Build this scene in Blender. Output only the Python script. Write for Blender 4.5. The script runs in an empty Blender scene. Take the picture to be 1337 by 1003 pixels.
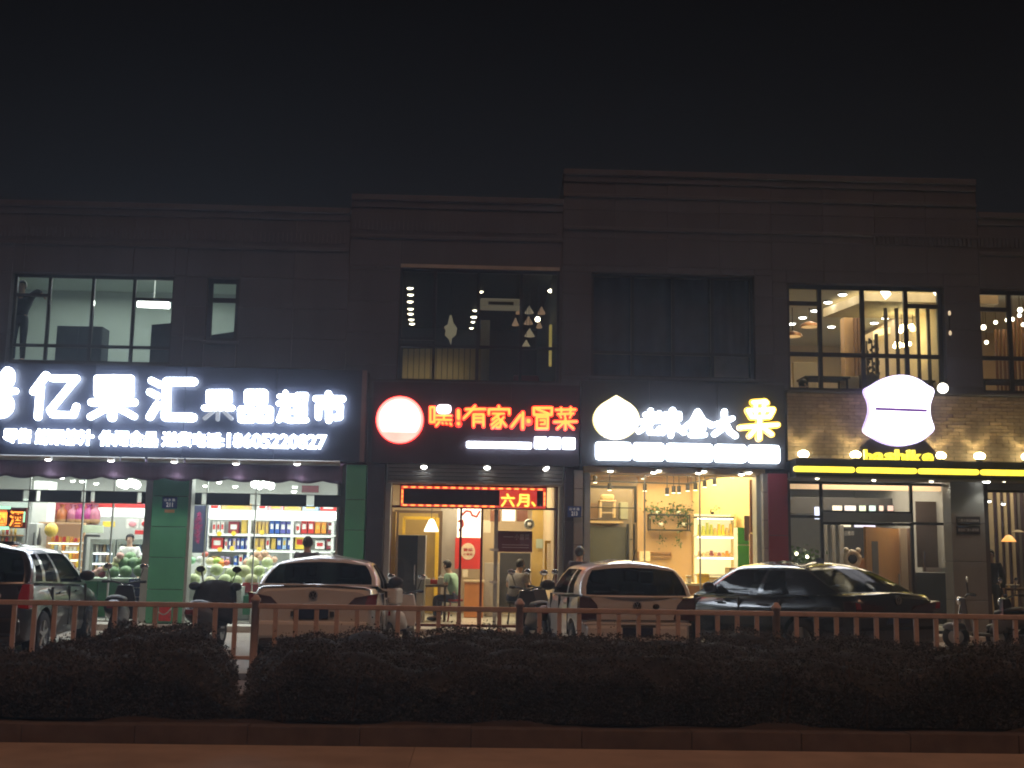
import bpy, bmesh, math, random
from mathutils import Vector, Matrix, Euler
random.seed(7)
S = bpy.context.scene
COL = S.collection
R_ = math.radians

# ------------------------------------------------------------------ camera
F_PX, PW, PH = 1500.0, 1337.0, 1003.0
CAMZ = 1.6
yaw, pitch, roll = R_(1.7), R_(8.3), 0.0165
fwd = Vector((math.sin(yaw) * math.cos(pitch), math.cos(yaw) * math.cos(pitch), math.sin(pitch)))
rt0 = Vector((math.cos(yaw), -math.sin(yaw), 0))
up0 = rt0.cross(fwd)
rt = rt0 * math.cos(roll) + up0 * math.sin(roll)
up = up0 * math.cos(roll) - rt0 * math.sin(roll)
cam_d = bpy.data.cameras.new('camera'); cam = bpy.data.objects.new('camera', cam_d); COL.objects.link(cam)
cam.matrix_world = Matrix(((rt.x, up.x, -fwd.x, 0), (rt.y, up.y, -fwd.y, 0), (rt.z, up.z, -fwd.z, CAMZ), (0, 0, 0, 1)))
cam_d.sensor_width = 36.0; cam_d.lens = 36.0 * F_PX / PW
cam_d.clip_start = 0.1; cam_d.clip_end = 600
S.camera = cam

# ------------------------------------------------------------------ night sky, street light, exposure
wd = bpy.data.worlds.new('World'); S.world = wd; wd.use_nodes = True
bg = wd.node_tree.nodes['Background']
nt_ = wd.node_tree                                       # town glow: a little brighter towards the horizon, the same all round
tc_ = nt_.nodes.new('ShaderNodeTexCoord'); sx_ = nt_.nodes.new('ShaderNodeSeparateXYZ'); mp_ = nt_.nodes.new('ShaderNodeMapRange')
nt_.links.new(tc_.outputs['Generated'], sx_.inputs[0]); nt_.links.new(sx_.outputs['Z'], mp_.inputs['Value'])
mp_.inputs['From Min'].default_value = 0.0; mp_.inputs['From Max'].default_value = 0.5
mp_.inputs['To Min'].default_value = 0.0095; mp_.inputs['To Max'].default_value = 0.0012; mp_.interpolation_type = 'SMOOTHSTEP'
nt_.links.new(mp_.outputs['Result'], bg.inputs['Strength'])
bg.inputs['Color'].default_value = (0.86, 0.83, 1.0, 1)
sun_d = bpy.data.lights.new('sun', 'SUN'); sun = bpy.data.objects.new('sun', sun_d); COL.objects.link(sun)
sun_d.energy = 0.68; sun_d.color = (1.0, 0.50, 0.29); sun_d.angle = R_(2.5)
sun.rotation_euler = (R_(31), 0, R_(13))     # the sodium street light falling from behind the viewer
S.view_settings.view_transform = 'Standard'; S.view_settings.look = 'None'
S.view_settings.exposure = 0.0; S.view_settings.gamma = 1.0; S.view_settings.use_curve_mapping = False
S.render.engine = 'CYCLES'
cy = S.cycles
cy.use_denoising = True
cy.max_bounces = 7; cy.diffuse_bounces = 3; cy.glossy_bounces = 3; cy.transparent_max_bounces = 16; cy.transmission_bounces = 4
cy.sample_clamp_indirect = 4.0; cy.caustics_reflective = False; cy.caustics_refractive = False
cy.use_light_tree = True
cy.filter_width = 1.9

# ------------------------------------------------------------------ survey of the street: sight lines cut with real planes
def ray(px, py):
    return fwd + rt * ((px - PW / 2) / F_PX) - up * ((py - PH / 2) / F_PX)
def W(px, py, Y):
    d = ray(px, py); t = Y / d.y
    return Vector((d.x * t, Y, CAMZ + d.z * t))
def H(px, py, z):
    d = ray(px, py); t = (z - CAMZ) / d.z
    return Vector((d.x * t, d.y * t, z))
def RC(px0, py0, px1, py1, Y):
    cy_, cx_ = (py0 + py1) / 2, (px0 + px1) / 2
    return W(px0, cy_, Y).x, W(px1, cy_, Y).x, W(cx_, py1, Y).z, W(cx_, py0, Y).z
def XP(px, Y, py=650): return W(px, py, Y).x
def ZP(py, Y, px=668): return W(px, py, Y).z

# ------------------------------------------------------------------ materials
MATS = {}
def mat(name, col, rough=.6, var=.14, scale=5., metal=0., bump=0., coat=0., rnd=0., spec=.5, stretch=None):
    if name in MATS: return MATS[name]
    m = bpy.data.materials.new(name); m.use_nodes = True
    nt = m.node_tree; b = nt.nodes['Principled BSDF']
    b.inputs['Roughness'].default_value = rough; b.inputs['Metallic'].default_value = metal
    b.inputs['Specular IOR Level'].default_value = spec
    if coat: b.inputs['Coat Weight'].default_value = coat; b.inputs['Coat Roughness'].default_value = .04
    tc = nt.nodes.new('ShaderNodeTexCoord'); nz = nt.nodes.new('ShaderNodeTexNoise')
    nz.inputs['Scale'].default_value = scale; nz.inputs['Detail'].default_value = 5
    src = tc.outputs['Object']
    if stretch:
        mp = nt.nodes.new('ShaderNodeMapping'); mp.inputs['Scale'].default_value = stretch
        nt.links.new(src, mp.inputs['Vector']); src = mp.outputs['Vector']
    nt.links.new(src, nz.inputs['Vector'])
    mr = nt.nodes.new('ShaderNodeMapRange'); mr.inputs['To Min'].default_value = 1 - var * 1.6; mr.inputs['To Max'].default_value = 1 + var * 1.6
    nt.links.new(nz.outputs['Fac'], mr.inputs['Value'])
    fac = mr.outputs['Result']
    if rnd:
        oi = nt.nodes.new('ShaderNodeObjectInfo'); m2 = nt.nodes.new('ShaderNodeMapRange')
        m2.inputs['To Min'].default_value = 1 - rnd; m2.inputs['To Max'].default_value = 1 + rnd
        nt.links.new(oi.outputs['Random'], m2.inputs['Value'])
        mu = nt.nodes.new('ShaderNodeMath'); mu.operation = 'MULTIPLY'
        nt.links.new(fac, mu.inputs[0]); nt.links.new(m2.outputs['Result'], mu.inputs[1]); fac = mu.outputs[0]
    vm = nt.nodes.new('ShaderNodeVectorMath'); vm.operation = 'SCALE'
    vm.inputs[0].default_value = col[:3]
    nt.links.new(fac, vm.inputs['Scale']); nt.links.new(vm.outputs['Vector'], b.inputs['Base Color'])
    if bump:
        bp = nt.nodes.new('ShaderNodeBump'); bp.inputs['Strength'].default_value = bump; bp.inputs['Distance'].default_value = .02
        nt.links.new(nz.outputs['Fac'], bp.inputs['Height']); nt.links.new(bp.outputs['Normal'], b.inputs['Normal'])
    MATS[name] = m; return m
def emi(name, col, strength, base=(.5, .5, .5), var=0., scale=6.):
    if name in MATS: return MATS[name]
    m = bpy.data.materials.new(name); m.use_nodes = True
    nt = m.node_tree; b = nt.nodes['Principled BSDF']
    b.inputs['Base Color'].default_value = (*base, 1); b.inputs['Roughness'].default_value = .4
    b.inputs['Emission Color'].default_value = (*col, 1); b.inputs['Emission Strength'].default_value = strength
    if var:
        tc = nt.nodes.new('ShaderNodeTexCoord'); nz = nt.nodes.new('ShaderNodeTexNoise'); nz.inputs['Scale'].default_value = scale
        mr = nt.nodes.new('ShaderNodeMapRange'); mr.inputs['To Min'].default_value = strength * (1 - var); mr.inputs['To Max'].default_value = strength * (1 + var)
        nt.links.new(tc.outputs['Object'], nz.inputs['Vector']); nt.links.new(nz.outputs['Fac'], mr.inputs['Value'])
        nt.links.new(mr.outputs['Result'], b.inputs['Emission Strength'])
    MATS[name] = m; return m
def glass(name, tint=(.93, .95, .94), refl=.08, rough=.02, k=.5):
    if name in MATS: return MATS[name]
    m = bpy.data.materials.new(name); m.use_nodes = True
    nt = m.node_tree; nt.nodes.clear()
    o = nt.nodes.new('ShaderNodeOutputMaterial'); mx = nt.nodes.new('ShaderNodeMixShader')
    tr = nt.nodes.new('ShaderNodeBsdfTransparent'); gl = nt.nodes.new('ShaderNodeBsdfGlossy'); lw = nt.nodes.new('ShaderNodeLayerWeight')
    nz = nt.nodes.new('ShaderNodeTexNoise'); nz.inputs['Scale'].default_value = 2.5
    tc = nt.nodes.new('ShaderNodeTexCoord'); nt.links.new(tc.outputs['Object'], nz.inputs['Vector'])
    mr = nt.nodes.new('ShaderNodeMapRange'); mr.inputs['To Min'].default_value = rough * .5; mr.inputs['To Max'].default_value = rough * 1.8
    nt.links.new(nz.outputs['Fac'], mr.inputs['Value']); nt.links.new(mr.outputs['Result'], gl.inputs['Roughness'])
    tr.inputs['Color'].default_value = (*tint, 1)
    lw.inputs['Blend'].default_value = .5
    pw = nt.nodes.new('ShaderNodeMath'); pw.operation = 'POWER'; pw.inputs[1].default_value = 4.5; nt.links.new(lw.outputs['Facing'], pw.inputs[0])
    ad = nt.nodes.new('ShaderNodeMath'); ad.operation = 'MULTIPLY_ADD'; ad.inputs[1].default_value = k; ad.inputs[2].default_value = refl * .5
    nt.links.new(pw.outputs[0], ad.inputs[0]); nt.links.new(ad.outputs[0], mx.inputs['Fac'])
    nt.links.new(tr.outputs[0], mx.inputs[1]); nt.links.new(gl.outputs[0], mx.inputs[2]); nt.links.new(mx.outputs[0], o.inputs['Surface'])
    MATS[name] = m; return m

# ------------------------------------------------------------------ mesh builder
class MB:
    def __init__(s): s.v = []; s.f = []; s.sm = []
    def add(s, vs, fs, smooth=False):
        o = len(s.v); s.v += [tuple(v) for v in vs]; s.f += [tuple(i + o for i in f) for f in fs]; s.sm += [smooth] * len(fs); return s
    def box(s, x0, x1, y0, y1, z0, z1, top=(1, 1)):
        if x0 > x1: x0, x1 = x1, x0
        if y0 > y1: y0, y1 = y1, y0
        if z0 > z1: z0, z1 = z1, z0
        cx, cy_ = (x0 + x1) / 2, (y0 + y1) / 2
        tx, ty = top
        vs = [(x0, y0, z0), (x1, y0, z0), (x1, y1, z0), (x0, y1, z0)]
        vs += [(cx + (x - cx) * tx, cy_ + (y - cy_) * ty, z1) for x, y, _ in vs[:4]]
        return s.add(vs, [(3, 2, 1, 0), (4, 5, 6, 7), (0, 1, 5, 4), (1, 2, 6, 5), (2, 3, 7, 6), (3, 0, 4, 7)])
    def bar(s, p, q, w, h=None, upv=(0, 0, 1)):
        p, q = Vector(p), Vector(q); h = h or w
        d = (q - p).normalized(); u = Vector(upv)
        if abs(d.dot(u)) > .98: u = Vector((0, 1, 0))
        a = d.cross(u).normalized() * w / 2; b = a.cross(d).normalized() * h / 2
        vs = [p - a - b, p + a - b, p + a + b, p - a + b, q - a - b, q + a - b, q + a + b, q - a + b]
        return s.add(vs, [(0, 3, 2, 1)[::-1], (4, 5, 6, 7)[::-1], (0, 1, 5, 4)[::-1], (1, 2, 6, 5)[::-1], (2, 3, 7, 6)[::-1], (3, 0, 4, 7)[::-1]])
    def cyl(s, p, q, r0, r1=None, n=12, smooth=True, caps=True):
        p, q = Vector(p), Vector(q); r1 = r0 if r1 is None else r1
        d = (q - p).normalized(); u = Vector((0, 0, 1)) if abs(d.z) < .95 else Vector((1, 0, 0))
        a = d.cross(u).normalized(); b = d.cross(a)
        vs = []
        for c, r in ((p, r0), (q, r1)):
            for i in range(n):
                t = 2 * math.pi * i / n; vs.append(c + a * math.cos(t) * r + b * math.sin(t) * r)
        s.add(vs, [(i, (i + 1) % n, n + (i + 1) % n, n + i) for i in range(n)], smooth)
        if caps: s.add(vs[:n], [tuple(range(n))[::-1]]); s.add(vs[n:], [tuple(range(n))])
        return s
    def tube(s, pts, r, n=8):
        for i in range(len(pts) - 1): s.cyl(pts[i], pts[i + 1], r, r, n)
        return s
    def ball(s, c, r, n=12, m=8, sc=(1, 1, 1)):
        vs = [(c[0], c[1], c[2] - r * sc[2])]
        for j in range(1, m):
            ph = -math.pi / 2 + math.pi * j / m
            for i in range(n):
                t = 2 * math.pi * i / n
                vs.append((c[0] + r * sc[0] * math.cos(ph) * math.cos(t), c[1] + r * sc[1] * math.cos(ph) * math.sin(t), c[2] + r * sc[2] * math.sin(ph)))
        vs.append((c[0], c[1], c[2] + r * sc[2]))
        fs = [(0, 1 + (i + 1) % n, 1 + i) for i in range(n)]
        for j in range(m - 2):
            a = 1 + j * n
            fs += [(a + i, a + (i + 1) % n, a + n + (i + 1) % n, a + n + i) for i in range(n)]
        a = 1 + (m - 2) * n; t = len(vs) - 1
        fs += [(a + i, a + (i + 1) % n, t) for i in range(n)]
        return s.add(vs, fs, True)
    def lathe(s, c, prof, n=16, axis='z', smooth=True):
        vs = []
        for r, h in prof:
            for i in range(n):
                t = 2 * math.pi * i / n
                a, b = r * math.cos(t), r * math.sin(t)
                vs.append((c[0] + a, c[1] + b, c[2] + h) if axis == 'z' else (c[0] + h, c[1] + a, c[2] + b) if axis == 'x' else (c[0] + a, c[1] + h, c[2] + b))
        fs = []
        for j in range(len(prof) - 1):
            for i in range(n):
                q = (j * n + i, j * n + (i + 1) % n, (j + 1) * n + (i + 1) % n, (j + 1) * n + i)
                fs.append(q if axis != 'y' else q[::-1])
        return s.add(vs, fs, smooth)
    def prism(s, poly, y0, y1, bevel=0.):
        """polygon in x,z pushed from y0 (front) to y1 (back)"""
        n = len(poly)
        ar = sum(poly[i][0] * poly[(i + 1) % n][1] - poly[(i + 1) % n][0] * poly[i][1] for i in range(n))
        if ar < 0: poly = poly[::-1]
        vs = [(x, y0, z) for x, z in poly] + [(x, y1, z) for x, z in poly]
        fs = [tuple(range(n)), tuple(range(n, 2 * n))[::-1]] + [(i, n + i, n + (i + 1) % n, (i + 1) % n) for i in range(n)]
        return s.add(vs, fs)
    def capsule(s, a, b, w, y0, y1, n=5):
        """thick round-ended stroke in the x,z plane"""
        ax, az = a; bx, bz = b
        t = math.atan2(bz - az, bx - ax); r = w / 2
        poly = [(bx + r * math.cos(t - math.pi / 2 + math.pi * i / n), bz + r * math.sin(t - math.pi / 2 + math.pi * i / n)) for i in range(n + 1)]
        poly += [(ax + r * math.cos(t + math.pi / 2 + math.pi * i / n), az + r * math.sin(t + math.pi / 2 + math.pi * i / n)) for i in range(n + 1)]
        return s.prism(poly, y0, y1)
    def build(s, name, m, parent=None, bevel=0., smooth=None, at=None, kind=None):
        me = bpy.data.meshes.new(name); me.from_pydata(s.v, [], s.f); me.update()
        me.polygons.foreach_set('use_smooth', [bool(x) if smooth is None else smooth for x in s.sm])
        o = bpy.data.objects.new(name, me); COL.objects.link(o)
        for mm in (m if isinstance(m, (list, tuple)) else [m]): me.materials.append(mm)
        if bevel:
            b = o.modifiers.new('edge', 'BEVEL'); b.width = bevel; b.segments = 2; b.limit_method = 'ANGLE'; b.angle_limit = R_(40)
        if parent: put(o, parent)
        if kind: o['kind'] = kind
        return o
def world_of(o):
    m = o.matrix_basis.copy()
    return (world_of(o.parent) @ o.matrix_parent_inverse @ m) if o.parent else m
def put(o, parent):
    o.parent = parent; o.matrix_parent_inverse = world_of(parent).inverted()
def thing(name, label, cat, loc=(0, 0, 0), rz=0., group=None):
    o = bpy.data.objects.new(name, None); COL.objects.link(o); o.empty_display_size = .2
    o.location = loc; o.rotation_euler = (0, 0, rz); return tag(o, label, cat, group)
def tag(o, label, cat, group=None):
    o['label'] = label; o['category'] = cat
    if group: o['group'] = group
    return o
def struct(o): o['kind'] = 'structure'; return o
def kids(o): return [c for c in bpy.data.objects if c.parent is o]
def dup(o, parent=None):
    c = o.copy(); COL.objects.link(c)
    if parent: c.parent = parent
    for k in list(o.children): dup(k, c)
    return c
def copy_part(o, loc):
    c = o.copy(); COL.objects.link(c); c.location = loc; return c
def lamp(kind, name, loc, power, col, parent=None, size=.3, rot=(0, 0, 0), spot=None, size_y=None):
    d = bpy.data.lights.new(name, kind); d.energy = power; d.color = col
    if kind == 'AREA':
        d.size = size
        if size_y: d.shape = 'RECTANGLE'; d.size_y = size_y
    else: d.shadow_soft_size = size
    if spot: d.spot_size = spot; d.spot_blend = .6
    o = bpy.data.objects.new(name, d); COL.objects.link(o); o.location = loc; o.rotation_euler = rot
    if parent: put(o, parent)
    return o
ORD = ['first', 'second', 'third', 'fourth', 'fifth', 'sixth', 'seventh', 'eighth', 'ninth', 'tenth', 'eleventh', 'twelfth', 'thirteenth', 'fourteenth', 'fifteenth', 'sixteenth', 'seventeenth', 'eighteenth']
def text_mb(txt, x0, x1, z0, z1, y0, y1, off=0.):
    """letters filling the box x0..x1, z0..z1, thickness y0..y1"""
    cu = bpy.data.curves.new('lettering', 'FONT'); cu.body = txt; cu.size = 1; cu.extrude = .5; cu.resolution_u = 2; cu.offset = off
    to = bpy.data.objects.new('lettering', cu); COL.objects.link(to)
    dg = bpy.context.evaluated_depsgraph_get(); dg.update()
    me = bpy.data.meshes.new_from_object(to.evaluated_get(dg))
    mb = MB()
    if len(me.vertices):
        xs = [v.co.x for v in me.vertices]; zs = [v.co.y for v in me.vertices]
        ax, bx, az, bz = min(xs), max(xs), min(zs), max(zs)
        sx = (x1 - x0) / max(bx - ax, 1e-6); sz = (z1 - z0) / max(bz - az, 1e-6)
        vs = [(x0 + (v.co.x - ax) * sx, (y0 + y1) / 2 - v.co.z * (y1 - y0), z0 + (v.co.y - az) * sz) for v in me.vertices]
        mb.add(vs, [tuple(p.vertices) for p in me.polygons])
    bpy.data.objects.remove(to); bpy.data.curves.remove(cu); bpy.data.meshes.remove(me)
    return mb

# ------------------------------------------------------------------ shared materials
m_stone = mat('facade_stone', (.056, .057, .074), .62, .2, 2.2, bump=.12, rnd=.10, stretch=(1, 1, .22))
m_wallcore = mat('facade_backing', (.06, .05, .05), .8, .1)
m_frame = mat('dark_window_frame', (.03, .03, .034), .4, .1, metal=.3)
m_alu = mat('brushed_aluminium', (.50, .52, .50), .4, .08, 12, metal=.55)
m_black = mat('black_plastic', (.016, .016, .018), .45, .2)
m_rubber = mat('tyre_rubber', (.018, .018, .018), .85, .2)
m_glass = glass('clear_glass')
m_dglass = glass('upper_window_glass', (.80, .84, .84), .08)
m_white = mat('white_laminate', (.74, .76, .73), .5, .05)
m_whitewall = mat('white_plaster', (.72, .74, .70), .8, .05)
m_chrome = mat('polished_steel', (.75, .75, .74), .18, .05, metal=1.)
m_red = mat('red_paint', (.42, .03, .03), .45, .1)
m_down = emi('downlight_glow', (1, .97, .9), 14)
m_downw = emi('warm_downlight_glow', (1, .86, .6), 9)
m_signwhite = emi('lit_white_acrylic', (.80, .89, 1.0), 13.0)
# ------------------------------------------------------------------ ground, road, kerb, paving
m_road = mat('worn_concrete_road', (.42, .35, .30), .85, .22, 1.6, bump=.35)
m_slab = mat('gutter_concrete', (.42, .34, .29), .85, .25, 2.2, bump=.35, rnd=.06)
m_kerb = mat('kerb_stone_grey', (.115, .095, .09), .85, .35, 5, bump=.4, rnd=.06)
m_soil = mat('planting_soil', (.05, .036, .03), .95, .35, 4, bump=.8)
m_pave = mat('forecourt_paving', (.34, .32, .29), .7, .2, 2, bump=.2)
m_step = mat('pale_granite_step', (.5, .5, .47), .5, .12, 8)
struct(MB().box(-150, 150, -60, 200, -.30, -.19).build('ground', mat('far_ground', (.08, .07, .065), .9, .2)))
road = struct(MB().box(-60, 60, -8, 9.5, -.185, -.15).build('road', m_road))
for i, x in enumerate([-18.5, -12.5, -6.5, -.5, 5.5, 11.5]):
    MB().box(x + .0015, x + 5.9985, 9.508, 10.69, -.185, -.148).build('gutter_slab', m_slab, road, bevel=.002)
kerb = struct(MB().box(-30, 30, 10.74, 10.86, -.19, -.02).build('kerb', m_kerb))
for i in range(18):
    x = -9 + i
    MB().box(x + .002, x + .998, 10.695 + random.uniform(0, .006), 10.87, -.19, .015 + random.uniform(-.004, .004)).build('kerb_stone', m_kerb, kerb, bevel=.006)
soil = MB()
n = 60
for i in range(n + 1):
    for j in range(14):
        x = -15 + 30 * i / n; y = 10.88 + (15.2 - 10.88) * j / 13
        soil.v.append((x, y, .0 + (.05 * math.sin(x * 2.3 + j) + .04 * math.sin(x * 5.1 - j * 1.7)) * (0 < j < 13) + .04 * math.sin(math.pi * j / 13)))
for i in range(n):
    for j in range(13):
        a = i * 14 + j; soil.f.append((a, a + 14, a + 15, a + 1)); soil.sm.append(True)
struct(soil.build('planting_strip', m_soil))
struct(MB().box(-40, 40, 15.2, 30, -.19, 0).build('pavement', m_pave))
struct(MB().box(-20, 20, 22.35, 23.02, -.1, .12).build('pavement_step', m_step, bevel=.01))
# pale broken slab of concrete lying in the gap of the hedge
a = W(302, 915, 12.4); b = W(352, 905, 12.4)
o = MB().add([(a.x, 12.2, .0), (b.x + .1, 12.0, .0), (b.x + .15, 13.0, .0), (a.x - .1, 13.2, .0), (a.x, 12.2, .12), (b.x + .1, 12.0, .10), (b.x + .15, 13.0, .13), (a.x - .1, 13.2, .14)],
             [(4, 5, 6, 7), (0, 1, 5, 4), (1, 2, 6, 5), (2, 3, 7, 6), (3, 0, 4, 7)]).build('concrete_slab', mat('broken_concrete', (.22, .20, .19), .85, .2, 5, bump=.4), bevel=.01)
tag(o, 'pale broken concrete slab lying in the gap between the two hedges', 'slab')

# ------------------------------------------------------------------ shop buildings
YF = 23.0
def rect_cells(x0, x1, z0, z1, holes):
    xs = sorted({x0, x1, *[h[i] for h in holes for i in (0, 1) if x0 < h[i] < x1]})
    zs = sorted({z0, z1, *[h[i] for h in holes for i in (2, 3) if z0 < h[i] < z1]})
    for i in range(len(xs) - 1):
        for j in range(len(zs) - 1):
            cx, cz = (xs[i] + xs[i + 1]) / 2, (zs[j] + zs[j + 1]) / 2
            if not any(h[0] < cx < h[1] and h[2] < cz < h[3] for h in holes): yield xs[i], xs[i + 1], zs[j], zs[j + 1]
def cladding(parent, x0, x1, z0, z1, holes, pw, ph, zoff=0., m=None):
    nx = max(1, round((x1 - x0) / pw)); nz = max(1, round((z1 - z0) / ph))
    for j in range(nz):
        for i in range(nx):
            a, b = x0 + (x1 - x0) * i / nx, x0 + (x1 - x0) * (i + 1) / nx
            c, d = z0 + (z1 - z0) * j / nz, z0 + (z1 - z0) * (j + 1) / nz
            hs = [h for h in holes if h[0] < b and h[1] > a and h[2] < d and h[3] > c]
            for p in rect_cells(a, b, c, d, hs):
                if p[1] - p[0] > .04 and p[3] - p[2] > .04:
                    g = .0045
                    MB().box(p[0] + g, p[1] - g, YF - .035 - random.uniform(0, .004), YF - .001, p[2] + g, p[3] - g).build('stone_panel', m or m_stone, parent)
def wall(parent, x0, x1, z0, z1, holes, y0=None, y1=None, m=None, name='wall'):
    y0 = YF if y0 is None else y0; y1 = YF + .25 if y1 is None else y1
    mb = MB()
    for p in rect_cells(x0, x1, z0, z1, holes): mb.box(p[0], p[1], y0, y1, p[2], p[3])
    return mb.build(name, m or m_wallcore, parent)
def room(parent, x0, x1, y0, y1, z0, z1, mw, mf, mc):
    t = .04
    MB().box(x0 - t, x1 + t, y1, y1 + t, z0 - t, z1 + t).build('room_wall', mw, parent)
    MB().box(x0 - t, x0, y0, y1, z0 - t, z1 + t).build('room_wall', mw, parent)
    MB().box(x1, x1 + t, y0, y1, z0 - t, z1 + t).build('room_wall', mw, parent)
    MB().box(x0, x1, y0, y1, z0 - t, z0).build('room_floor', mf, parent)
    MB().box(x0, x1, y0, y1, z1, z1 + t).build('room_ceiling', mc, parent)
def glazing(parent, name, x0, x1, z0, z1, Y, cols, w=.06, m=None, g=None, d=.07):
    """cols: list of (right edge, [transom heights]) from x0"""
    mb = MB(); panes = []; m = m or m_frame; g = g or m_glass
    mb.box(x0, x0 + w, Y, Y + d, z0, z1); mb.box(x1 - w, x1, Y, Y + d, z0, z1)
    mb.box(x0 + w, x1 - w, Y + .002, Y + d - .002, z0, z0 + w); mb.box(x0 + w, x1 - w, Y + .002, Y + d - .002, z1 - w, z1)
    a = x0
    for k, (b, ts) in enumerate(cols):
        if k < len(cols) - 1: mb.box(b - w / 2, b + w / 2, Y + .001, Y + d - .001, z0 + w, z1 - w)
        lo = z0
        for t in list(ts) + [z1]:
            if t < z1: mb.box(a + w / 2, b - w / 2, Y + .004, Y + d - .004, t - w / 2, t + w / 2)
            panes.append((a + w * .4, b - w * .4, lo + w * .4, t - w * .4)); lo = t
        a = b
    fr = mb.build(name, m, parent)
    for p in panes:
        MB().add([(p[0], Y + d / 2, p[2]), (p[1], Y + d / 2, p[2]), (p[1], Y + d / 2, p[3]), (p[0], Y + d / 2, p[3])], [(0, 1, 2, 3)]).build('pane', g, fr)
    return fr
def dentils(parent, x0, x1, z0, z1):
    mb = MB(); x = x0 + .05
    while x < x1 - .1:
        mb.box(x, x + .045, YF - .07, YF - .04, z0, z1); x += .09
    mb.build('dentil_band', m_stone, parent, kind='stuff')
def cornice(parent, x0, x1, z):
    MB().box(x0, x1, YF - .11, YF + .3, z - .12, z).box(x0, x1, YF - .07, YF - .0005, z - .26, z - .122).build('cornice', m_stone, parent, bevel=.012)
def moulding(parent, x0, x1, z):
    MB().box(x0, x1, YF - .07, YF - .0365, z - .035, z + .035).build('moulding', m_stone, parent, bevel=.01)

X1, X2, X3, X4 = XP(455, YF, 380), XP(735, YF, 300), XP(1275, YF, 300), XP(1500, YF, 300)
X0 = XP(-260, YF, 400); XM = XP(1022, YF, 560)
top1, top2, top3, top4 = ZP(268, YF, 240), ZP(258, YF, 590), ZP(229, YF, 1000), ZP(280, YF, 1330)
w1 = RC(12, 358, 225, 474, YF); w1b = RC(269, 363, 311, 446, YF)
w2 = RC(520, 351, 731, 499, YF); w3 = RC(772, 358, 985, 494, YF); w4 = RC(1028, 372, 1234, 512, YF); w5 = RC(1280, 379, 1420, 515, YF)
wn = RC(-190, 355, -60, 474, YF)
g1a = (XP(-150, YF), XP(193, YF), .12, 3.30); g1b = (XP(244, YF), XP(449, YF), .12, 3.30)
g2 = (XP(503, YF), XP(735, YF), .12, 3.36); g3 = (XP(762, YF), XP(996, YF), .12, 3.32)
g4 = (XP(1030, YF), XP(1240, YF), .12, 3.28); g5 = (XP(1286, YF), XP(1450, YF), .12, 3.28)
def building(name, label, x0, x1, top, holes, band=True):
    b = thing(name, label, 'building', (x0, YF, 0))
    wall(b, x0, x1, 0, top - .15, holes)
    cladding(b, x0, x1, 3.32, top - .27, [h for h in holes if h[3] > 3.4], 1.05, .62)
    cornice(b, x0, x1, top)
    if band:
        dentils(b, x0, x1, top - .74, top - .54); moulding(b, x0, x1, top - .88)
    MB().box(x0, x1, YF + .25, YF + 10, top - .35, top - .2).build('roof', m_wallcore, b)
    MB().box(x0, x0 + .03, YF + .25, YF + 10, 0, top - .36).box(x1 - .03, x1, YF + .25, YF + 10, 0, top - .36).box(x0 + .03, x1 - .03, YF + 9.9, YF + 10, 0, top - .36).build('side_wall', m_wallcore, b)
    return b
b1 = building('shop_building', 'dark stone two storey shop building over the fruit supermarket', X0, X1 - .005, top1, [w1, w1b, wn, g1a, g1b])
b2 = building('shop_building', 'lower dark stone building bay over the red lettered restaurant', X1, X2 - .005, top2, [w2, g2])
b3 = building('shop_building', 'tallest dark stone building bay with raised parapet over two shops', X2, X3 - .005, top3, [w3, w4, g3, g4], band=False)
b4 = building('shop_building', 'dark stone end bay beyond the grey signed pillar', X3, X4, top4, [w5, g5])
moulding(b3, X2, X3, top3 - .55); moulding(b3, X2, X3, top3 - 1.25)
dentils(b3, XP(1135, YF, 300), X3 - .02, top4 - .74, top4 - .54)

# upper windows ------------------------------------------------------
YW = 23.12
def wx(px, py): return XP(px, YW, py)
def wz(py, px): return ZP(py, YW, px)
z = w1[2] + .36
glazing(b1, 'window', *w1, YW, [(wx(62, 415), [z, wz(385, 40)]), (wx(119, 415), [z]), (wx(173, 415), [z]), (w1[1], [z, wz(391, 200)])], g=m_dglass)
glazing(b1, 'window', *w1b, YW, [(w1b[1], [wz(392, 290)])], w=.09, g=m_dglass)
glazing(b1, 'window', *wn, YW, [((wn[0] + wn[1]) / 2, [z]), (wn[1], [z])], g=m_dglass)
z = wz(453, 625)
glazing(b2, 'window', *w2, YW, [(wx(567, 425), [z]), (wx(624, 425), [z]), (wx(680, 425), [z]), (w2[1], [z])], g=m_dglass)
z = wz(462, 880)
glazing(b3, 'window', *w3, YW, [(wx(826, 425), [z]), (wx(879, 425), [z]), (wx(930, 425), [z]), (w3[1], [z])], g=m_dglass)
z = wz(464, 1130)
glazing(b3, 'window', *w4, YW, [(wx(1071, 440), [z, wz(396, 1050)]), (wx(1127, 440), [z]), (wx(1184, 440), [z]), (w4[1], [z, wz(400, 1205)])], w=.085, g=m_dglass)
z = wz(468, 1320)
glazing(b4, 'window', *w5, YW, [(wx(1320, 450), [z, wz(404, 1300)]), (wx(1368, 450), [z]), (w5[1], [z])], w=.085, g=m_dglass)
for (b, w) in ((b1, w1), (b1, w1b), (b2, w2), (b3, w3), (b3, w4), (b4, w5)):
    MB().box(w[0] - .05, w[1] + .05, YF - .09, YF - .037, w[2] - .07, w[2] - .002).build('window_sill', m_stone, b, bevel=.008)
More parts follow.
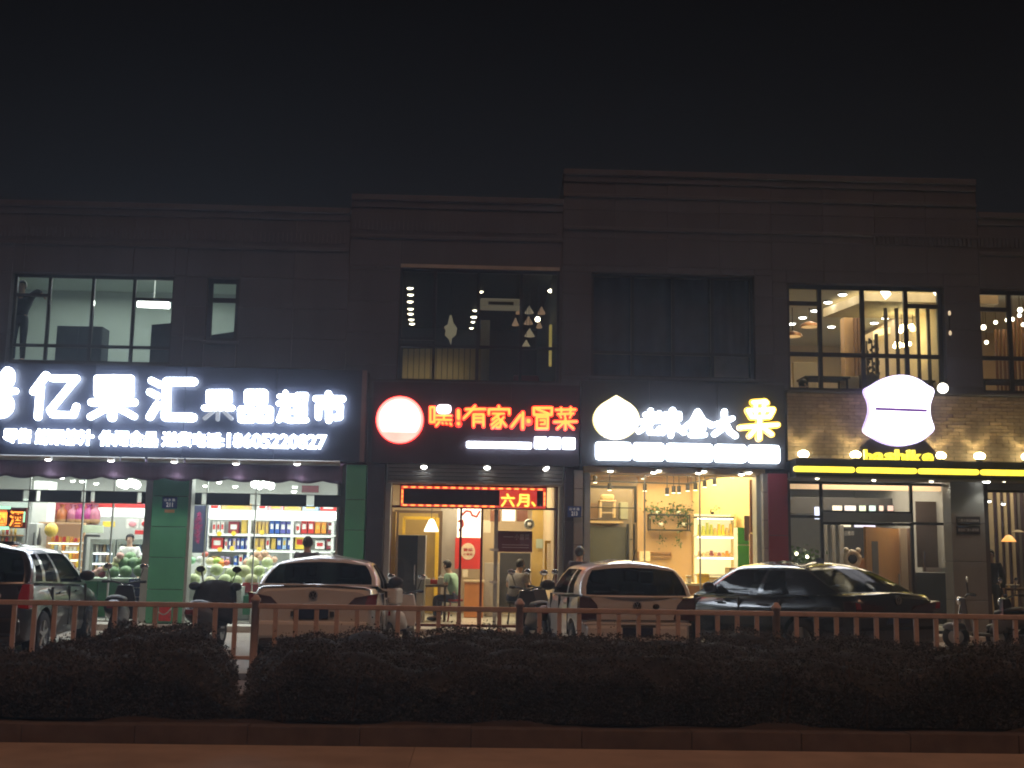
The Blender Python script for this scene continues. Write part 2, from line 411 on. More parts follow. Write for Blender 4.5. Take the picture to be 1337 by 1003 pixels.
# an outward opened sash of the second window
a = W(525, 443, 22.95)
MB().box(w2[0] + .05, w2[0] + .75, YF - .22, YF - .18, a.z - .04, a.z + .02).box(w2[0] + .71, w2[0] + .75, YF - .22, YF - .18, a.z + .02, w2[3] - .1).build('open_sash', m_frame, b2)
MB().box(w2[0] + .02, w2[1] - .02, YF - .075, YF - .04, w2[3] - .02, w2[3] + .05).build('window_head', mat('pale_window_head', (.35, .31, .25), .6), b2)

# rooms --------------------------------------------------------------
m_wood = mat('oak_panel', (.42, .23, .10), .5, .18, 3, stretch=(8, 1, 1))
m_tile = mat('pale_floor_tile', (.55, .55, .5), .3, .1, 2)
m_grey = mat('grey_plaster', (.30, .30, .29), .8, .08)
m_cream = mat('cream_wall', (.66, .52, .33), .75, .08, 2)
m_green_w = mat('pale_green_wall', (.55, .64, .58), .8, .06, 2)
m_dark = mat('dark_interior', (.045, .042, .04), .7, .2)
m_dwood = mat('dark_wood', (.07, .045, .03), .5, .2, 3, stretch=(8, 1, 1))
room(b1, X0 + .1, X1 - .1, YF + .26, 28.6, .13, 3.42, m_whitewall, m_tile, m_whitewall)
room(b1, X0 + .1, X1 - .1, YF + .26, 27.2, 4.15, 7.6, m_green_w, m_tile, m_green_w)
room(b2, X1 + .1, X2 - .1, YF + .26, 28.0, .13, 3.40, m_cream, m_tile, m_cream)
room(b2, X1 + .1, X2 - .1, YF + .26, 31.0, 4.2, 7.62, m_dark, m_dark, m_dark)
room(b3, X2 + .1, XM - .02, YF + .26, 27.6, .13, 3.42, m_cream, m_tile, m_cream)
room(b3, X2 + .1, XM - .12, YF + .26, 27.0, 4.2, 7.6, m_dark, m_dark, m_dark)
room(b3, XM + .12, X3 - .06, YF + .26, 31.0, .13, 3.42, m_grey, m_tile, m_grey)
room(b3, XM - .02, X3 - .06, YF + .26, 32.0, 4.25, 7.55, m_cream, m_dwood, m_whitewall)
room(b4, X3 + .1, X4 - .1, YF + .26, 28.0, .13, 3.42, m_grey, m_tile, m_grey)
room(b4, X3 + .1, X4 - .1, YF + .26, 29.5, 4.25, 7.55, m_cream, m_dwood, m_whitewall)
# ------------------------------------------------------------------ fruit supermarket: sign, awning, pillars, glazing
YS = 22.55                                                   # face of the sign boxes
m_navy = mat('navy_sign_panel', (.024, .030, .056), .5, .12, 4, rnd=.05)
m_side = mat('sign_return', (.06, .06, .07), .5)
def stroke_part(name, strokes, f, Y, d, m, parent, k=1.):
    """strokes in reading units: (width, [points]); f maps to x,z"""
    mb = MB(); i = 0
    for w, pts in strokes:
        P = [f(*p) for p in pts]
        wd_ = abs(f(w * k, 0)[0] - f(0, 0)[0])
        if len(P) == 1: P = [P[0], (P[0][0] + 1e-4, P[0][1])]
        for a, b in zip(P[:-1], P[1:]):
            mb.capsule(a, b, wd_, Y - .0006 * i, Y + d); i += 1
    return mb.build(name, m, parent)
def zoomed(ox, oy, sc, Y):
    def f(x, y):
        p = W(ox + x / sc, oy + y / sc, Y); return (p.x, p.z)
    return f
YL = YS - .13
Za = zoomed(0, 460, 5.571, YL)
s1x0, s1x1, s1z0, s1z1 = RC(-120, 480, 478, 598, YS)
s1z0 = ZP(599, YS, 240); s1z1 = ZP(479, YS, 240)
sg = thing('shop_sign', 'wide navy sign board with big white lit characters over the fruit shop', 'sign', ((s1x0 + s1x1) / 2, YS, s1z0))
for i in range(5):
    a, b = s1x0 + (s1x1 - s1x0) * i / 5, s1x0 + (s1x1 - s1x0) * (i + 1) / 5
    MB().box(a + .004, b - .004, YS, YS + .035, s1z0, s1z1).build('sign_panel', m_navy, sg)
MB().box(s1x0, s1x1, YS + .036, YF - .04, s1z0 + .01, s1z1 - .01).build('sign_box', m_side, sg)
MB().box(XP(471, YS - .05, 545), XP(477, YS - .05, 545), YS - .03, YS - .002, s1z0, s1z1).build('edge_trim', mat('brown_trim', (.16, .09, .08), .5), sg)
big = [
 [(52, [(330, 165), (240, 285)]), (50, [(290, 250), (272, 470)]), (46, [(375, 188), (552, 188), (360, 420), (378, 452), (530, 455), (552, 392)])],
 [(46, [(705, 188), (948, 188), (945, 305), (705, 305), (705, 188)]), (38, [(705, 246), (948, 246)]), (56, [(826, 188), (826, 305)]), (54, [(664, 363), (972, 363)]), (62, [(818, 320), (812, 472)]), (46, [(780, 400), (655, 468)]), (46, [(850, 400), (972, 466)])],
 [(50, [(1100, 205), (1160, 235)]), (50, [(1088, 288), (1140, 316)]), (52, [(1142, 378), (1086, 470)]), (60, [(1405, 213), (1212, 212), (1202, 470), (1400, 474)])]]
for g in big: stroke_part('character', g, Za, YL, .065, m_signwhite, sg)
Zb = zoomed(220, 460, 5.571, YL)
m_dim = emi('failing_white_acrylic', (.75, .86, 1.0), .45)
o = stroke_part('character', [(40, [(293, 290), (437, 290), (435, 360), (293, 360), (293, 290)]), (40, [(365, 290), (365, 400)]), (30, [(290, 325), (440, 325)]), (40, [(258, 404), (460, 404)])], Zb, YL, .065, m_signwhite, sg)
stroke_part('failing_stroke', [(26, [(322, 430), (260, 480)]), (26, [(400, 430), (455, 482)]), (28, [(358, 426), (355, 488)])], Zb, YL, .065, m_dim, o)
for g in [
 [(46, [(573, 292), (696, 292), (694, 358), (573, 358), (573, 292)]), (46, [(524, 414), (606, 414), (604, 490), (526, 490), (524, 414)]), (46, [(660, 414), (736, 414), (734, 490), (658, 490), (660, 414)])],
 [(34, [(805, 320), (905, 320)]), (36, [(850, 292), (850, 395)]), (34, [(798, 372), (912, 370)]), (34, [(838, 395), (800, 494)]), (32, [(862, 395), (864, 480)]), (30, [(866, 435), (905, 432)]), (38, [(812, 470), (880, 496), (1000, 492)]), (32, [(935, 308), (1000, 308), (988, 372), (968, 372)]), (30, [(952, 312), (922, 368)]), (30, [(928, 402), (992, 402), (990, 452), (930, 452), (928, 402)])],
 [(46, [(1162, 300), (1174, 325)]), (46, [(1072, 337), (1266, 338)]), (44, [(1088, 472), (1088, 390), (1248, 392), (1244, 470), (1208, 474)]), (46, [(1166, 345), (1164, 494)])]]:
    stroke_part('character', g, Zb, YL, .065, m_signwhite, sg)
for txt, px0, px1, py0, py1 in (('零售', 3, 39, 559, 578.5), ('鲜果榨汁', 45, 121, 560, 581), ('休闲食品', 128, 205, 562, 583), ('送货电话:', 210.5, 292, 564, 584), ('18605220827', 296, 426, 566, 585.5)):
    bx = RC(px0, py0, px1, py1, YL)
    sh = (ZP(py1, YL, px1) - ZP(py1, YL, px0)) * .35
    mb = text_mb(txt, bx[0], bx[1], bx[2], bx[3], YL + .02, YL + .065, off=.035 if txt[0] != '1' else .028)
    mb.build('phone_number' if txt[0] == '1' else 'slogan', m_signwhite, sg)
# bird shaped logo cut by the picture edge
lg = MB(); c = Za(50, 185); ln = [(c[0] + .135 * math.cos(t), c[1] + .215 * math.sin(t)) for t in [2 * math.pi * i / 24 for i in range(24)]]
lg.prism(ln, YL, YL + .065)
c = Za(0, 385); lg.prism([(c[0] + .25 * math.cos(t), c[1] + .25 * math.sin(t)) for t in [2 * math.pi * i / 28 for i in range(28)]], YL + .001, YL + .065)
lg.capsule(Za(20, 285), Za(105, 280), .12, YL + .002, YL + .065); lg.capsule(Za(-60, 180), Za(-20, 280), .2, YL + .003, YL + .065)
lg.build('logo', m_signwhite, sg)

# awning under the sign
m_awn = mat('purple_awning_cloth', (.12, .085, .16), .85, .2, 6, stretch=(9, 1, .3))
aw = thing('awning', 'dark purple scalloped awning valance hung below the navy sign', 'awning', ((s1x0 + s1x1) / 2, 22.2, s1z0))
ax0, ax1 = XP(-120, 22.2), XP(446, 22.2)
zt, zb = ZP(604.5, 22.2, 240), ZP(625, 22.2, 240)
mb = MB(); nx = 220
for i in range(nx + 1):
    x = ax0 + (ax1 - ax0) * i / nx
    ph = (x - ax0) / .30
    yy = 22.2 + .018 * math.sin(ph * 2 * math.pi) + .012 * math.sin(x * 3.1)
    sc = abs(math.sin(math.pi * ph * .5)) * .05
    for j in range(5):
        t = j / 4; mb.v.append((x, yy * t + 22.2 * (1 - t), zt + (zb - sc - zt) * t))
for i in range(nx):
    for j in range(4):
        q = i * 5 + j; mb.f.append((q, q + 5, q + 6, q + 1)); mb.sm.append(True)
vl = mb.build('valance', m_awn, aw); sol = vl.modifiers.new('thick', 'SOLIDIFY'); sol.thickness = .006
MB().add([(ax0, 22.2, zt), (ax1, 22.2, zt), (ax1, 22.9, zt + .12), (ax0, 22.9, zt + .12), (ax0, 22.2, zt + .01), (ax1, 22.2, zt + .01), (ax1, 22.9, zt + .13), (ax0, 22.9, zt + .13)],
         [(0, 3, 2, 1), (4, 5, 6, 7), (0, 1, 5, 4), (1, 2, 6, 5), (2, 3, 7, 6), (3, 0, 4, 7)]).build('canopy_cloth', m_awn, aw)
for a, b in ((-120, 156.5), (159, 189), (193, 240), (243, 444)):
    MB().cyl((XP(a, 22.15, 600), 22.15, ZP(601.5, 22.15, 240)), (XP(b, 22.15, 600), 22.15, ZP(601.5, 22.15, 240)), .05, n=10).build('roller_tube', mat('dull_awning_tube', (.30, .31, .29), .5, .1, metal=.2), aw)
def downlight(label, loc, r=.07, m=None, grp='downlights', h=.05, power=0, col=(1, .95, .85)):
    t = thing('downlight', label, 'downlight', loc, 0, grp)
    MB().cyl((0, 0, 0), (0, 0, h), r * 1.12, n=14).build('housing', m_white, t).parent = t
    o = MB().lathe((0, 0, 0), [(0, -.028), (r * .6, -.024), (r, -.004)], 14).build('lens', m or m_down); o.parent = t
    if power:
        l = lamp('SPOT', 'lamp_light', (0, 0, -.04), power, col, None, size=r, spot=R_(120)); l.parent = t
    for c in t.children: c.matrix_parent_inverse.identity()
    return t
AG = 'spotlights along the awning tube'
for i, (px, py) in enumerate([(-18, 599), (63, 600), (145, 601.5), (227.5, 603), (308, 605.5), (388, 606)]):
    p = W(px, py, 21.99)
    downlight('small white spotlight on the awning tube, ' + ['hidden beside the bird logo', 'under the character before the fruit character', 'under the big middle fruit character', 'under the bracket shaped character', 'beside the green pillar on the phone number side', 'under the end of the phone number'][i], p, .062, m_down, AG, power=15)

# green pillars with number plate
m_green = mat('green_pillar_panel', (.10, .43, .24), .4, .12, 3, rnd=.06)
def pillar(label, px0, px1, Y, zs, m, d=.42):
    x0, x1 = XP(px0, Y), XP(px1, Y)
    t = thing('pillar', label, 'pillar', ((x0 + x1) / 2, Y, .0))
    for a, b in zip(zs[:-1], zs[1:]): MB().box(x0, x1, Y, Y + d, a + .006, b - .006).build('pillar_panel', m, t, bevel=.006)
    MB().box(x0 + .02, x1 - .02, Y + .02, Y + d - .01, zs[0], zs[-1]).build('pillar_core', m_side, t)
    return t
YP = 22.60
gz = [.125] + [ZP(y, YP, 222) for y in (770, 728, 688, 648)] + [3.24]
pillar('tall bright green panelled pillar carrying a blue number plate', 199, 246, YP, gz, m_green)
pillar('shaded green pillar at the end of the fruit shop', 451, 477, YP, gz, m_green)
m_plate = mat('blue_number_plate', (.02, .05, .22), .35, .06)
m_pw = emi('glowing_white_lettering', (.8, .85, .9), .22, (.8, .8, .8))  # plate lettering given a faint glow of its own, no lamp behind it
def plate(label, px0, py0, px1, py1, Y, num, sub):
    x0, x1, z0, z1 = RC(px0, py0, px1, py1, Y)
    t = thing('number_plate', label, 'number plate', ((x0 + x1) / 2, Y, z0))
    MB().box(x0, x1, Y - .012, Y - .002, z0, z1).build('plate', m_plate, t, bevel=.003)
    w, h = x1 - x0, z1 - z0
    text_mb(num, x0 + w * .28, x1 - w * .28, z0 + h * .14, z0 + h * .52, Y - .015, Y - .0125, .02).build('number', m_pw, t)
    text_mb(sub, x0 + w * .14, x1 - w * .14, z0 + h * .62, z0 + h * .86, Y - .015, Y - .0125, .01).build('street_name', m_pw, t)
    return t
plate('blue plate numbered 211 screwed to the bright green pillar', 212, 649, 231.5, 664, YP, '211', '山 水 路')
x0, x1, z0, z1 = RC(215, 665.5, 228, 669.5, YP)
o = MB().box(x0, x1, YP - .006, YP - .001, z0, z1).build('sticker_strip', mat('orange_white_sticker', (.7, .4, .2), .5)); tag(o, 'narrow orange and white sticker below the plate numbered 211', 'sticker')
# aluminium shop window frames
x0, x1 = g1a[0], g1a[1]; YG = 23.10
zt_ = ZP(656, YG, 100); zu = ZP(641, YG, 100)
glazing(b1, 'shopfront', x0, x1, .12, 3.3, YG, [(XP(-60, YG), [zt_, zu]), (XP(38, YG), [zt_, zu]), (XP(109, YG), [zt_, zu]), (XP(148, YG), [zt_, zu]), (x1, [zt_, zu])], .022, m_alu)
glazing(b1, 'shopfront', g1b[0], g1b[1], .12, 3.3, YG, [(XP(270, YG), [zt_, zu]), (XP(334, YG), [zt_, zu]), (g1b[1], [zt_, zu])], .02, m_alu)
MB().box(XP(192, YG, 700) - .02, XP(199, YP, 700), 22.9, 23.15, .12, 3.3).build('frame_post', m_alu, b1)
MB().box(XP(239.5, YP, 730), XP(247, YP, 700), 22.62, 22.9, .12, 3.26).build('frame_post', m_alu, b1)
m_head = mat('dark_header_board', (.045, .045, .05), .5)
m_cleat = mat('cream_bracket', (.62, .50, .34), .6)
for a, b in ((-150, 31), (39, 48), (54, 107), (113, 119.5), (125, 180), (186, 192)):
    MB().box(XP(a, YG, 648), XP(b, YG, 648), YG - .06, YG - .004, zt_, zu).build('header_board', m_head, b1)
for a, b in ((252, 264), (271, 327), (341, 400.5), (411, 446)):
    MB().box(XP(a, YG, 648), XP(b, YG, 648), YG - .06, YG - .004, zt_, zu).build('header_board', m_head, b1)

# ------------------------------------------------------------------ fruit shop interior
lamp('AREA', 'ceiling_light', (XP(90, 25.3), 25.6, 3.3), 260, (.95, 1, .93), b1, size=4.5, size_y=3.6)
lamp('AREA', 'ceiling_light', (XP(360, 25.3), 25.3, 3.3), 260, (.95, 1, .93), b1, size=4.0, size_y=3.6)
m_tubew = emi('cool_led_lamp', (.93, 1, .93), 12)
CG = 'clustered ceiling lamps in the fruit shop'
def cluster(label, px, py, Y, s=.12, n=5):
    p = W(px, py, Y)
    t = thing('ceiling_lamp', label, 'ceiling lamp', p, 0, CG)
    MB().cyl(p, (p.x, p.y, 3.41), .02, n=8).build('stem', m_white, t)
    for k in range(n):
        a = 2 * math.pi * k / n
        MB().ball((p.x + s * math.cos(a), p.y + s * .6 * math.sin(a), p.z + .03 * (k % 2)), s * .5, 10, 6).build('bulb', m_tubew, t)
    return t
cluster('bright bulb cluster above the shopkeeper in the white shirt', 168, 633, 24.6, .17, 6)
cluster('bright bulb cluster above the middle of the gift shelves', 343, 634, 24.6, .17, 6)
for i, (px, py) in enumerate([(81, 624), (95, 628), (107, 628.5), (125.5, 631.5), (196, 633)]):
    downlight('small bare lamp behind the shop header, ' + ORD[i] + ' counted from the tobacco sign', W(px, py, 24.2), .05, m_down, 'small lamps over the fruit counter', .03)
for i, (px, py) in enumerate([(268.5, 634.5), (286, 630), (307, 635.5), (385, 636), (384, 642)]):
    downlight('small bare lamp over the melon pile, ' + ORD[i] + ' counted from the green plated pillar', W(px, py, 24.2), .055, m_down, 'small lamps over the melon pile', .03)

def pbox(name, label, cat, px0, py0, px1, py1, Y, d, m, group=None, bevel=.006, parent=None):
    x0, x1, z0, z1 = RC(px0, py0, px1, py1, Y)
    o = MB().box(x0, x1, Y, Y + d, z0, z1).build(name, m, parent, bevel=bevel)
    if label: tag(o, label, cat, group)
    return o
PAL = {
 'red': (.55, .035, .03), 'dark red': (.26, .03, .04), 'tan': (.55, .36, .15), 'white': (.75, .74, .70), 'blue': (.04, .11, .42), 'violet blue': (.10, .10, .36),
 'orange': (.75, .28, .03), 'yellow': (.80, .58, .06), 'pale blue': (.35, .50, .70), 'lilac': (.50, .42, .60), 'pink': (.70, .30, .34), 'gold': (.62, .42, .08), 'green': (.06, .30, .12), 'grey': (.25, .24, .24)}
def pal(c): return mat('printed_' + c.replace(' ', '_') + '_card', PAL[c], .38, .2, 9)
def carton(label, px0, py0, px1, py1, Y, d, c, group):
    """a printed gift box: body, a lid band and a label panel"""
    x0, x1, z0, z1 = RC(px0, py0, px1, py1, Y)
    t = thing('gift_box', label, 'gift box', ((x0 + x1) / 2, Y, z0), 0, group)
    MB().box(x0 + .004, x1 - .004, Y, Y + d, z0, z1).build('carton', pal(c), t, bevel=.006)
    w, h = x1 - x0, z1 - z0
    MB().box(x0 + w * .2, x1 - w * .2, Y - .004, Y - .0005, z0 + h * .35, z0 + h * .75).build('front_label', pal('white' if c in ('red', 'dark red', 'blue', 'violet blue') else 'red' if c in ('yellow', 'white') else 'gold'), t)
    return t

# white gift rack
YR = 26.5
rk = thing('gift_rack', 'long white shelf rack of gift boxes behind the melon pile', 'shelf', (XP(360, YR), YR, .13))
cols = (273, 327.5, 383, 436, 446)
zr0, zr1 = .14, ZP(667, YR, 360)
MB().box(XP(273, YR), XP(446, YR), YR + .40, YR + .43, zr0, zr1).build('back_panel', m_white, rk)
for px in cols: MB().box(XP(px, YR) - .03, XP(px, YR) + .03, YR, YR + .40, zr0, zr1 - .2).build('upright', m_white, rk)
sh_z = [ZP(y, YR, 355) for y in (697.5, 718, 739)]
for zz in sh_z + [.6, .25]: MB().box(XP(274, YR), XP(445, YR), YR - .03, YR + .399, zz - .035, zz).build('shelf_board', m_white, rk)
MB().box(XP(273, YR), XP(446, YR), YR - .05, YR + .40, zr1 - .19, zr1).build('lit_header', emi('lit_rack_header', (.93, 1, .92), .95, (.7, .7, .7)), rk)
m_strip = emi('shelf_led_strip', (.95, 1, .93), 2.2)
for zz in [zr1 - .20] + [s - .037 for s in sh_z]:
    MB().box(XP(276, YR), XP(434, YR), YR - .02, YR + .02, zz - .016, zz - .002).build('led_strip', m_strip, rk)
GB = 'gift boxes on the white rack'
rows = [
 (697, [(277, 282, 681, 'white'), (283, 287, 681, 'white'), (288, 292.5, 681, 'white'), (298, 312, 681, 'dark red'), (315, 323, 674, 'gold'), (331, 335.5, 681, 'tan'), (336.5, 341, 681, 'tan'), (341.5, 346, 681, 'tan'), (346.5, 350.5, 681, 'tan'), (352, 358, 680, 'blue'), (359, 365, 680, 'blue'), (366, 373, 681, 'violet blue'), (374, 381, 681, 'violet blue'), (385.5, 392, 684, 'white'), (393, 401, 680, 'red'), (402, 410, 680, 'red'), (411, 418.5, 682, 'orange'), (419.5, 426, 682, 'orange'), (428, 434, 683, 'dark red')]),
 (717.5, [(276, 291, 702, 'red'), (293, 297, 704, 'white'), (298, 302, 703, 'violet blue'), (303.5, 308, 703, 'lilac'), (309, 313, 702.5, 'violet blue'), (314, 319, 703, 'blue'), (320, 325.5, 702, 'violet blue'), (331, 337.5, 703, 'tan'), (338.5, 345, 703, 'tan'), (347, 352, 702, 'white'), (354, 360, 703, 'gold'), (361.5, 367.5, 702, 'blue'), (368.5, 374, 702, 'pale blue'), (375, 381, 702, 'blue'), (385, 397, 700, 'yellow'), (411, 424, 706, 'white'), (426, 434, 704, 'dark red')]),
 (738.5, [(276, 286, 726, 'tan'), (287, 293, 726, 'lilac'), (294, 300, 727, 'lilac'), (305, 310, 726, 'blue'), (311.5, 317, 724, 'white'), (318, 325, 725, 'blue')])]
rn = ['top', 'middle', 'bottom']
for ri, (yb, items) in enumerate(rows):
    for i, (a, b, yt, c) in enumerate(items):
        carton(f'{c} gift box, {ORD[i] if i < 18 else "last"} along the {rn[ri]} shelf of the white rack', a, yt, b, yb - .3, YR + .08, .22, c, GB)
for i, (a, b, yt, c) in enumerate([(272, 288, 658, 'white'), (289, 326, 657, 'tan'), (336, 349, 659, 'white'), (350, 370, 659, 'pink'), (371, 393, 658, 'tan'), (395, 416, 660, 'pale blue'), (418, 439, 660, 'red')]):
    carton(f'{c} carton, {ORD[i]} along the very top of the white rack', a, yt, b, 666.8, YR + .05, .3, c, GB)
pbox('poster', 'small red poster on the back wall above the white gift rack', 'poster', 394, 634, 416, 643, 28.5, .02, pal('dark red'))
# yellow round price tags hanging on the rack
for i, (px, py) in enumerate([(286, 697), (305, 696.5), (342, 695), (287, 717.5), (303, 716), (338.5, 717.5)]):
    p = W(px, py, YR - .06)
    o = MB().cyl((p.x, YR - .06, p.z), (p.x, YR - .05, p.z), .055, n=16).build('price_tag', pal('yellow')); tag(o, f'round yellow price tag, {ORD[i]} along the white rack edges', 'price tag', 'round price tags on the rack')
# dark poster wall with tinsel
o = pbox('banner', 'dark blue narrow banner beside the green plated pillar, tinsel hanging on it', 'banner', 252, 660, 271, 722, 25.2, .03, mat('dark_blue_banner', (.05, .06, .12), .5))
p = W(258.5, 690, 25.05); tn = MB(); random.seed(3)
for k in range(130):
    a = random.uniform(0, 6.28); zc = p.z + random.uniform(-.33, .36); r = .10 * (1 - .5 * abs(zc - p.z) / .36)
    tn.bar((p.x, 25.05, zc), (p.x + r * math.cos(a), 25.05 + .5 * r * math.sin(a), zc + random.uniform(-.05, .05)), .012)
o = tn.build('tinsel', mat('magenta_tinsel', (.45, .03, .16), .25, .3, metal=.4)); tag(o, 'magenta tinsel garland hanging on the dark blue banner', 'garland')
# melon stand
YM = 24.0
m_cloth = mat('white_stand_panel', (.62, .63, .6), .6, .12)
st = thing('fruit_stand', 'low white fruit stand under the pale green melon pile', 'stand', (XP(300, YM), YM, .13))
zs = ZP(764, YM, 300)
MB().box(XP(246, YM), XP(375, YM), YM, YM + 1.3, zs - .06, zs).build('counter_top', m_white, st)
for a, b in ((247, 289), (290, 332), (333, 374)): MB().box(XP(a, YM), XP(b, YM), YM + .04, YM + 1.25, .14, zs - .061).build('front_panel', m_cloth, st, bevel=.008)
m_mel = mat('pale_green_melon', (.50, .58, .30), .5, .2, 9, stretch=(3, 3, .6))
m_mel2 = mat('yellowish_melon', (.54, .55, .30), .5, .25, 7, stretch=(4, 4, .6))
m_wm = mat('dark_green_watermelon', (.15, .28, .12), .4, .3, 7, stretch=(5, 5, .5))
m_stem = mat('dry_stem', (.2, .17, .06), .8)
def fruit(label, p, r, m, name='melon', cat='melon', grp=None, sc=(1, 1, .93)):
    t = thing(name, label, cat, (p[0], p[1], p[2] - r * sc[2]), 0, grp)
    MB().ball(p, r, 16, 10, sc).build('rind', m, t)
    MB().cyl((p[0], p[1], p[2] + r * sc[2] * .97), (p[0] + .02, p[1], p[2] + r * sc[2] + .03), .009, .006, 6).build('stem', m_stem, t)
    return t
MG = 'pale green melons on the white stand'
mel = [(253, 757, 24.1), (274, 759, 24.1), (294, 757.5, 24.1), (309, 758.5, 24.1), (328, 757.5, 24.1), (347, 757, 24.1), (365, 757.5, 24.1),
       (262, 746, 24.3), (283, 744.5, 24.3), (302, 748, 24.3), (319, 746.5, 24.3), (338, 746, 24.3), (356, 745, 24.3), (330, 736, 24.7), (349, 735, 24.7)]
for i, (px, py, Y) in enumerate(mel):
    k, row = (i, 'lowest') if i < 7 else (i - 7, 'second') if i < 13 else (i - 13, 'top')
    fruit(f'pale green melon, {ORD[k]} from the green plated pillar in the {row} row of the pile', W(px, py + random.uniform(-1, 1), Y), .128 + random.uniform(-.018, .016), (m_mel, m_mel2, m_mel)[i % 3], 'melon', 'melon', MG)
BG = 'bagged fruit above the melon pile'
for i, (px, py, c) in enumerate([(250, 732, 'pale green'), (262, 731, 'white'), (274, 733, 'cream'), (284, 733, 'lime'), (288.5, 736, 'orange'), (268, 724, 'red'), (296, 735, 'red')]):
    cc = {'pale green': (.3, .62, .35), 'white': (.75, .78, .74), 'cream': (.75, .68, .4), 'lime': (.42, .62, .08), 'orange': (.85, .3, .03), 'red': (.6, .12, .08)}[c]
    fruit(f'{c} bag of fruit, {ORD[i]} on the ledge above the melon pile', W(px, py, 24.75), .095 if c != 'red' else .07, mat('fruit_bag_' + c.replace(' ', '_'), cc, .3, .15), 'fruit_bag', 'bag', BG, (1, .9, .85))
PG = 'pink peaches behind the melon pile'
for i, (px, py) in enumerate([(331, 729), (340, 728), (350, 728.5), (358, 731), (336, 723.5), (346, 723), (322, 734)]):
    fruit(f'pink and cream peach, {ORD[i]} in the heap behind the melons', W(px, py, 25.1), .075, mat('peach_skin', (.68, .40, .26), .5, .3, 8), 'peach', 'fruit', PG)
pbox('price_board', 'red price board clipped to the white stand beside the white sedan', 'sign', 316, 761, 337, 774, YM - .03, .02, pal('red'))
x0, x1, z0, z1 = RC(320, 764, 333, 771, YM - .034)
pbox('crate', 'white polystyrene crate in front of the melon stand', 'crate', 288, 766, 315, 788, 23.6, .35, m_cloth)
pbox('crate', 'green plastic crate below the red price board', 'crate', 317, 778, 340, 803, 23.55, .35, mat('green_crate_plastic', (.03, .22, .10), .45))
# --- shopkeeper side
YC = 24.1
fr = thing('fruit_stand', 'green fronted fruit stand carrying the dark watermelons', 'stand', (XP(150, YC), YC, .13))
zs = ZP(756, YC, 150)
MB().box(XP(104, YC), XP(192, YC), YC, YC + 1.2, zs - .05, zs).build('counter_top', mat('pale_green_counter', (.4, .5, .4), .5), fr)
for a, b in ((105, 134), (135, 163), (164, 191)): MB().box(XP(a, YC), XP(b, YC), YC + .04, YC + 1.15, .14, zs - .051).build('front_panel', mat('green_stand_panel', (.02, .17, .06), .5), fr, bevel=.008)
WG = 'dark green watermelons in front of the shopkeeper'
for i, (px, py, Y) in enumerate([(148, 747, 24.3), (164, 746.5, 24.2), (182.5, 745.5, 24.2), (162, 735, 24.5), (175, 735, 24.5), (188, 734, 24.5), (170, 728, 24.8)]):
    fruit(f'dark green watermelon, {ORD[i if i < 3 else i - 3]} in the {"lower" if i < 3 else "upper"} row by the shopkeeper', W(px, py, Y), .13, m_wm, 'watermelon', 'watermelon', WG)
YGp = 'loose fruit beside the watermelons'
for i, (px, py, c) in enumerate([(139, 741, 'yellow'), (150, 738, 'pale yellow'), (131, 745, 'pink'), (126, 748, 'pink'), (133, 750, 'dark red'), (143, 750, 'cream'), (153, 731, 'cream'), (157, 726, 'pink'), (120, 750, 'dark red')]):
    cc = {'yellow': (.66, .55, .2), 'pale yellow': (.5, .55, .22), 'pink': (.7, .4, .34), 'dark red': (.3, .03, .05), 'cream': (.66, .58, .4)}[c]
    fruit(f'{c} fruit, {ORD[i]} of the loose fruit beside the dark watermelons', W(px, py, 24.4), .08, mat('fruit_' + c.replace(' ', '_'), cc, .45, .2), 'fruit', 'fruit', YGp)
# drinks coolers on the back wall
def cooler(label, px0, px1, py0, py1, Y, n, lit):
    x0, x1, z0, z1 = RC(px0, py0, px1, py1, Y); z0 = .14
    t = thing('drinks_cooler', label, 'fridge', ((x0 + x1) / 2, Y, z0), 0, 'glass door drinks coolers')
    MB().box(x0, x1, Y + .56, Y + .6, z0, z1).box(x0, x0 + .05, Y, Y + .56, z0, z1).box(x1 - .05, x1, Y, Y + .56, z0, z1).box(x0 + .05, x1 - .05, Y, Y + .56, z1 - .12, z1).build('case', mat('cooler_case', (.32, .36, .33), .4), t)
    for k in range(n):
        zz = z0 + .35 + (z1 - z0 - .65) * k / (n - 1)
        sh = MB().box(x0 + .05, x1 - .05, Y + .05, Y + .55, zz - .02, zz).build('shelf', m_white, t)
        for q in range(5):
            xx = x0 + .12 + (x1 - x0 - .24) * q / 4
            MB().lathe((xx, Y + .15, zz), [(.001, 0), (.035, 0), (.035, .13), (.014, .19), (.014, .22), (.001, .22)], 8).build('bottle', [pal('white'), pal('grey'), pal('tan'), pal('pale blue')][(q + k) % 4], sh)
        MB().box(x0 + .07, x1 - .07, Y + .03, Y + .05, zz - .05, zz - .022).build('led_strip', lit, t)
    MB().add([(x0, Y - .01, z0), (x1, Y - .01, z0), (x1, Y - .01, z1), (x0, Y - .01, z1)], [(0, 1, 2, 3)]).build('glass_door', m_glass, t)
    return t
m_clit = emi('cooler_led', (.95, 1, .98), 3)
cooler('glass door cooler beside the grey pole behind the fruit', 115, 148, 704, 800, 27.0, 5, m_clit)
cooler('glass door cooler directly behind the shopkeeper', 150, 192, 704, 800, 27.0, 5, m_clit)
hd = pbox('price_light_box', 'long white light box above the coolers', 'light box', 128, 663.5, 196, 675, 27.0, .2, emi('pale_light_box', (.95, 1, .93), .85, (.7, .7, .7)))
pbox('banner', 'long red banner above the white light box', 'banner', 112, 655.5, 196, 663, 27.3, .03, pal('red'))
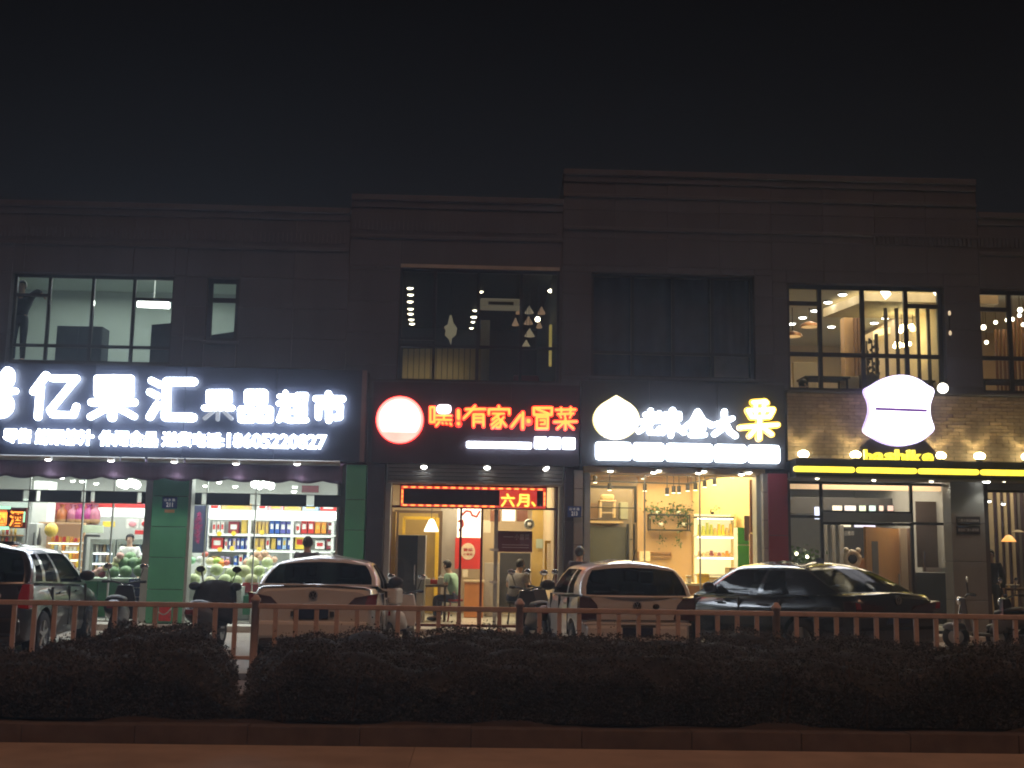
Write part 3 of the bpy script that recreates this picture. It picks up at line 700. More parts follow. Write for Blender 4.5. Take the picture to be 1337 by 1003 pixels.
for i, (a, b, c) in enumerate([(165, 181, 'pink'), (184, 196, 'red')]):
    pbox('fruit_poster', f'{["pink berry", "red apple"][i]} picture card under the long white light box', 'poster', a, 678, b, 690, 26.95, .02, pal('white'))
    p = W((a + b) / 2, 684, 26.9)
    tag(MB().ball(p, .07, 10, 6, (1.3, .15, 1)).build('printed_fruit', pal(c)), f'raised {["pink berry", "red apple"][i]} picture on the card under the light box', 'poster')
pbox('shelf_sign', 'small yellow shelf sign between the pole and picture cards', 'sign', 134, 681, 150, 688, 26.6, .02, pal('yellow'))
pbox('price_board', 'red price board beside the shopkeeper', 'sign', 176, 692.5, 196, 698, 26.4, .02, pal('red'))
pbox('price_board', 'pale green white board hanging behind the grey pole', 'sign', 108, 686, 135, 696, 25.6, .02, mat('pale_board', (.6, .68, .5), .5))
tag(MB().cyl(W(112, 700, 24.6), (W(112, 700, 24.6).x, 24.6, .14), .035, n=10).box(W(112, 700, 24.6).x - .01, XP(134, 24.6), 24.58, 24.62, ZP(701, 24.6, 112), ZP(698, 24.6, 112)).build('display_pole', mat('grey_pole', (.2, .2, .19), .4, metal=.4)), 'grey hooked pole standing at the end of the green stand', 'pole')
# basket shelf with wrapped baskets
pbox('basket_shelf', 'dark shelf holding red and pink wrapped gift baskets', 'shelf', 58, 684.5, 126, 687, 26.6, .5, m_dwood)
for i, (px, c) in enumerate([(67, 'red'), (80, 'orange'), (94, 'pink'), (104, 'magenta'), (115, 'magenta'), (123, 'pink')]):
    p = W(px, 684.5, 26.8)
    t = thing('gift_basket', f'{c} cellophane wrapped gift basket, {ORD[i]} along the dark basket shelf', 'gift basket', p, 0, 'wrapped gift baskets')
    cc = {'red': (.55, .06, .05), 'orange': (.7, .2, .05), 'pink': (.65, .2, .3), 'magenta': (.55, .05, .28)}[c]
    MB().lathe(p, [(.09, 0), (.13, .05), (.12, .12)], 12).build('basket', m_wood, t)
    MB().lathe(p, [(.12, .1), (.13, .2), (.105, .31), (.035, .38), (.085, .45)], 12).build('wrapping', mat('cellophane_' + c, tuple(q * .62 for q in cc), .25, .45, 9), t)
m_redwall = mat('red_display_wall', (.35, .05, .06), .6, .3, 4)
pbox('display_wall', 'deep red display panel behind the gift baskets', 'panel', 57, 655.5, 127, 686, 27.2, .03, m_redwall)
# dried fruit case
YB = 25.4
dc = thing('dried_fruit_case', 'glowing peach coloured dried fruit case with small packs', 'display case', (XP(80, YB), YB, .13))
m_peach = emi('lit_peach_board', (1, .62, .35), .22, (.52, .33, .19))
MB().box(XP(53, YB), XP(107, YB), YB + .35, YB + .4, .14, ZP(682, YB, 80)).build('back_board', m_peach, dc)
MB().box(XP(53, YB), XP(107, YB), YB, YB + .349, ZP(684, YB, 80), ZP(682, YB, 80)).build('top_board', m_peach, dc)
m_glow = emi('warm_shelf_strip', (1, .88, .48), 5)
random.seed(11)
for k, py in enumerate((708, 719, 730, 741, 752)):
    zz = ZP(py, YB, 90)
    sh = MB().box(XP(66, YB), XP(107, YB), YB + .02, YB + .345, zz - .02, zz).build('shelf', m_white, dc)
    MB().box(XP(67, YB), XP(106, YB), YB + .02, YB + .045, zz - .045, zz - .022).build('led_strip', m_glow, dc)
    for q in range(8):
        xx = XP(69 + q * 4.9, YB); c = random.choice(['yellow', 'gold', 'tan', 'orange', 'white', 'pale blue', 'red'])
        MB().box(xx, xx + .06, YB + .08, YB + .16, zz, zz + random.uniform(.08, .14), (.8, .6)).build('pack', pal(c), sh)
p = W(67, 692, 25.2); tag(MB().ball(p, .14, 16, 10, (1, 1, 1.08)).cyl((p.x, p.y, p.z - .15), (p.x, p.y, p.z - .4), .004, n=5).build('balloon', mat('yellow_balloon', (.72, .5, .08), .25, .05)), 'round yellow balloon in front of the peach coloured case', 'balloon')
# tobacco and liquor corner
YT = 23.45
ts = thing('led_sign', 'small red sign with orange tobacco and liquor characters in the window', 'sign', (XP(10, YT), YT, ZP(690, YT, 10)))
x0, x1, z0, z1 = RC(-22, 662.5, 34, 689.5, YT)
MB().box(x0, x1, YT, YT + .05, z0, z1).build('case', mat('sign_dark_red', (.25, .01, .01), .5), ts)
m_or = emi('orange_led', (1, .33, .03), 2.6)
m_gr = emi('green_white_led', (.45, 1, .6), 1.6)
MB().box(x0, XP(15, YT), YT - .01, YT - .001, z1 - .035, z1 + .02).box(x0, XP(15, YT), YT - .01, YT - .001, z0 - .03, z0 + .03).box(x1 - .05, x1 - .02, YT - .01, YT - .001, z0 + .12, z1 - .08).build('border_tube', m_gr, ts)
bx = RC(-12, 668, 9, 686, YT); text_mb('烟', bx[0], bx[1], bx[2], bx[3], YT - .012, YT - .001, .02).build('character', m_or, ts)
bx = RC(12.5, 667, 30, 687.5, YT); text_mb('酒', bx[0], bx[1], bx[2], bx[3], YT - .012, YT - .001, .02).build('character', m_or, ts)
MB().box(x0, XP(10.5, YT), YT - .004, YT - .0005, z0 + .04, z1 - .05).build('backlight', emi('orange_backlight', (1, .16, .02), 1.0), ts)
pbox('shop_column', 'square white column behind the tobacco sign', 'column', 38, 628, 58, 800, 25.8, .5, m_whitewall)
fg = thing('refrigerator', 'pale grey upright fridge beside the tobacco sign', 'fridge', (XP(42, 25.0), 25.0, .13))
x0, x1, z0, z1 = RC(31, 683, 48, 712, 25.0)
MB().box(x0, x1, 25.0, 25.6, .14, z1).build('case', mat('pale_grey_enamel', (.55, .56, .54), .4), fg, bevel=.02)
MB().box(x1 - .06, x1 - .04, 24.97, 24.998, z1 - .7, z1 - .2).build('handle', m_chrome, fg)
lk = thing('liquor_shelf', 'wooden shelf of small tan bottles under the tobacco sign', 'shelf', (XP(8, 26.2), 26.2, .13))
MB().box(XP(-40, 26.2), XP(30, 26.2), 26.5, 26.53, .14, ZP(650, 26.2, 0)).build('back_panel', m_green_w, lk)
for k, py in enumerate((709, 698)):
    zz = ZP(py, 26.2, 5); sh = MB().box(XP(-40, 26.2), XP(28, 26.2), 26.2, 26.498, zz - .03, zz).build('shelf_board', m_wood, lk)
    for q in range(12):
        xx = XP(-36 + q * 5.2, 26.2)
        MB().lathe((xx, 26.3, zz), [(.001, 0), (.032, 0), (.032, .11), (.012, .15), (.012, .19), (.001, .19)], 8).build('bottle', pal(['tan', 'gold', 'white', 'tan', 'red'][q % 5]), sh)
tag(MB().lathe(W(50.5, 712, 24.9), [(.001, 0), (.045, 0), (.05, .12), (.03, .2), (.018, .25), (.018, .36), (.001, .37)], 12).build('dark_bottle', mat('brown_grey_ceramic', (.08, .07, .06), .4)), 'tall dark bottle standing beside the pale grey fridge', 'bottle')
# crate stack beside the pillar
for k, (pa, pb) in enumerate(((756, 767), (768, 779), (780, 792))):
    x0, x1, z0, z1 = RC(168, pa, 191, pb, 23.5)
    t = thing('bottle_crate', f'dark blue bottle crate, {["top", "middle", "bottom"][k]} one of the stack beside the green pillar', 'crate', ((x0 + x1) / 2, 23.5, z0), 0, 'blue crates beside the pillar')
    mb = MB().box(x0, x1, 23.5, 23.52, z0, z1 - .06).box(x0, x0 + .02, 23.521, 23.9, z0, z1).box(x1 - .02, x1, 23.521, 23.9, z0, z1).box(x0, x1, 23.5, 23.52, z1 - .03, z1).box(x0 + .021, x1 - .021, 23.88, 23.9, z0, z1).box(x0 + .021, x1 - .021, 23.521, 23.879, z0, z0 + .02)
    mb.build('crate_body', mat('dark_blue_plastic', (.02, .035, .11), .4), t)
    for q in range(5):
        xx = x0 + .06 + (x1 - x0 - .12) * q / 4
        MB().cyl((xx, 23.6, z1 - .02), (xx, 23.6, z1 + .015), .022, n=8).build('bottle_cap', pal('white'), t)
bk = thing('basket', 'red and white drinks poster board standing at the foot of the green pillar', 'sign', (XP(214, 22.5), 22.5, .12))
x0, x1, z0, z1 = RC(207, 792, 223, 811, 22.5)
MB().box(x0, x1, 22.50, 22.53, z0, z1).build('board', pal('red'), bk, bevel=.004)
mb = MB(); pts = [(x0 + (x1 - x0) * t, z0 + (z1 - z0) * (.62 - .28 * math.sin(t * math.pi) + .25 * t)) for t in [i / 8 for i in range(9)]]
for a, b in zip(pts[:-1], pts[1:]): mb.capsule(a, b, .025, 22.494, 22.4995, 3)
mb.build('white_swoosh', m_white, bk)
bk.name = 'poster_board'
# ------------------------------------------------------------------ red lettered restaurant
m_pd = mat('dark_purple_sign_panel', (.026, .018, .028), .5, .12, 4, rnd=.05)
q0, q1 = XP(483, YS), XP(756, YS); z0, z1 = ZP(606.5, YS, 620), ZP(501, YS, 620)
sg = thing('shop_sign', 'dark sign board with red outlined characters and a glowing round emblem', 'sign', ((q0 + q1) / 2, YS, z0))
for i in range(3):
    a, b = q0 + (q1 - q0) * i / 3, q0 + (q1 - q0) * (i + 1) / 3
    MB().box(a + .003, b - .003, YS, YS + .035, z0, z1).build('sign_panel', m_pd, sg)
MB().box(q0, q1, YS + .036, YF - .04, z0 + .01, z1 - .01).build('sign_box', m_side, sg)
c = W(522, 548, YS - .1); rr = 31.2 / 1500 * 22.45
def disc(mb, r, y0, y1, n=48): return mb.prism([(c.x + r * math.cos(2 * math.pi * i / n), c.z + r * math.sin(2 * math.pi * i / n)) for i in range(n)], y0, y1)
em = disc(MB(), rr, YS - .10, YS - .003).build('round_emblem', emi('red_emblem_rim', (1, .03, .025), 5), sg)
disc(MB(), rr * .972, YS - .106, YS - .1005).build('pink_face', emi('pale_pink_emblem', (1, .62, .5), 1.25, var=.25, scale=3), em)
mb = MB(); cc = c
mb.prism([(cc.x + rr * .86 * math.cos(t) , max(cc.z - rr * .52, cc.z + rr * .86 * math.sin(t))) for t in [2 * math.pi * i / 40 for i in range(40)]], YS - .112, YS - .1065)
mb.build('white_face', emi('white_emblem_centre', (1, .93, .84), 2.6, var=.2, scale=2), em)
YN = YS - .09
Z3, Z4 = zoomed(440, 490, 7.428, YN), zoomed(600, 490, 7.428, YN)
m_redn = emi('red_neon_outline', (1, .007, .009), 4.5)
m_yeln = emi('orange_neon_core', (1, .45, .05), 2.2)
def neon(strokes, f):
    o = stroke_part('character', [(w * 1.7, p) for w, p in strokes], f, YN, .04, m_redn, sg)
    stroke_part('neon_core', [(w * .72, p) for w, p in strokes], f, YN - .03, .012, m_yeln, o)
    return o
o = neon([(20, [(905, 312), (945, 312), (945, 455), (905, 455), (905, 312)]), (18, [(965, 392), (1110, 394)]), (18, [(965, 432), (1110, 434)]), (18, [(1037, 372), (1037, 432)]), (20, [(992, 455), (962, 492)]), (18, [(1022, 464), (1028, 470)]), (18, [(1058, 466), (1066, 472)]), (20, [(1098, 468), (1108, 482)])], Z3)
stroke_part('bright_block', [(72, [(1002, 322), (1074, 322)]), (72, [(1002, 340), (1074, 340)])], Z3, YN - .045, .012, emi('white_pink_block', (1, .85, .9), 3), o)
neon([(34, [(1178, 345), (1178, 420)]), (40, [(1178, 470), (1179, 472)])], Z3)
neon([(22, [(62, 332), (248, 330)]), (22, [(150, 298), (100, 360), (40, 420)]), (22, [(136, 495), (136, 382), (232, 382), (232, 495)]), (18, [(145, 418), (225, 418)]), (18, [(145, 452), (225, 452)])], Z4)
neon([(22, [(380, 300), (382, 328)]), (22, [(284, 378), (284, 332), (482, 332), (482, 378)]), (18, [(322, 374), (430, 374)]), (20, [(390, 376), (318, 432)]), (20, [(368, 400), (402, 460), (392, 508), (362, 506)]), (18, [(365, 435), (308, 482)]), (18, [(380, 462), (318, 512)]), (18, [(430, 408), (402, 438)]), (20, [(405, 436), (450, 492)])], Z4)
neon([(26, [(590, 388), (505, 500)]), (26, [(614, 362), (612, 515)]), (52, [(668, 444), (669, 446)])], Z4)
neon([(22, [(718, 318), (895, 318), (893, 384), (720, 384), (718, 318)]), (20, [(748, 330), (862, 374)]), (20, [(748, 516), (750, 406), (856, 406), (854, 516), (748, 516)]), (16, [(782, 438), (830, 438), (828, 476), (786, 476)])], Z4)
neon([(20, [(935, 336), (1125, 334)]), (18, [(985, 315), (988, 362)]), (18, [(1078, 312), (1074, 362)]), (18, [(955, 378), (1105, 372)]), (16, [(975, 392), (985, 414)]), (16, [(1020, 390), (1026, 412)]), (16, [(1082, 388), (1068, 414)]), (20, [(918, 452), (1135, 450)]), (20, [(1027, 424), (1027, 522)]), (18, [(1006, 464), (948, 518)]), (18, [(1048, 464), (1104, 518)])], Z4)
for nm, a, b, t, u in (('light_bar', 609, 694, 577, 585), ('light_square', 698, 713.8, 570.4, 585.6), ('light_square', 716.5, 732, 571, 586), ('light_square', 735, 750.8, 571.5, 586.4)):
    bx = RC(a, t, b, u, YN)
    MB().box(bx[0], bx[1], YN, YS - .002, bx[2], bx[3]).build(nm, m_signwhite, sg, bevel=.02)
# dark pilasters, shutter, jambs
m_pil = mat('dark_pilaster', (.035, .028, .04), .5, .1, rnd=.08)
t = pillar('dark narrow pilaster between the green pillar and restaurant', 479, 501.5, 22.62, [.125, 1.2, 2.2, 3.26], m_pil, .4)
t = pillar('dark narrow pilaster carrying the blue plate numbered 213', 737, 749, 22.62, [.125, 1.2, 2.2, 3.24], m_pil, .4)
plate('blue plate numbered 213 on the pilaster by the warm lit shop', 741, 661, 759, 675.5, 22.6, '213', '山 水 路')
m_tile = MATS['pale_floor_tile']
m_wt = mat('beige_wall_tile', (.36, .34, .29), .4, .12, 3, rnd=.1)
pillar('beige tiled wall strip beside the blue plate numbered 213', 749.5, 761, 22.66, [.125, .65, 1.2, 1.75, 2.3, 2.85, 3.22], m_wt, .36)
x0, x1 = XP(505, 22.75), XP(735, 22.75); za, zc = ZP(633, 22.75, 620), ZP(607, 22.75, 620)
sh = thing('shutter_box', 'grey ribbed roller shutter housing above the red LED board', 'shutter', ((x0 + x1) / 2, 22.75, za))
m_sh = mat('grey_shutter_metal', (.30, .29, .28), .42, .08, 3, metal=.3)
for k in range(5):
    a, b = za + (zc - za) * k / 5, za + (zc - za) * (k + 1) / 5
    MB().box(x0, x1, 22.75 + .012 * (k % 2), 23.0, a + .004, b - .004).build('shutter_slat', m_sh, sh, bevel=.012)
MB().box(x0 + .01, x1 - .01, 22.77, 22.99, za + .005, zc - .005).build('shutter_core', m_side, sh)
for i, px in enumerate((553.5, 636, 713)):
    p = W(px, 610 + i, 22.62)
    t = downlight('white spotlight on the shutter housing, ' + ['under the round emblem', 'under the middle of the light bar', 'under the three light squares'][i], p, .062, m_down, 'spotlights on the shutter housing', power=6)
    t.rotation_euler = (R_(-28), R_(-25) if i == 2 else 0, 0)
MB().box(XP(502, 22.9, 700), XP(509, 22.9, 700), 22.85, 23.2, .12, 3.3).build('frame_post', m_alu, b2)
MB().box(XP(729, 22.9, 700), XP(736, 22.9, 700), 22.85, 23.2, .12, 3.3).build('frame_post', m_alu, b2)
zt = ZP(663, YG, 620)
m_rfr = mat('dark_red_frame', (.16, .025, .02), .4, .1)
glazing(b2, 'shopfront', XP(509.5, YG), XP(729, YG), .12, ZP(632, YG, 620), YG, [(XP(602.5, YG), [zt]), (XP(630, YG), [zt]), (XP(729, YG), [zt])], .045, m_rfr)
MB().box(XP(646, YG), XP(651, YG), YG - .03, YG - .01, .16, zt - .03).build('door_stile', m_alu, b2)
for py in (718, 760): MB().box(XP(641, YG - .06), XP(652, YG - .06), YG - .08, YG - .06, ZP(py + 1.5, YG, 648), ZP(py - 1.5, YG, 648)).build('door_handle', m_white, b2)
# LED scroll board
YD = 22.98
x0, x1, z0, z1 = RC(522, 634.5, 714, 664, YD)
lb = thing('led_board', 'long red LED scroll board with dashed border above the restaurant door', 'LED board', ((x0 + x1) / 2, YD, z0))
MB().box(x0, x1, YD, YD + .09, z0, z1).build('case', mat('black_red_case', (.035, .012, .014), .4), lb)
m_dash = emi('red_orange_led', (1, .22, .04), 3.6); m_halo = emi('red_led_halo', (1, .006, .006), .6)
MB().box(x0 + .02, x1 - .02, YD - .004, YD - .001, z1 - .075, z1 - .02).box(x0 + .02, x1 - .02, YD - .004, YD - .001, z0 + .02, z0 + .065).box(x0 + .02, x0 + .075, YD - .004, YD - .001, z0 + .066, z1 - .076).box(x1 - .075, x1 - .02, YD - .004, YD - .001, z0 + .066, z1 - .076).build('red_border', m_halo, lb)
n = 18
for k in range(n):
    a = x0 + .04 + (x1 - x0 - .08) * (k + .12) / n; b = x0 + .04 + (x1 - x0 - .08) * (k + .70) / n
    MB().box(a, b, YD - .012, YD - .0045, z1 - .06, z1 - .034).build('led_dash', m_dash, lb)
    if k < 12: MB().box(a, b, YD - .012, YD - .0045, z0 + .032, z0 + .056).build('led_dash', m_dash, lb)
for k in range(3):
    zz = z0 + .08 + (z1 - z0 - .16) * k / 3
    MB().box(x0 + .035, x0 + .06, YD - .012, YD - .0045, zz, zz + .075).build('led_dash', m_dash, lb)
    MB().box(x1 - .06, x1 - .035, YD - .012, YD - .0045, zz, zz + .075).build('led_dash', m_dash, lb)
m_y = emi('yellow_led', (1, .55, .06), 2.6)
for ch, a, b, t, u in (('六', 654, 672, 644.5, 662), ('月', 674.5, 691, 645.5, 662), ('、', 693.5, 699.5, 655, 662)):
    bx = RC(a, t, b, u, YD); text_mb(ch, bx[0], bx[1], bx[2], bx[3], YD - .016, YD - .005, .018).build('character', m_y, lb)
bx = RC(652, 644, 701, 663, YD); MB().box(bx[0], bx[1], YD - .0042, YD - .0012, z0 + .07, z1 - .08).build('red_patch', m_halo, lb)

# restaurant interior
lamp('AREA', 'ceiling_light', (XP(620, 25.5), 25.4, 3.3), 175, (1, .80, .50), b2, size=2.4, size_y=3)
m_yel = mat('yellow_lacquer', (.74, .48, .03), .4, .08)
m_yw = mat('ochre_wall_panel', (.45, .30, .08), .6, .15, 3)
pbox('wall_panel', 'ochre wall panel behind the yellow door frame', 'panel', 508, 668, 573, 800, 27.2, .03, m_yw)
df = thing('door_frame', 'bright yellow inner door frame behind the tall black cabinet', 'door frame', (XP(548, 26.2), 26.2, .13))
for a, b, t, u in ((524, 527.5, 676, 800), (567.5, 572, 676, 800)):
    x0, x1, z0, z1 = RC(a, t, b, u, 26.2); MB().box(x0, x1, 26.2, 26.3, .14, z1).build('post', m_yel, df)
x0, x1, z0, z1 = RC(527.5, 674.5, 567.5, 678.5, 26.2); MB().box(x0, x1, 26.2, 26.3, z0, z1).build('head', m_yel, df)
x0, x1, z0, z1 = RC(515, 666.5, 578, 670, 26.6); MB().box(x0, x1, 26.6, 26.7, z0, z1).box(x0, x0 + .1, 26.6, 26.7, .14, z0).box(x1 - .1, x1, 26.6, 26.7, .14, z0).build('outer_architrave', mat('dark_brown_trim', (.12, .07, .03), .5), df)
pbox('curtain_strip', 'golden curtain hanging just inside the restaurant window beside the dark pilaster', 'curtain', 509.5, 668, 516, 760, 24.2, .12, mat('golden_curtain', (.66, .42, .10), .8, .2, 20, stretch=(20, 20, .2)))
cb = thing('cabinet', 'tall black cabinet with a white side near the restaurant window', 'cabinet', (XP(535, 24.0), 24.0, .13))
x0, x1, z0, z1 = RC(518.5, 699, 544.5, 795, 24.0)
MB().box(x0, x1, 24.0, 24.02, .14, z1).build('door', mat('black_cabinet_door', (.022, .024, .022), .3, .1), cb, bevel=.005)
MB().box(x0, x1 + .16, 24.021, 24.55, .14, z1 + .01).build('case', mat('off_white_cabinet', (.42, .43, .40), .5), cb, bevel=.006)
MB().box(x1 - .06, x1 - .04, 23.97, 23.999, .9, 1.3).build('handle', m_chrome, cb)
def pendant(label, px, py, Y, r, h, m, ztop, grp=None, cord=True, prof=None):
    p = W(px, py, Y)
    t = thing('pendant_lamp', label, 'pendant lamp', p, 0, grp)
    MB().lathe((p.x, p.y, p.z), prof or [(r, -h * .5), (r * .97, -h * .38), (r * .62, h * .1), (r * .38, h * .4), (r * .16, h * .5), (.001, h * .52)], 20).build('lamp_shade', m, t)
    MB().cyl((p.x, p.y, p.z + h * .5), (p.x, p.y, ztop), .008, n=6).build('cord', m_black, t)
    return t
pendant('white glowing bell shaped pendant lamp above the restaurant table', 563.3, 686, 24.9, .155, .27, emi('white_lamp_shade', (1, .90, .66), 3.2), 3.38)
# posters behind
pbox('wall_panel', 'grey wall panel beside the glowing white poster', 'panel', 574, 664, 603, 800, 26.9, .03, mat('warm_grey_panel', (.40, .36, .31), .7))
lp = thing('light_box', 'glowing white poster box with red curls above the red square poster', 'light box', (XP(614, 26.6), 26.6, 2.0))
x0, x1, z0, z1 = RC(597, 664, 629.5, 702, 26.6)
MB().box(x0, x1, 26.6, 26.68, z0, z1).build('face', emi('warm_white_poster', (1, .90, .72), 1.6, (.8, .75, .6)), lp)
f = zoomed(490, 600, 5.142, 26.59)
for pts in ([(575, 380), (610, 345), (640, 350), (650, 375), (680, 385), (700, 350)], [(560, 415), (585, 410), (590, 440), (565, 475)]):
    stroke_part('red_curl', [(14, pts)], f, 26.59, .009, m_red, lp)
rp = thing('poster', 'bright red square poster with a cream disc behind the seated diner', 'poster', (XP(612, 26.55), 26.55, 1.5))
x0, x1, z0, z1 = RC(594, 702.5, 629.5, 743, 26.55)
MB().box(x0, x1, 26.55, 26.57, z0, z1).build('sheet', mat('vivid_red_sheet', (.62, .035, .025), .5, .08), rp)
c = W(611, 720, 26.54); MB().prism([(c.x + .165 * math.cos(t) * 1.0, c.z + .19 * math.sin(t)) for t in [2 * math.pi * i / 30 for i in range(30)]], 26.542, 26.549).build('disc', mat('cream_disc', (.72, .58, .42), .5), rp)
bx = (c.x - .10, c.x + .11, c.z + .0, c.z + .07); text_mb('冒菜', *bx, 26.538, 26.5415, .03).build('lettering', m_red, rp)
bx = (c.x - .11, c.x + .11, c.z - .09, c.z - .04); text_mb('小冒菜', *bx, 26.538, 26.5415, .03).build('lettering', m_red, rp)
pbox('notice', 'small cream notice between the red frame and the steel door handle', 'notice', 631, 680, 640.5, 696, 26.5, .01, mat('cream_paper', (.7, .62, .48), .7))
pbox('notice', 'small cream notice low beside the seated diner', 'notice', 604, 744, 611, 754, 26.3, .01, mat('cream_paper', (.7, .62, .48), .7))
od = thing('counter', 'orange lit serving counter under the red square poster', 'counter', (XP(619, 25.9), 25.9, .13))
x0, x1, z0, z1 = RC(606, 758, 631, 806, 25.9)
MB().box(x0, x1, 25.95, 26.4, .14, z1 - .04).build('body', mat('orange_counter_front', (.60, .24, .07), .45, .1), od)
MB().box(x0 - .02, x1 + .02, 25.92, 26.42, z1 - .039, z1).build('top', mat('pale_counter_top', (.7, .55, .35), .4), od)
MB().box(x0, x1, 25.93, 25.948, .30, .34).build('light_strip', emi('orange_strip', (1, .35, .1), 2.5), od)
bp = thing('menu_banner', 'burgundy menu banner with pale lettering hung in the restaurant door glass', 'banner', (XP(672, 23.3), 23.3, 1.9))
x0, x1, z0, z1 = RC(650, 693.5, 695, 721, 23.3)
MB().box(x0, x1, 23.3, 23.31, z0, z1).build('sheet', mat('burgundy_sheet', (.17, .03, .045), .5, .1), bp)
w, h = x1 - x0, z1 - z0
m_pl = mat('pale_print', (.5, .36, .36), .6)
text_mb('小冒菜', x0 + w * .48, x0 + w * .92, z0 + h * .58, z0 + h * .86, 23.297, 23.2995, .01).build('lettering', m_pl, bp)
for k, (a, b, c_) in enumerate(((.16, .45, .72), (.12, .9, .34), (.12, .9, .22))):
    MB().box(x0 + w * a, x0 + w * b, 23.297, 23.2995, z0 + h * c_ - .008, z0 + h * c_ + .008).build('text_line', m_pl, bp)
pbox('light_box', 'small white menu light box above the burgundy banner', 'light box', 655.5, 664, 673, 680.5, 26.4, .08, emi('cream_light_box', (1, .88, .68), 1.2))
for i, (a, b) in enumerate(((640, 653), (675, 689))):
    pbox('menu_picture', ['dark food picture left of the small white light box'.replace('left of', 'nearer the steel handle than'), 'dark food picture between the small light box and the yellow wall'][i], 'picture', a, 666, b, 681, 26.5, .02, mat('food_picture', (.25, .10, .06), .4, .4, 14))
pbox('kitchen_hatch', 'dark kitchen hatch opening behind the seated man', 'hatch', 652, 722, 692, 795, 26.6, .03, m_dark)
pbox('counter_block', 'grey counter block behind the steel door handle', 'counter', 632, 735, 652, 805, 26.5, .4, mat('warm_grey_panel', (.40, .36, .31), .7))
p = W(691, 684.5, 25.8); t = thing('wall_fan', 'small round wall fan above the yellow lattice', 'fan', p)
MB().lathe(p, [(.001, .03), (.08, .03), (.11, 0), (.12, -.03), (.1, -.04)], 16, 'y').build('cage', m_alu, t); MB().ball((p.x, p.y - .02, p.z), .05, 10, 6, (1, .5, 1)).build('hub', m_white, t)
MB().bar(p, (p.x, p.y + .5, p.z + .05), .03).build('bracket', m_black, t)
lt = thing('lattice_screen', 'yellow framed lattice screen beside the last restaurant jamb', 'screen', (XP(716, 24.2), 24.2, .13))
x0, x1, z0, z1 = RC(711, 706, 727, 762, 24.2)
mb = MB().box(x0, x0 + .05, 24.2, 24.26, z0, z1).box(x1 - .06, x1, 24.2, 24.26, z0, z1 + .8).box(x0 + .05, x1 - .06, 24.2, 24.26, z0, z0 + .05).box(x0 + .05, x1 - .06, 24.2, 24.26, z1 - .05, z1); mb.build('frame', m_yel, lt)
mb = MB()
for k in range(22):
    zz = z0 + .06 + (z1 - z0 - .12) * k / 21; mb.box(x0 + .05, x1 - .06, 24.22, 24.24, zz - .007, zz + .007)
mb.build('slats', mat('tan_slats', (.35, .22, .06), .5), lt, kind='stuff')
pbox('wall_panel', 'golden wall panel at the end of the restaurant', 'panel', 694, 664, 728, 800, 27.0, .03, mat('golden_panel', (.66, .47, .14), .6, .1))
pbox('notice', 'pale green notice on the golden wall panel', 'notice', 700, 704, 709, 716, 26.9, .01, mat('pale_green_paper', (.5, .6, .5), .7))
def table(label, px, py, Y, w, d, mtop, mleg, grp=None):
    p = W(px, py, Y)
    t = thing('table', label, 'table', (p.x, Y, .13), 0, grp)
    MB().box(p.x - w / 2, p.x + w / 2, Y, Y + d, p.z - .04, p.z).build('tabletop', mtop, t, bevel=.006)
    zb = p.z - .8 if p.z > 3 else .13
    for sx in (-1, 1):
        for yy in (Y + .05, Y + d - .09): MB().box(p.x + sx * (w / 2 - .06) - .02, p.x + sx * (w / 2 - .06) + .02, yy, yy + .04, zb, p.z - .041).build('leg', mleg, t)
    return t
table('dark restaurant table with tissue boxes in front of the seated diner', 565, 764, 24.3, .62, .7, m_dwood, m_dwood)
p = W(565, 763, 24.4)
for i, (dx, c, w, h) in enumerate(((-.14, 'white', .16, .12), (.02, 'red', .14, .10), (.16, 'white', .12, .15))):
    t = thing('tissue_box', ['white tissue box at the cabinet end of the restaurant table', 'red tissue box in the middle of the restaurant table', 'tall white paper box nearest the diner on the table'][i], 'box', (p.x + dx, 24.5, p.z), 0)
    MB().box(p.x + dx - w / 2, p.x + dx + w / 2, 24.42, 24.58, p.z + .003, p.z + h).build('carton', pal(c), t, bevel=.006)
    MB().box(p.x + dx - .03, p.x + dx + .03, 24.48, 24.50, p.z + h, p.z + h + .05, (.4, .4)).build('tissue', m_white, t)
def stool(label, x, y, m, h=.46, z=.13, cat='stool', back=False):
    t = thing('chair' if back else 'stool', label, 'chair' if back else cat, (x, y, z))
    MB().cyl((x, y, z + h - .04), (x, y, z + h), .17, .18, 16).build('seat', m, t)
    for a in range(4):
        s, c_ = math.sin(a * math.pi / 2 + .78), math.cos(a * math.pi / 2 + .78)
        MB().cyl((x + .12 * c_, y + .12 * s, z + h - .04), (x + .19 * c_, y + .19 * s, z), .015, n=6).build('leg', m, t)
    if back: MB().box(x - .17, x + .17, y + .15, y + .18, z + h + .08, z + h + .42).build('backrest', m, t, bevel=.02)
    return t
stool('red stool under the diner in the mint green shirt', W(594, 770, 24.6).x, 24.6, m_red)
stool('dark stool under the man in the grey shirt', W(672, 775, 24.0).x, 24.0, m_black)

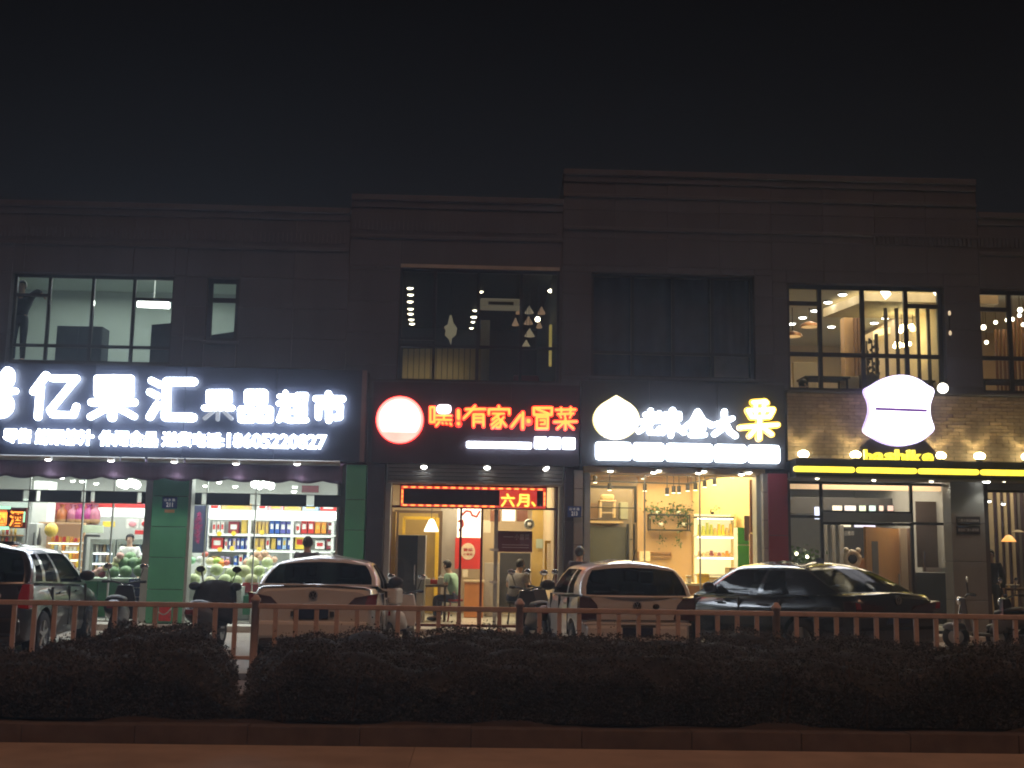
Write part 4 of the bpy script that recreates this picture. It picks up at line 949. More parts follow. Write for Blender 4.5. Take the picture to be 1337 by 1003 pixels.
# ------------------------------------------------------------------ warm lit chestnut shop
m_dg = mat('dark_grey_sign_panel', (.032, .033, .040), .5, .12, 4, rnd=.05)
q0, q1 = XP(758, YS), XP(1027, YS); z0, z1 = ZP(609.5, YS, 890), ZP(500, YS, 890)
sg = thing('shop_sign', 'dark grey sign board with white brush characters and a lit chestnut shape', 'sign', ((q0 + q1) / 2, YS, z0))
for i in range(3):
    a, b = q0 + (q1 - q0) * i / 3, q0 + (q1 - q0) * (i + 1) / 3
    MB().box(a + .003, b - .003, YS, YS + .035, z0, z1).build('sign_panel', m_dg, sg)
MB().box(q0, q1, YS + .036, YF - .04, z0 + .01, z1 - .01).build('sign_box', m_side, sg)
Z5, Z6 = zoomed(760, 500, 8.357, YL), zoomed(890, 500, 8.357, YL)
pts = []
for i in range(48):
    t = 2 * math.pi * i / 48; ct, st_ = math.cos(t), math.sin(t)
    x = 375 + 243 * ct * (1 - .10 * max(0, st_) ** 2); y = 392 - 212 * st_
    if st_ > 0: y -= 38 * max(0, 1 - abs(ct) / .45) ** 1.3
    pts.append((x, y))
pc = MB().prism([Z5(375 + (x - 375) * 1.05, 385 + (y - 385) * 1.05) for x, y in pts], YL + .02, YS - .003).build('chestnut_shape', emi('yellow_white_rim', (1, .80, .25), 1.3), sg)
MB().prism([Z5(x, y) for x, y in pts], YL, YL + .019).build('lit_face', emi('warm_white_acrylic', (1, .97, .86), 3.4), pc)
zi = ZP(500, YL, 0)
for f, g in ((Z5, [(56, [(750, 300), (752, 440)]), (50, [(690, 345), (830, 342)]), (52, [(632, 425), (862, 408)]), (54, [(842, 328), (740, 450), (622, 528)]), (54, [(735, 465), (742, 538), (838, 542), (845, 500)])]),
             (Z5, [(72, [(990, 302), (992, 330)]), (56, [(905, 392), (910, 345), (1062, 340), (1062, 392)]), (46, [(940, 405), (1040, 400)]), (54, [(1000, 400), (885, 545)]), (56, [(965, 440), (985, 500), (972, 575)]), (52, [(905, 460), (1000, 445)]), (54, [(1020, 430), (1060, 500), (1115, 540)])]),
             (Z6, [(56, [(178, 310), (120, 420), (30, 490)]), (56, [(178, 310), (240, 410), (335, 462)]), (46, [(118, 445), (250, 442)]), (60, [(180, 430), (180, 560)]), (46, [(118, 505), (242, 502)]), (54, [(105, 568), (255, 566)])]),
             (Z6, [(60, [(470, 312), (472, 430), (430, 510), (362, 558)]), (52, [(378, 448), (480, 420), (558, 386)]), (58, [(490, 455), (530, 530), (592, 578)])])):
    stroke_part('character', g, f, YL, .065, m_signwhite, sg)
ych = [(62, [(778, 212), (915, 205)]), (62, [(900, 200), (930, 220)]), (60, [(722, 300), (1000, 290)]), (60, [(722, 300), (765, 375), (960, 370), (998, 300)]), (60, [(805, 220), (810, 330)]), (60, [(900, 220), (890, 330)]), (60, [(640, 487), (850, 470), (1048, 458)]), (66, [(850, 400), (846, 605)]), (58, [(815, 490), (742, 578)]), (58, [(890, 490), (985, 562)])]
o = stroke_part('yellow_character', [(w * 1.16, p) for w, p in ych], Z6, YL, .065, emi('yellow_letter_rim', (1, .60, .0), 2.6), sg)
stroke_part('lit_face', [(w * .58, p) for w, p in ych], Z6, YL - .03, .02, emi('pale_yellow_acrylic', (1, .94, .62), 3.4), o)
for a, b in ((777, 825.5), (826.5, 868.4), (869.5, 932), (933, 976), (977, 1020)):
    s = .0205
    zt_, zb_ = 577 + (a + b - 1602) / 2 * s, 600.5 + (a + b - 1602) / 2 * s
    bx = RC(a + .9, zt_, b - .9, zb_, YL)
    MB().box(bx[0], bx[1], YL, YS - .002, bx[2], bx[3]).build('light_square', m_signwhite, sg, bevel=.055)
m_tan = mat('tan_beam', (.50, .36, .19), .5, .08)
x0, x1, z0, z1 = RC(762, 610.5, 999, 619, 22.8)
o = MB().box(x0, x1, 22.80, 23.0, z0, z1).build('soffit_beam', m_tan, None, bevel=.006); tag(o, 'tan beam below the five white light squares', 'beam')
for i, (px, py) in enumerate([(797, 615), (853.5, 617), (860, 614.5), (912, 617.8), (919, 615.5), (968, 619.5), (978, 617)]):
    downlight('bright spotlight under the five light squares, ' + ORD[i] + ' counted from the plate numbered 213', W(px, py, 22.72), .06, m_down, 'spotlights on the tan beam', power=3)
MB().box(XP(762.5, 22.9, 700), XP(769, 22.9, 700), 22.85, 23.2, .12, 3.26).build('frame_post', m_alu, b3)
MB().box(XP(987.5, 22.9, 700), XP(995, 22.9, 700), 22.85, 23.2, .12, 3.26).build('frame_post', m_alu, b3)
pillar('beige tiled wall strip beside the crimson pillar', 996, 1003, 22.66, [.125, .65, 1.2, 1.75, 2.3, 2.85, 3.22], m_wt, .36)
pillar('flat crimson panelled pillar between the warm shop and brick front', 1003.5, 1028.5, 22.6, [.125, 2.0, 3.22], mat('crimson_panel', (.24, .018, .035), .4, .08, rnd=.08), .4)
glazing(b3, 'shopfront', XP(769.5, YG), XP(988, YG), .12, ZP(620, YG, 880), YG, [(XP(842, YG), []), (XP(914, YG), []), (XP(988, YG), [])], .02, m_alu)
# interior
lamp('AREA', 'ceiling_light', (XP(880, 25.3), 25.3, 3.35), 330, (1, .74, .36), b3, size=3.6, size_y=3)
pbox('back_wall_panel', 'peach plaster panel behind the hanging plants', 'panel', 832, 620, 904, 800, 27.3, .05, mat('peach_plaster', (.66, .46, .26), .8, .06))
m_bright = mat('pale_yellow_plaster', (.78, .62, .30), .7, .05)
o = MB().add([(XP(904, 27.2), 27.2, .13), (XP(986, 25.0), 25.0, .13), (XP(986, 25.0), 25.0, 3.41), (XP(904, 27.2), 27.2, 3.41), (XP(904, 27.2) + .03, 27.25, .13), (XP(986, 25.0) + .03, 25.05, .13), (XP(986, 25.0) + .03, 25.05, 3.41), (XP(904, 27.2) + .03, 27.25, 3.41)],
             [(0, 1, 2, 3), (5, 4, 7, 6), (4, 0, 3, 7), (1, 5, 6, 2), (3, 2, 6, 7)]).build('angled_wall_panel', m_bright); tag(o, 'pale yellow angled panel behind the glowing snack shelf', 'panel')
# mezzanine
mz = thing('loft_room', 'grey loft opening with a shelf and stools behind the warm shop glass', 'loft', (XP(800, 26.2), 26.2, .13))
x0, x1, z0, z1 = RC(766, 636, 831, 682, 26.2)
MB().box(x0, x1, 26.9, 26.93, .14, z1).build('back_panel', mat('brown_grey_panel', (.24, .20, .15), .7, .15), mz)
m_mf = mat('black_steel_bar', (.03, .03, .03), .4, .1, metal=.5)
MB().box(x0, x1, 26.2, 26.25, z1 - .03, z1 + .03).box(x1 - .05, x1, 26.2, 26.25, z0, z1 - .03).box(x0, x1, 26.2, 26.24, ZP(663, 26.2, 800) - .012, ZP(663, 26.2, 800) + .012).build('steel_frame', m_mf, mz)
MB().box(x0, x1 - .3, 26.2, 26.9, z0 - .02, z0 + .03).build('loft_floor', mat('tan_ledge', (.45, .34, .2), .6), mz)
x0b, x1b, z0b, z1b = RC(766, 688, 818, 735, 26.3)
MB().box(x0b, x1b, 26.3, 26.32, .9, z1b).build('dark_pane', mat('grey_green_glass', (.10, .105, .085), .15, .15), mz)
MB().box(x1b, x1b + .05, 26.2, 26.3, .14, z0 - .03).box(XP(827, 26.2), XP(829, 26.2), 26.2, 26.25, .14, z0 - .03).box(x1b + .06, XP(826, 26.2), 26.2, 26.23, 1.9, 1.93).build('steel_posts', m_mf, mz)
p = W(793, 676, 26.5)
sc = thing('stool', 'tan wooden stool with cushion standing on the loft ledge', 'stool', (p.x, 26.5, p.z))
for dx in (-.16, .16):
    for dy in (0, .28): MB().box(p.x + dx - .02, p.x + dx + .02, 26.4 + dy, 26.44 + dy, p.z, p.z + .36).build('leg', m_cream, sc)
for k in (.1, .22): MB().box(p.x - .14, p.x + .14, 26.41, 26.43, p.z + k, p.z + k + .025).build('rung', m_cream, sc)
MB().box(p.x - .19, p.x + .19, 26.38, 26.74, p.z + .361, p.z + .40).build('seat', m_cream, sc, bevel=.01); MB().box(p.x - .15, p.x + .15, 26.42, 26.70, p.z + .401, p.z + .53).build('cushion', mat('yellow_beige_cloth', (.62, .52, .3), .8), sc, bevel=.04)
pbox('storage_box', 'pale grey green box at the end of the loft ledge', 'box', 810, 656, 820, 678, 26.5, .3, mat('grey_green_board', (.34, .36, .28), .7))
pbox('storage_box', 'brown carton at the start of the loft ledge', 'box', 770, 657, 781, 678, 26.5, .3, mat('brown_card', (.22, .14, .08), .7))
# track spots and downlights
tk = thing('light_track', 'thin black lighting track below the warm shop ceiling', 'light track', H(860, 632, 3.2))
a, b, c_ = W(768, 628, 25.6), W(895, 632, 25.6), W(935, 624, 24.4)
MB().bar(a, b, .03).bar(b, c_, .03).build('rail', m_mf, tk)
TG = 'black track spotlights in the warm shop'
m_sp = emi('spot_lens', (1, .84, .5), 6)
for i, (px, py, big_) in enumerate([(796, 637, 1), (842, 638, 0), (871, 643, 1), (879.5, 640.5, 0), (886.5, 640.5, 0), (898, 638, 0), (908, 637, 1), (920, 633, 0), (933, 630, 0), (777, 627, 0)]):
    p = W(px, py, 25.6 if px < 900 else 24.9)
    t = thing('track_spotlight', f'black cylinder spotlight, {ORD[i]} along the lighting track' if i < 9 else 'black cylinder spotlight at the start of the lighting track', 'spotlight', p, 0, TG)
    MB().cyl((p.x, p.y, p.z - .05), (p.x, p.y, p.z + .10), .045, n=12).build('barrel', m_black, t)
    MB().cyl((p.x, p.y, p.z + .10), (p.x, p.y, 3.4), .01, n=6).build('stem', m_black, t)
    MB().cyl((p.x, p.y, p.z - .062), (p.x, p.y, p.z - .051), .042, n=12).build('lens', m_sp, t)
for i, (px, py) in enumerate([(839, 625.5), (895, 627.5), (949, 628.5)]):
    downlight('round ceiling downlight in the warm shop, ' + ['above the hanging plants', 'above the angled panel', 'above the green cabinet'][i], H(px, py, 3.37), .12, m_downw, 'round downlights in the warm shop', .03)
# plants
m_leaf = mat('house_plant_leaf', (.07, .14, .035), .5, .35, 6, rnd=.2)
def leaves(parent, name, spots, n, size, m, seed, kind=None):
    random.seed(seed); mb = MB()
    for k in range(n):
        c, r = random.choice(spots)
        q = Vector(c) + Vector((random.gauss(0, r[0]), random.gauss(0, r[1]), random.gauss(0, r[2])))
        d = Vector((random.uniform(-1, 1), random.uniform(-1, 1), random.uniform(-1, .6))).normalized() * size * random.uniform(.6, 1.3)
        s = d.cross(Vector((random.uniform(-1, 1), random.uniform(-1, 1), random.uniform(-1, 1)))).normalized() * size * .38
        mb.add([q, q + d * .5 + s, q + d, q + d * .5 - s], [(0, 1, 2), (0, 2, 3)])
    return mb.build(name, m, parent, kind=kind or 'stuff')
YPL = 26.9
sf = thing('wall_shelf', 'black framed box shelf on the peach panel', 'shelf', (XP(875, YPL), YPL, 2.2))
x0, x1, z0, z1 = RC(848, 671.5, 901.5, 693, YPL)
for a in (YPL, YPL + .3): MB().box(x0, x1, a, a + .03, z0, z0 + .03).box(x0, x1, a, a + .03, z1 - .03, z1).box(x0, x0 + .03, a, a + .03, z0 + .03, z1 - .03).box(x1 - .03, x1, a, a + .03, z0 + .03, z1 - .03).build('frame', m_mf, sf)
MB().box(x0, x1, YPL + .031, YPL + .299, z0 + .005, z0 + .025).build('shelf_board', m_dwood, sf)
for i, (px, py, rx, rz, nn) in enumerate([(858, 667, .13, .07, 110), (886, 667, .17, .08, 150), (863, 682, .08, .09, 40), (893, 682, .08, .12, 70)]):
    p = W(px, py, YPL + .15)
    t = thing('trailing_plant', ['leafy plant on the black shelf end near the loft', 'leafy plant on the black shelf end near the snack shelf', 'small plant inside the black box shelf', 'dark plant spilling from the black box shelf corner'][i], 'plant', (p.x, p.y, p.z - .1), 0, 'plants on the black wall shelf')
    MB().lathe((p.x, p.y, p.z - .10), [(.001, 0), (.05, 0), (.065, .09), (.055, .09)], 10).build('pot', pal('white'), t)
    leaves(t, 'foliage', [((p.x, p.y, p.z), (rx, .09, rz))], nn, .075, m_leaf, 20 + i)
for i, (px, py) in enumerate([(864, 703), (887, 706)]):
    p = W(px, py, YPL - .02)
    t = thing('hanging_vine', ['sparse vine trailing below the black shelf near the loft', 'sparse vine trailing below the black shelf near the snack shelf'][i], 'plant', (p.x, p.y, p.z), 0, 'vines under the black shelf')
    MB().cyl((p.x, p.y, p.z + .2), (p.x + .02, p.y, p.z - .15), .004, n=5).cyl((p.x - .05, p.y, p.z + .2), (p.x - .06, p.y, p.z - .1), .004, n=5).build('stem', m_stem, t)
    leaves(t, 'foliage', [((p.x, p.y, p.z), (.06, .02, .11))], 24, .06, m_leaf, 40 + i)
bn = thing('wall_bench', 'brown rounded rail niche low on the peach panel', 'shelf', (XP(855, 27.0), 27.0, 1.5))
x0, x1, z0, z1 = RC(832, 720.5, 877, 728, 27.2)
MB().box(x0, x1, 27.2, 27.26, z0, z0 + .03).box(x0, x1, 27.2, 27.26, z1 - .03, z1).box(x0, x0 + .03, 27.2, 27.26, z0 + .03, z1 - .03).box(x1 - .03, x1, 27.2, 27.26, z0 + .03, z1 - .03).build('rail', m_wood, bn, bevel=.01)
pbox('notice', 'cream paper sheet standing in front of the brown rail niche', 'notice', 835, 720, 849, 733, 26.6, .01, mat('white_paper', (.85, .74, .5), .7))
# glowing shelf
YK = 25.4
gs = thing('snack_shelf', 'glowing white snack shelf with bags beside the green cabinet', 'shelf', (XP(936, YK), YK, .13))
x0, x1, z0, z1 = RC(911, 671, 959, 752, YK)
MB().box(x0, x1, YK + .36, YK + .4, .3, z1).build('back_panel', emi('glowing_shelf_back', (1, .86, .46), .9, (.8, .7, .5)), gs)
MB().box(x1, x1 + .05, YK, YK + .36, .3, z1).build('side_panel', m_bright, gs)
random.seed(5)
m_strip3 = emi('warm_led_strip', (1, .9, .55), 6)
for k, py in enumerate((674.5, 699, 726, 750)):
    zz = ZP(py, YK, 936)
    shf = MB().box(x0 - .03, x1, YK, YK + .355, zz - .035, zz).build('shelf_board', m_white if k else m_mf, gs)
    if k < 3: MB().box(x0, x1 - .02, YK + .02, YK + .05, zz - .065, zz - .037).build('led_strip', m_strip3, gs)
    if k in (1, 2):
        for q in range(9):
            xx = x0 + .03 + (x1 - x0 - .12) * q / 8
            hgt = random.uniform(.16, .28) if k == 1 else random.uniform(.07, .12)
            c = random.choice(['yellow', 'gold', 'lime'] if k == 1 else ['orange', 'tan', 'gold', 'dark red'])
            mm = mat('snack_lime', (.45, .5, .08), .4, .2) if c == 'lime' else pal(c)
            MB().box(xx, xx + .075, YK + .08, YK + .2, zz, zz + hgt, (.75, .3)).build('snack_bag', mm, shf)
t = thing('trailing_plant', 'tiny dark plant standing on top of the glowing snack shelf', 'plant', W(930, 668, YK + .2)); p = W(930, 668, YK + .2)
MB().lathe((p.x, p.y, p.z - .06), [(.001, 0), (.035, 0), (.045, .05)], 10).build('pot', m_black, t); leaves(t, 'foliage', [((p.x, p.y, p.z + .05), (.09, .04, .05))], 26, .05, m_leaf, 60)
gc = thing('green_cabinet', 'bright green narrow cabinet with dark boxes on its side', 'cabinet', (XP(970, 24.6), 24.6, .13))
x0, x1, z0, z1 = RC(963.5, 689, 979, 752, 24.6)
m_gb = mat('bright_green_panel', (.06, .42, .05), .45, .08)
for k, (t_, u_) in enumerate(((689, 711), (712.5, 752))):
    a = RC(963.5, t_, 978.5, u_, 24.6); MB().box(a[0], a[1], 24.6, 24.62, a[2], a[3]).build('door', m_gb, gc, bevel=.006)
MB().box(x0, x1, 24.621, 25.0, .14, z1).build('case', m_white, gc)
pbox('framed_picture', 'dark framed picture above the green cabinet', 'picture', 972, 673.5, 980, 706, 24.5, .03, mat('dark_brown_picture', (.10, .06, .04), .5, .3, 12))
pbox('wall_panel', 'brown wall panel at the end of the warm shop', 'panel', 979, 626, 988, 696, 24.0, .05, mat('brown_panel', (.30, .13, .07), .5))
pbox('wall_panel', 'pink beige wall panel below the brown one', 'panel', 979, 697, 988, 742, 24.0, .05, mat('pink_beige', (.62, .40, .28), .6))
ct = thing('counter', 'orange wooden shop counter between the white hatchback and black sedan', 'counter', (XP(925, 24.2), 24.2, .13))
x0, x1, z0, z1 = RC(889, 762, 946, 816, 24.2)
MB().box(x0, x1, 24.2, 25.0, .14, z1 - .05).build('body', mat('orange_wood_front', (.58, .27, .09), .45, .15, 3, stretch=(1, 1, 6)), ct)
MB().box(x0 - .03, x1 + .03, 24.15, 25.02, z1 - .049, z1).build('top', mat('pale_yellow_top', (.8, .68, .4), .35), ct, bevel=.008)
for i, (px, py, c, w, h) in enumerate([(899, 758, 'white', .09, .16), (918, 755, 'yellow', .22, .2), (934, 756, 'white', .26, .14)]):
    p = W(px, 762, 24.4); t = thing('packing_box', f'{c} packet on the orange counter, {ORD[i]} from the white hatchback', 'box', (p.x, 24.4, z1), 0)
    MB().box(p.x - w / 2, p.x + w / 2, 24.3, 24.5, z1 + .002, z1 + h).build('carton', pal(c), t, bevel=.008); MB().box(p.x - w / 2 - .004, p.x + w / 2 + .004, 24.296, 24.504, z1 + h * .7, z1 + h * .85).build('band', pal('gold'), t)
bx_ = thing('display_box', 'crimson display box with a dark chestnut mark behind the black sedan', 'box', (XP(970, 23.6), 23.6, .13))
x0, x1, z0, z1 = RC(952.5, 742, 987.5, 770, 23.6)
MB().box(x0, x1, 23.6, 24.0, .14, z1).build('body', mat('crimson_box', (.30, .03, .05), .45, .08), bx_, bevel=.01)
MB().box(x0 - .004, x0 + .05, 23.595, 24.0, .14, z1 + .005).build('edge', mat('tan_edge', (.5, .36, .18), .5), bx_)
p = W(974, 752, 23.59); MB().ball(p, .09, 12, 8, (1.3, .1, .7)).build('mark', m_black, bx_)
# ------------------------------------------------------------------ brick fronted pizza shop
m_brick = mat('warm_grey_brick', (.20, .155, .115), .75, .3, 9, bump=.4)
YBk = 22.80
bx0, bx1 = XP(1028, YBk, 560), XP(1460, YBk, 560); bz0, bz1 = ZP(604, YBk, 1130), ZP(514, YBk, 1130)
bw = thing('brick_facade', 'brown grey brick band lit from below by warm uplights', 'wall', ((bx0 + bx1) / 2, YBk, bz0))
MB().box(bx0, bx1, YBk, YF - .04, bz0, bz1).build('mortar_bed', mat('mortar', (.10, .085, .07), .9, .2), bw)
random.seed(2); rowh, bl = .0725, .25
bricks = []; nr = int((bz1 - bz0) / rowh)
for r in range(nr):
    x = bx0 - (bl / 2 if r % 2 else 0)
    while x < bx1:
        a, b = max(x, bx0), min(x + bl - .01, bx1)
        if b - a > .05: bricks.append((a, b, bz0 + r * rowh + .004, bz0 + (r + 1) * rowh - .006, random.uniform(.008, .022)))
        x += bl
vis = sorted(bricks, key=lambda q: abs((q[0] + q[1]) / 2 - XP(1180, YBk, 560)))
shared = {}
rest = MB()
for i, q in enumerate(vis):
    if i < 300:
        MB().box(q[0], q[1], YBk - q[4], YBk - .0005, q[2], q[3]).build('brick', m_brick if i % 5 else mat('pale_brown_brick', (.26, .20, .145), .75, .3, 9, bump=.4), bw)
    else: rest.box(q[0], q[1], YBk - q[4], YBk - .0005, q[2], q[3])
rest.build('brickwork', m_brick, bw, kind='stuff')
cp = MB().box(bx0, bx1, YBk - .05, YF - .04, bz1 + .001, bz1 + .04).build('coping', m_stone, bw, bevel=.006)
# canopy ledge with uplights
zc0, zc1 = ZP(624, 22.3, 1180), ZP(601, 22.3, 1180)
cn = thing('canopy', 'dark projecting canopy ledge under the brick band', 'canopy', ((bx0 + bx1) / 2, 22.3, zc0))
MB().box(bx0 + .02, bx1, 22.3, 22.77, zc0, zc1).build('ledge', m_frame, cn)
MB().box(bx0 + .02, bx1, 22.32, 23.0, zc0 - .03, zc0 - .001).build('soffit', mat('grey_soffit', (.20, .19, .17), .35, .08), cn)
m_bulb = emi('yellow_white_bulb', (1, .82, .38), 30)
UG = 'uplights washing the brick band'
for i, px in enumerate((1049, 1117, 1228, 1279, 1341, 1396)):
    p = W(px, 593 + (px - 1049) * .012, 22.56)
    t = thing('uplight', f'warm uplight on the canopy ledge, {ORD[i]} counted from the crimson pillar', 'wall lamp', (p.x, 22.56, zc1), 0, UG)
    MB().cyl((p.x, 22.56, zc1), (p.x, 22.56, p.z - .06), .07, n=12).build('housing', m_black, t)
    MB().ball((p.x, 22.56, p.z), .095, 14, 9, (1.15, 1, .8)).build('bulb', m_bulb, t)
    lamp('SPOT', 'lamp_light', (p.x, 22.60, p.z + .05), 110, (1, .74, .30), t, .05, (R_(-186), 0, 0), R_(125))
# neon strips
m_neon = emi('yellow_neon_strip', (1, .78, .05), 1.9, var=.35, scale=9)
NG = 'yellow light strips along the canopy edge'
for i, (a, b) in enumerate(((1036, 1116), (1118, 1197), (1198.5, 1278), (1280, 1360), (1362, 1440))):
    s = .030; ya, yb = 606.5 + (a - 1036) * s * .9, 615 + (a - 1036) * s * .9
    x0, x1 = XP(a, 22.22, 612), XP(b, 22.22, 612)
    z0, z1 = ZP(618.6, 22.22, 1180), ZP(611.2, 22.22, 1180)
    t = thing('light_strip', f'yellow glowing strip on the canopy edge, {ORD[i]} counted from the crimson pillar', 'light strip', ((x0 + x1) / 2, 22.22, z0), 0, NG)
    MB().box(x0, x1, 22.25, 22.298, z0 - .01, z1 + .01).build('backing', m_black, t)
    MB().capsule((x0 + (z1 - z0) / 2, (z0 + z1) / 2), (x1 - (z1 - z0) / 2, (z0 + z1) / 2), z1 - z0, 22.20, 22.249, 6).build('diffuser', m_neon, t)
# emblem
YE = 22.36
Z7 = zoomed(1020, 480, 4.218, YE)
key = [(500, 95), (545, 65), (600, 46), (660, 38), (720, 46), (770, 68), (805, 95), (838, 112), (846, 128), (838, 160), (826, 190), (821, 225), (824, 265), (834, 300), (846, 332), (840, 352), (800, 388), (760, 412), (710, 427), (660, 432), (610, 427), (555, 410), (510, 385), (472, 362), (458, 345), (462, 322), (477, 285), (487, 250), (490, 220), (483, 180), (468, 150), (460, 125), (468, 110)]
def smooth_closed(P, it=2):
    for _ in range(it):
        Q = []
        for i in range(len(P)):
            a, b = P[i], P[(i + 1) % len(P)]
            Q += [(a[0] * .75 + b[0] * .25, a[1] * .75 + b[1] * .25), (a[0] * .25 + b[0] * .75, a[1] * .25 + b[1] * .75)]
        P = Q
    return P
es = smooth_closed(key, 1)
mid = (653, 235)
sc = thing('shop_emblem', 'large glowing white shield shaped emblem with a thin purple line on the brick band', 'sign', (Z7(*mid)[0], YE, Z7(653, 432)[1]))
o = MB().prism([Z7(x, y) for x, y in es], YE, YE + .16).build('lit_body', emi('violet_white_edge', (.62, .5, 1), 1.5), sc)
MB().prism([Z7(mid[0] + (x - mid[0]) * .975, mid[1] + (y - mid[1]) * .975) for x, y in es], YE - .02, YE - .0005).build('lit_face', emi('cold_white_face', (.96, .95, 1), 3.6), o)
MB().capsule(Z7(522, 228), Z7(794, 238), .055, YE - .026, YE - .0205).build('purple_line', emi('purple_line', (.36, .12, .72), .45, (.2, .05, .35)), o)
MB().box(Z7(640, 0)[0], Z7(670, 0)[0], YE + .16, 22.78, Z7(0, 250)[1], Z7(0, 230)[1]).build('bracket', m_black, sc)
MB().prism([Z7(445, 445), Z7(500, 390), Z7(805, 392), Z7(880, 470), Z7(880, 520), Z7(440, 520)], YE + .17, YE + .22).build('letter_backing', mat('dark_letter_backing', (.03, .02, .025), .5), sc)
p = W(1231, 507, 22.5)
t = thing('globe_lamp', 'small round white globe lamp beside the shield emblem', 'lamp', p)
MB().ball(p, .105, 18, 12).build('globe', emi('white_globe', (1, .95, .82), 5), t); MB().cyl((p.x, p.y, p.z), (p.x, YBk, p.z), .02, n=8).build('arm', m_black, t)
lt = thing('lettering', 'yellow lit word bashike under the shield emblem', 'sign', W(1172, 604, YE))
m_yl = emi('yellow_letter', (1, .82, .04), 1.7)
xs = [1128.5, 1141.5, 1155.5, 1169.5, 1184, 1191.5, 1205, 1220]
for ch, a, b in zip('bashike', xs[:-1], xs[1:]):
    top_ = {'b': 587, 'h': 586.5, 'i': 586.5, 'k': 587}.get(ch, 590.5)
    dy = (a - 1128) * .012
    bxx = RC(a, top_ + dy, b - 1.0, 603 + dy, YE + .1)
    text_mb(ch, bxx[0], bxx[1], bxx[2], bxx[3], YE + .08, YE + .165, .03).build('letter', m_yl, lt)
# canopy downlights
DG = 'small downlights under the canopy soffit'
for i, (px, py) in enumerate([(1067, 624.5), (1105, 624), (1141, 627), (1160, 623.5), (1216, 628.5), (1235, 626.5), (1311, 628)]):
    downlight('tiny soffit downlight of the brick front, ' + ORD[i] + ' counted from the crimson pillar', H(px, py, zc0 - .055) if False else W(px, py, 22.5 + .12 * (i % 2)), .042, m_downw, DG, .03, power=4)
p = W(1288, 629, 22.4); t = downlight('bright adjustable spotlight above the corner of the grey signed pillar', p, .075, m_down, DG, .05, power=16)
# shop front frames
zt = ZP(676, YG, 1130); ztop = ZP(631, YG, 1130)
glazing(b3, 'shopfront', g4[0], g4[1], .12, ztop + .02, YG, [(XP(1072.5, YG), [zt]), (XP(1190, YG), [ZP(684, YG, 1130), ZP(669, YG, 1130)]), (g4[1], [ZP(684, YG, 1215)])], .055, m_frame)
MB().box(XP(1074, YG), XP(1188.5, YG), YG - .03, YG - .002, ZP(681.5, YG, 1130), ZP(669.5, YG, 1130)).build('door_header', mat('grey_header', (.22, .22, .21), .4), b3)
for px in (1083, 1093): MB().box(XP(px, YG) - .02, XP(px, YG) + .02, YG + .08, YG + .12, .13, ZP(684, YG, 1130)).build('door_stile', m_alu, b3)
MB().box(XP(1201, YG), XP(1238, YG), YG - .02, YG - .002, ZP(747, YG, 1215), ZP(741, YG, 1215)).build('door_rail', m_alu, b3)
MB().box(XP(1203, YG - .05), XP(1205.5, YG - .05), YG - .06, YG - .03, ZP(747, YG, 1204), ZP(720, YG, 1204)).build('door_handle', m_chrome, b3)
pl = pillar('grey stone pillar with two black name plates', 1241, 1284.5, 22.62, [.125, .8, 1.55, 2.3, 3.2], mat('grey_pillar_stone', (.20, .205, .19), .35, .14, 3, rnd=.05), .4)
for i, (t_, u_) in enumerate(((674.5, 685), (686.5, 697.5))):
    x0, x1, z0, z1 = RC(1249, t_, 1280, u_, 22.6)
    t = thing('name_plate', ['upper black name plate on the grey stone pillar', 'lower black name plate on the grey stone pillar'][i], 'sign', ((x0 + x1) / 2, 22.6, z0))
    MB().box(x0, x1, 22.603, 22.617, z0, z1).build('plate', m_black, t, bevel=.003)
    text_mb(['二楼火锅自助烤肉', '请由此门进入乘电梯'][i], x0 + .03, x1 - .03, z0 + .05, z1 - .05, 22.600, 22.6028).build('lettering', mat('grey_lettering', (.42, .42, .40), .5), t)
# interior of pizza shop
lamp('AREA', 'ceiling_light', (XP(1130, 26), 26.2, 3.36), 190, (1, .82, .58), b3, size=2.6, size_y=4)
pbox('cove_board', 'peach coloured light cove along the top of the pizza shop window', 'light cove', 1031, 632, 1236, 640, 25.2, .1, emi('peach_cove', (1, .66, .36), .75, (.6, .4, .25)))
pbox('wall_panel', 'dark menu wall above the counter of the pizza shop', 'panel', 1030, 650, 1192, 672, 28.2, .05, m_dark)
SG = 'lit menu screens over the pizza counter'
for i, (a, b, col) in enumerate([(1086, 1100, (1, .8, .5)), (1102, 1118, (1, .85, .8)), (1121, 1131, (.7, .95, .5)), (1134, 1144, (.5, .9, .85)), (1147, 1154, (1, .55, .4)), (1158, 1167, (1, .5, .4))]):
    x0, x1, z0, z1 = RC(a, 659.5, b, 668, 28.1)
    t = thing('menu_screen', f'small lit menu screen, {ORD[i]} along the pizza counter counted from the plant', 'screen', ((x0 + x1) / 2, 28.1, z0), 0, SG)
    MB().box(x0, x1, 28.1, 28.14, z0, z1).build('bezel', m_black, t)
    MB().box(x0 + .015, x1 - .015, 28.09, 28.0985, z0 + .015, z1 - .015).build('display', emi(f'screen_glow_{i}', col, 1.0, var=.4, scale=5), t)
pbox('screen', 'bright blue white screen behind the first shop mullion', 'screen', 1064, 662, 1071, 678, 26.0, .04, emi('blue_white_screen', (.7, .75, 1), 1.8))
pbox('ceiling_light', 'violet and green light panel above the pizza shop door', 'light panel', 1116, 684, 1143, 688.5, 26.5, .04, emi('violet_light', (.75, .7, 1), 1.4))
pbox('ceiling_light', 'warm light panel beside the violet light panel', 'light panel', 1098, 684, 1111, 688, 26.5, .04, emi('warm_panel', (1, .85, .6), 1.2))
SGD = 'ceiling downlights in the pizza shop'
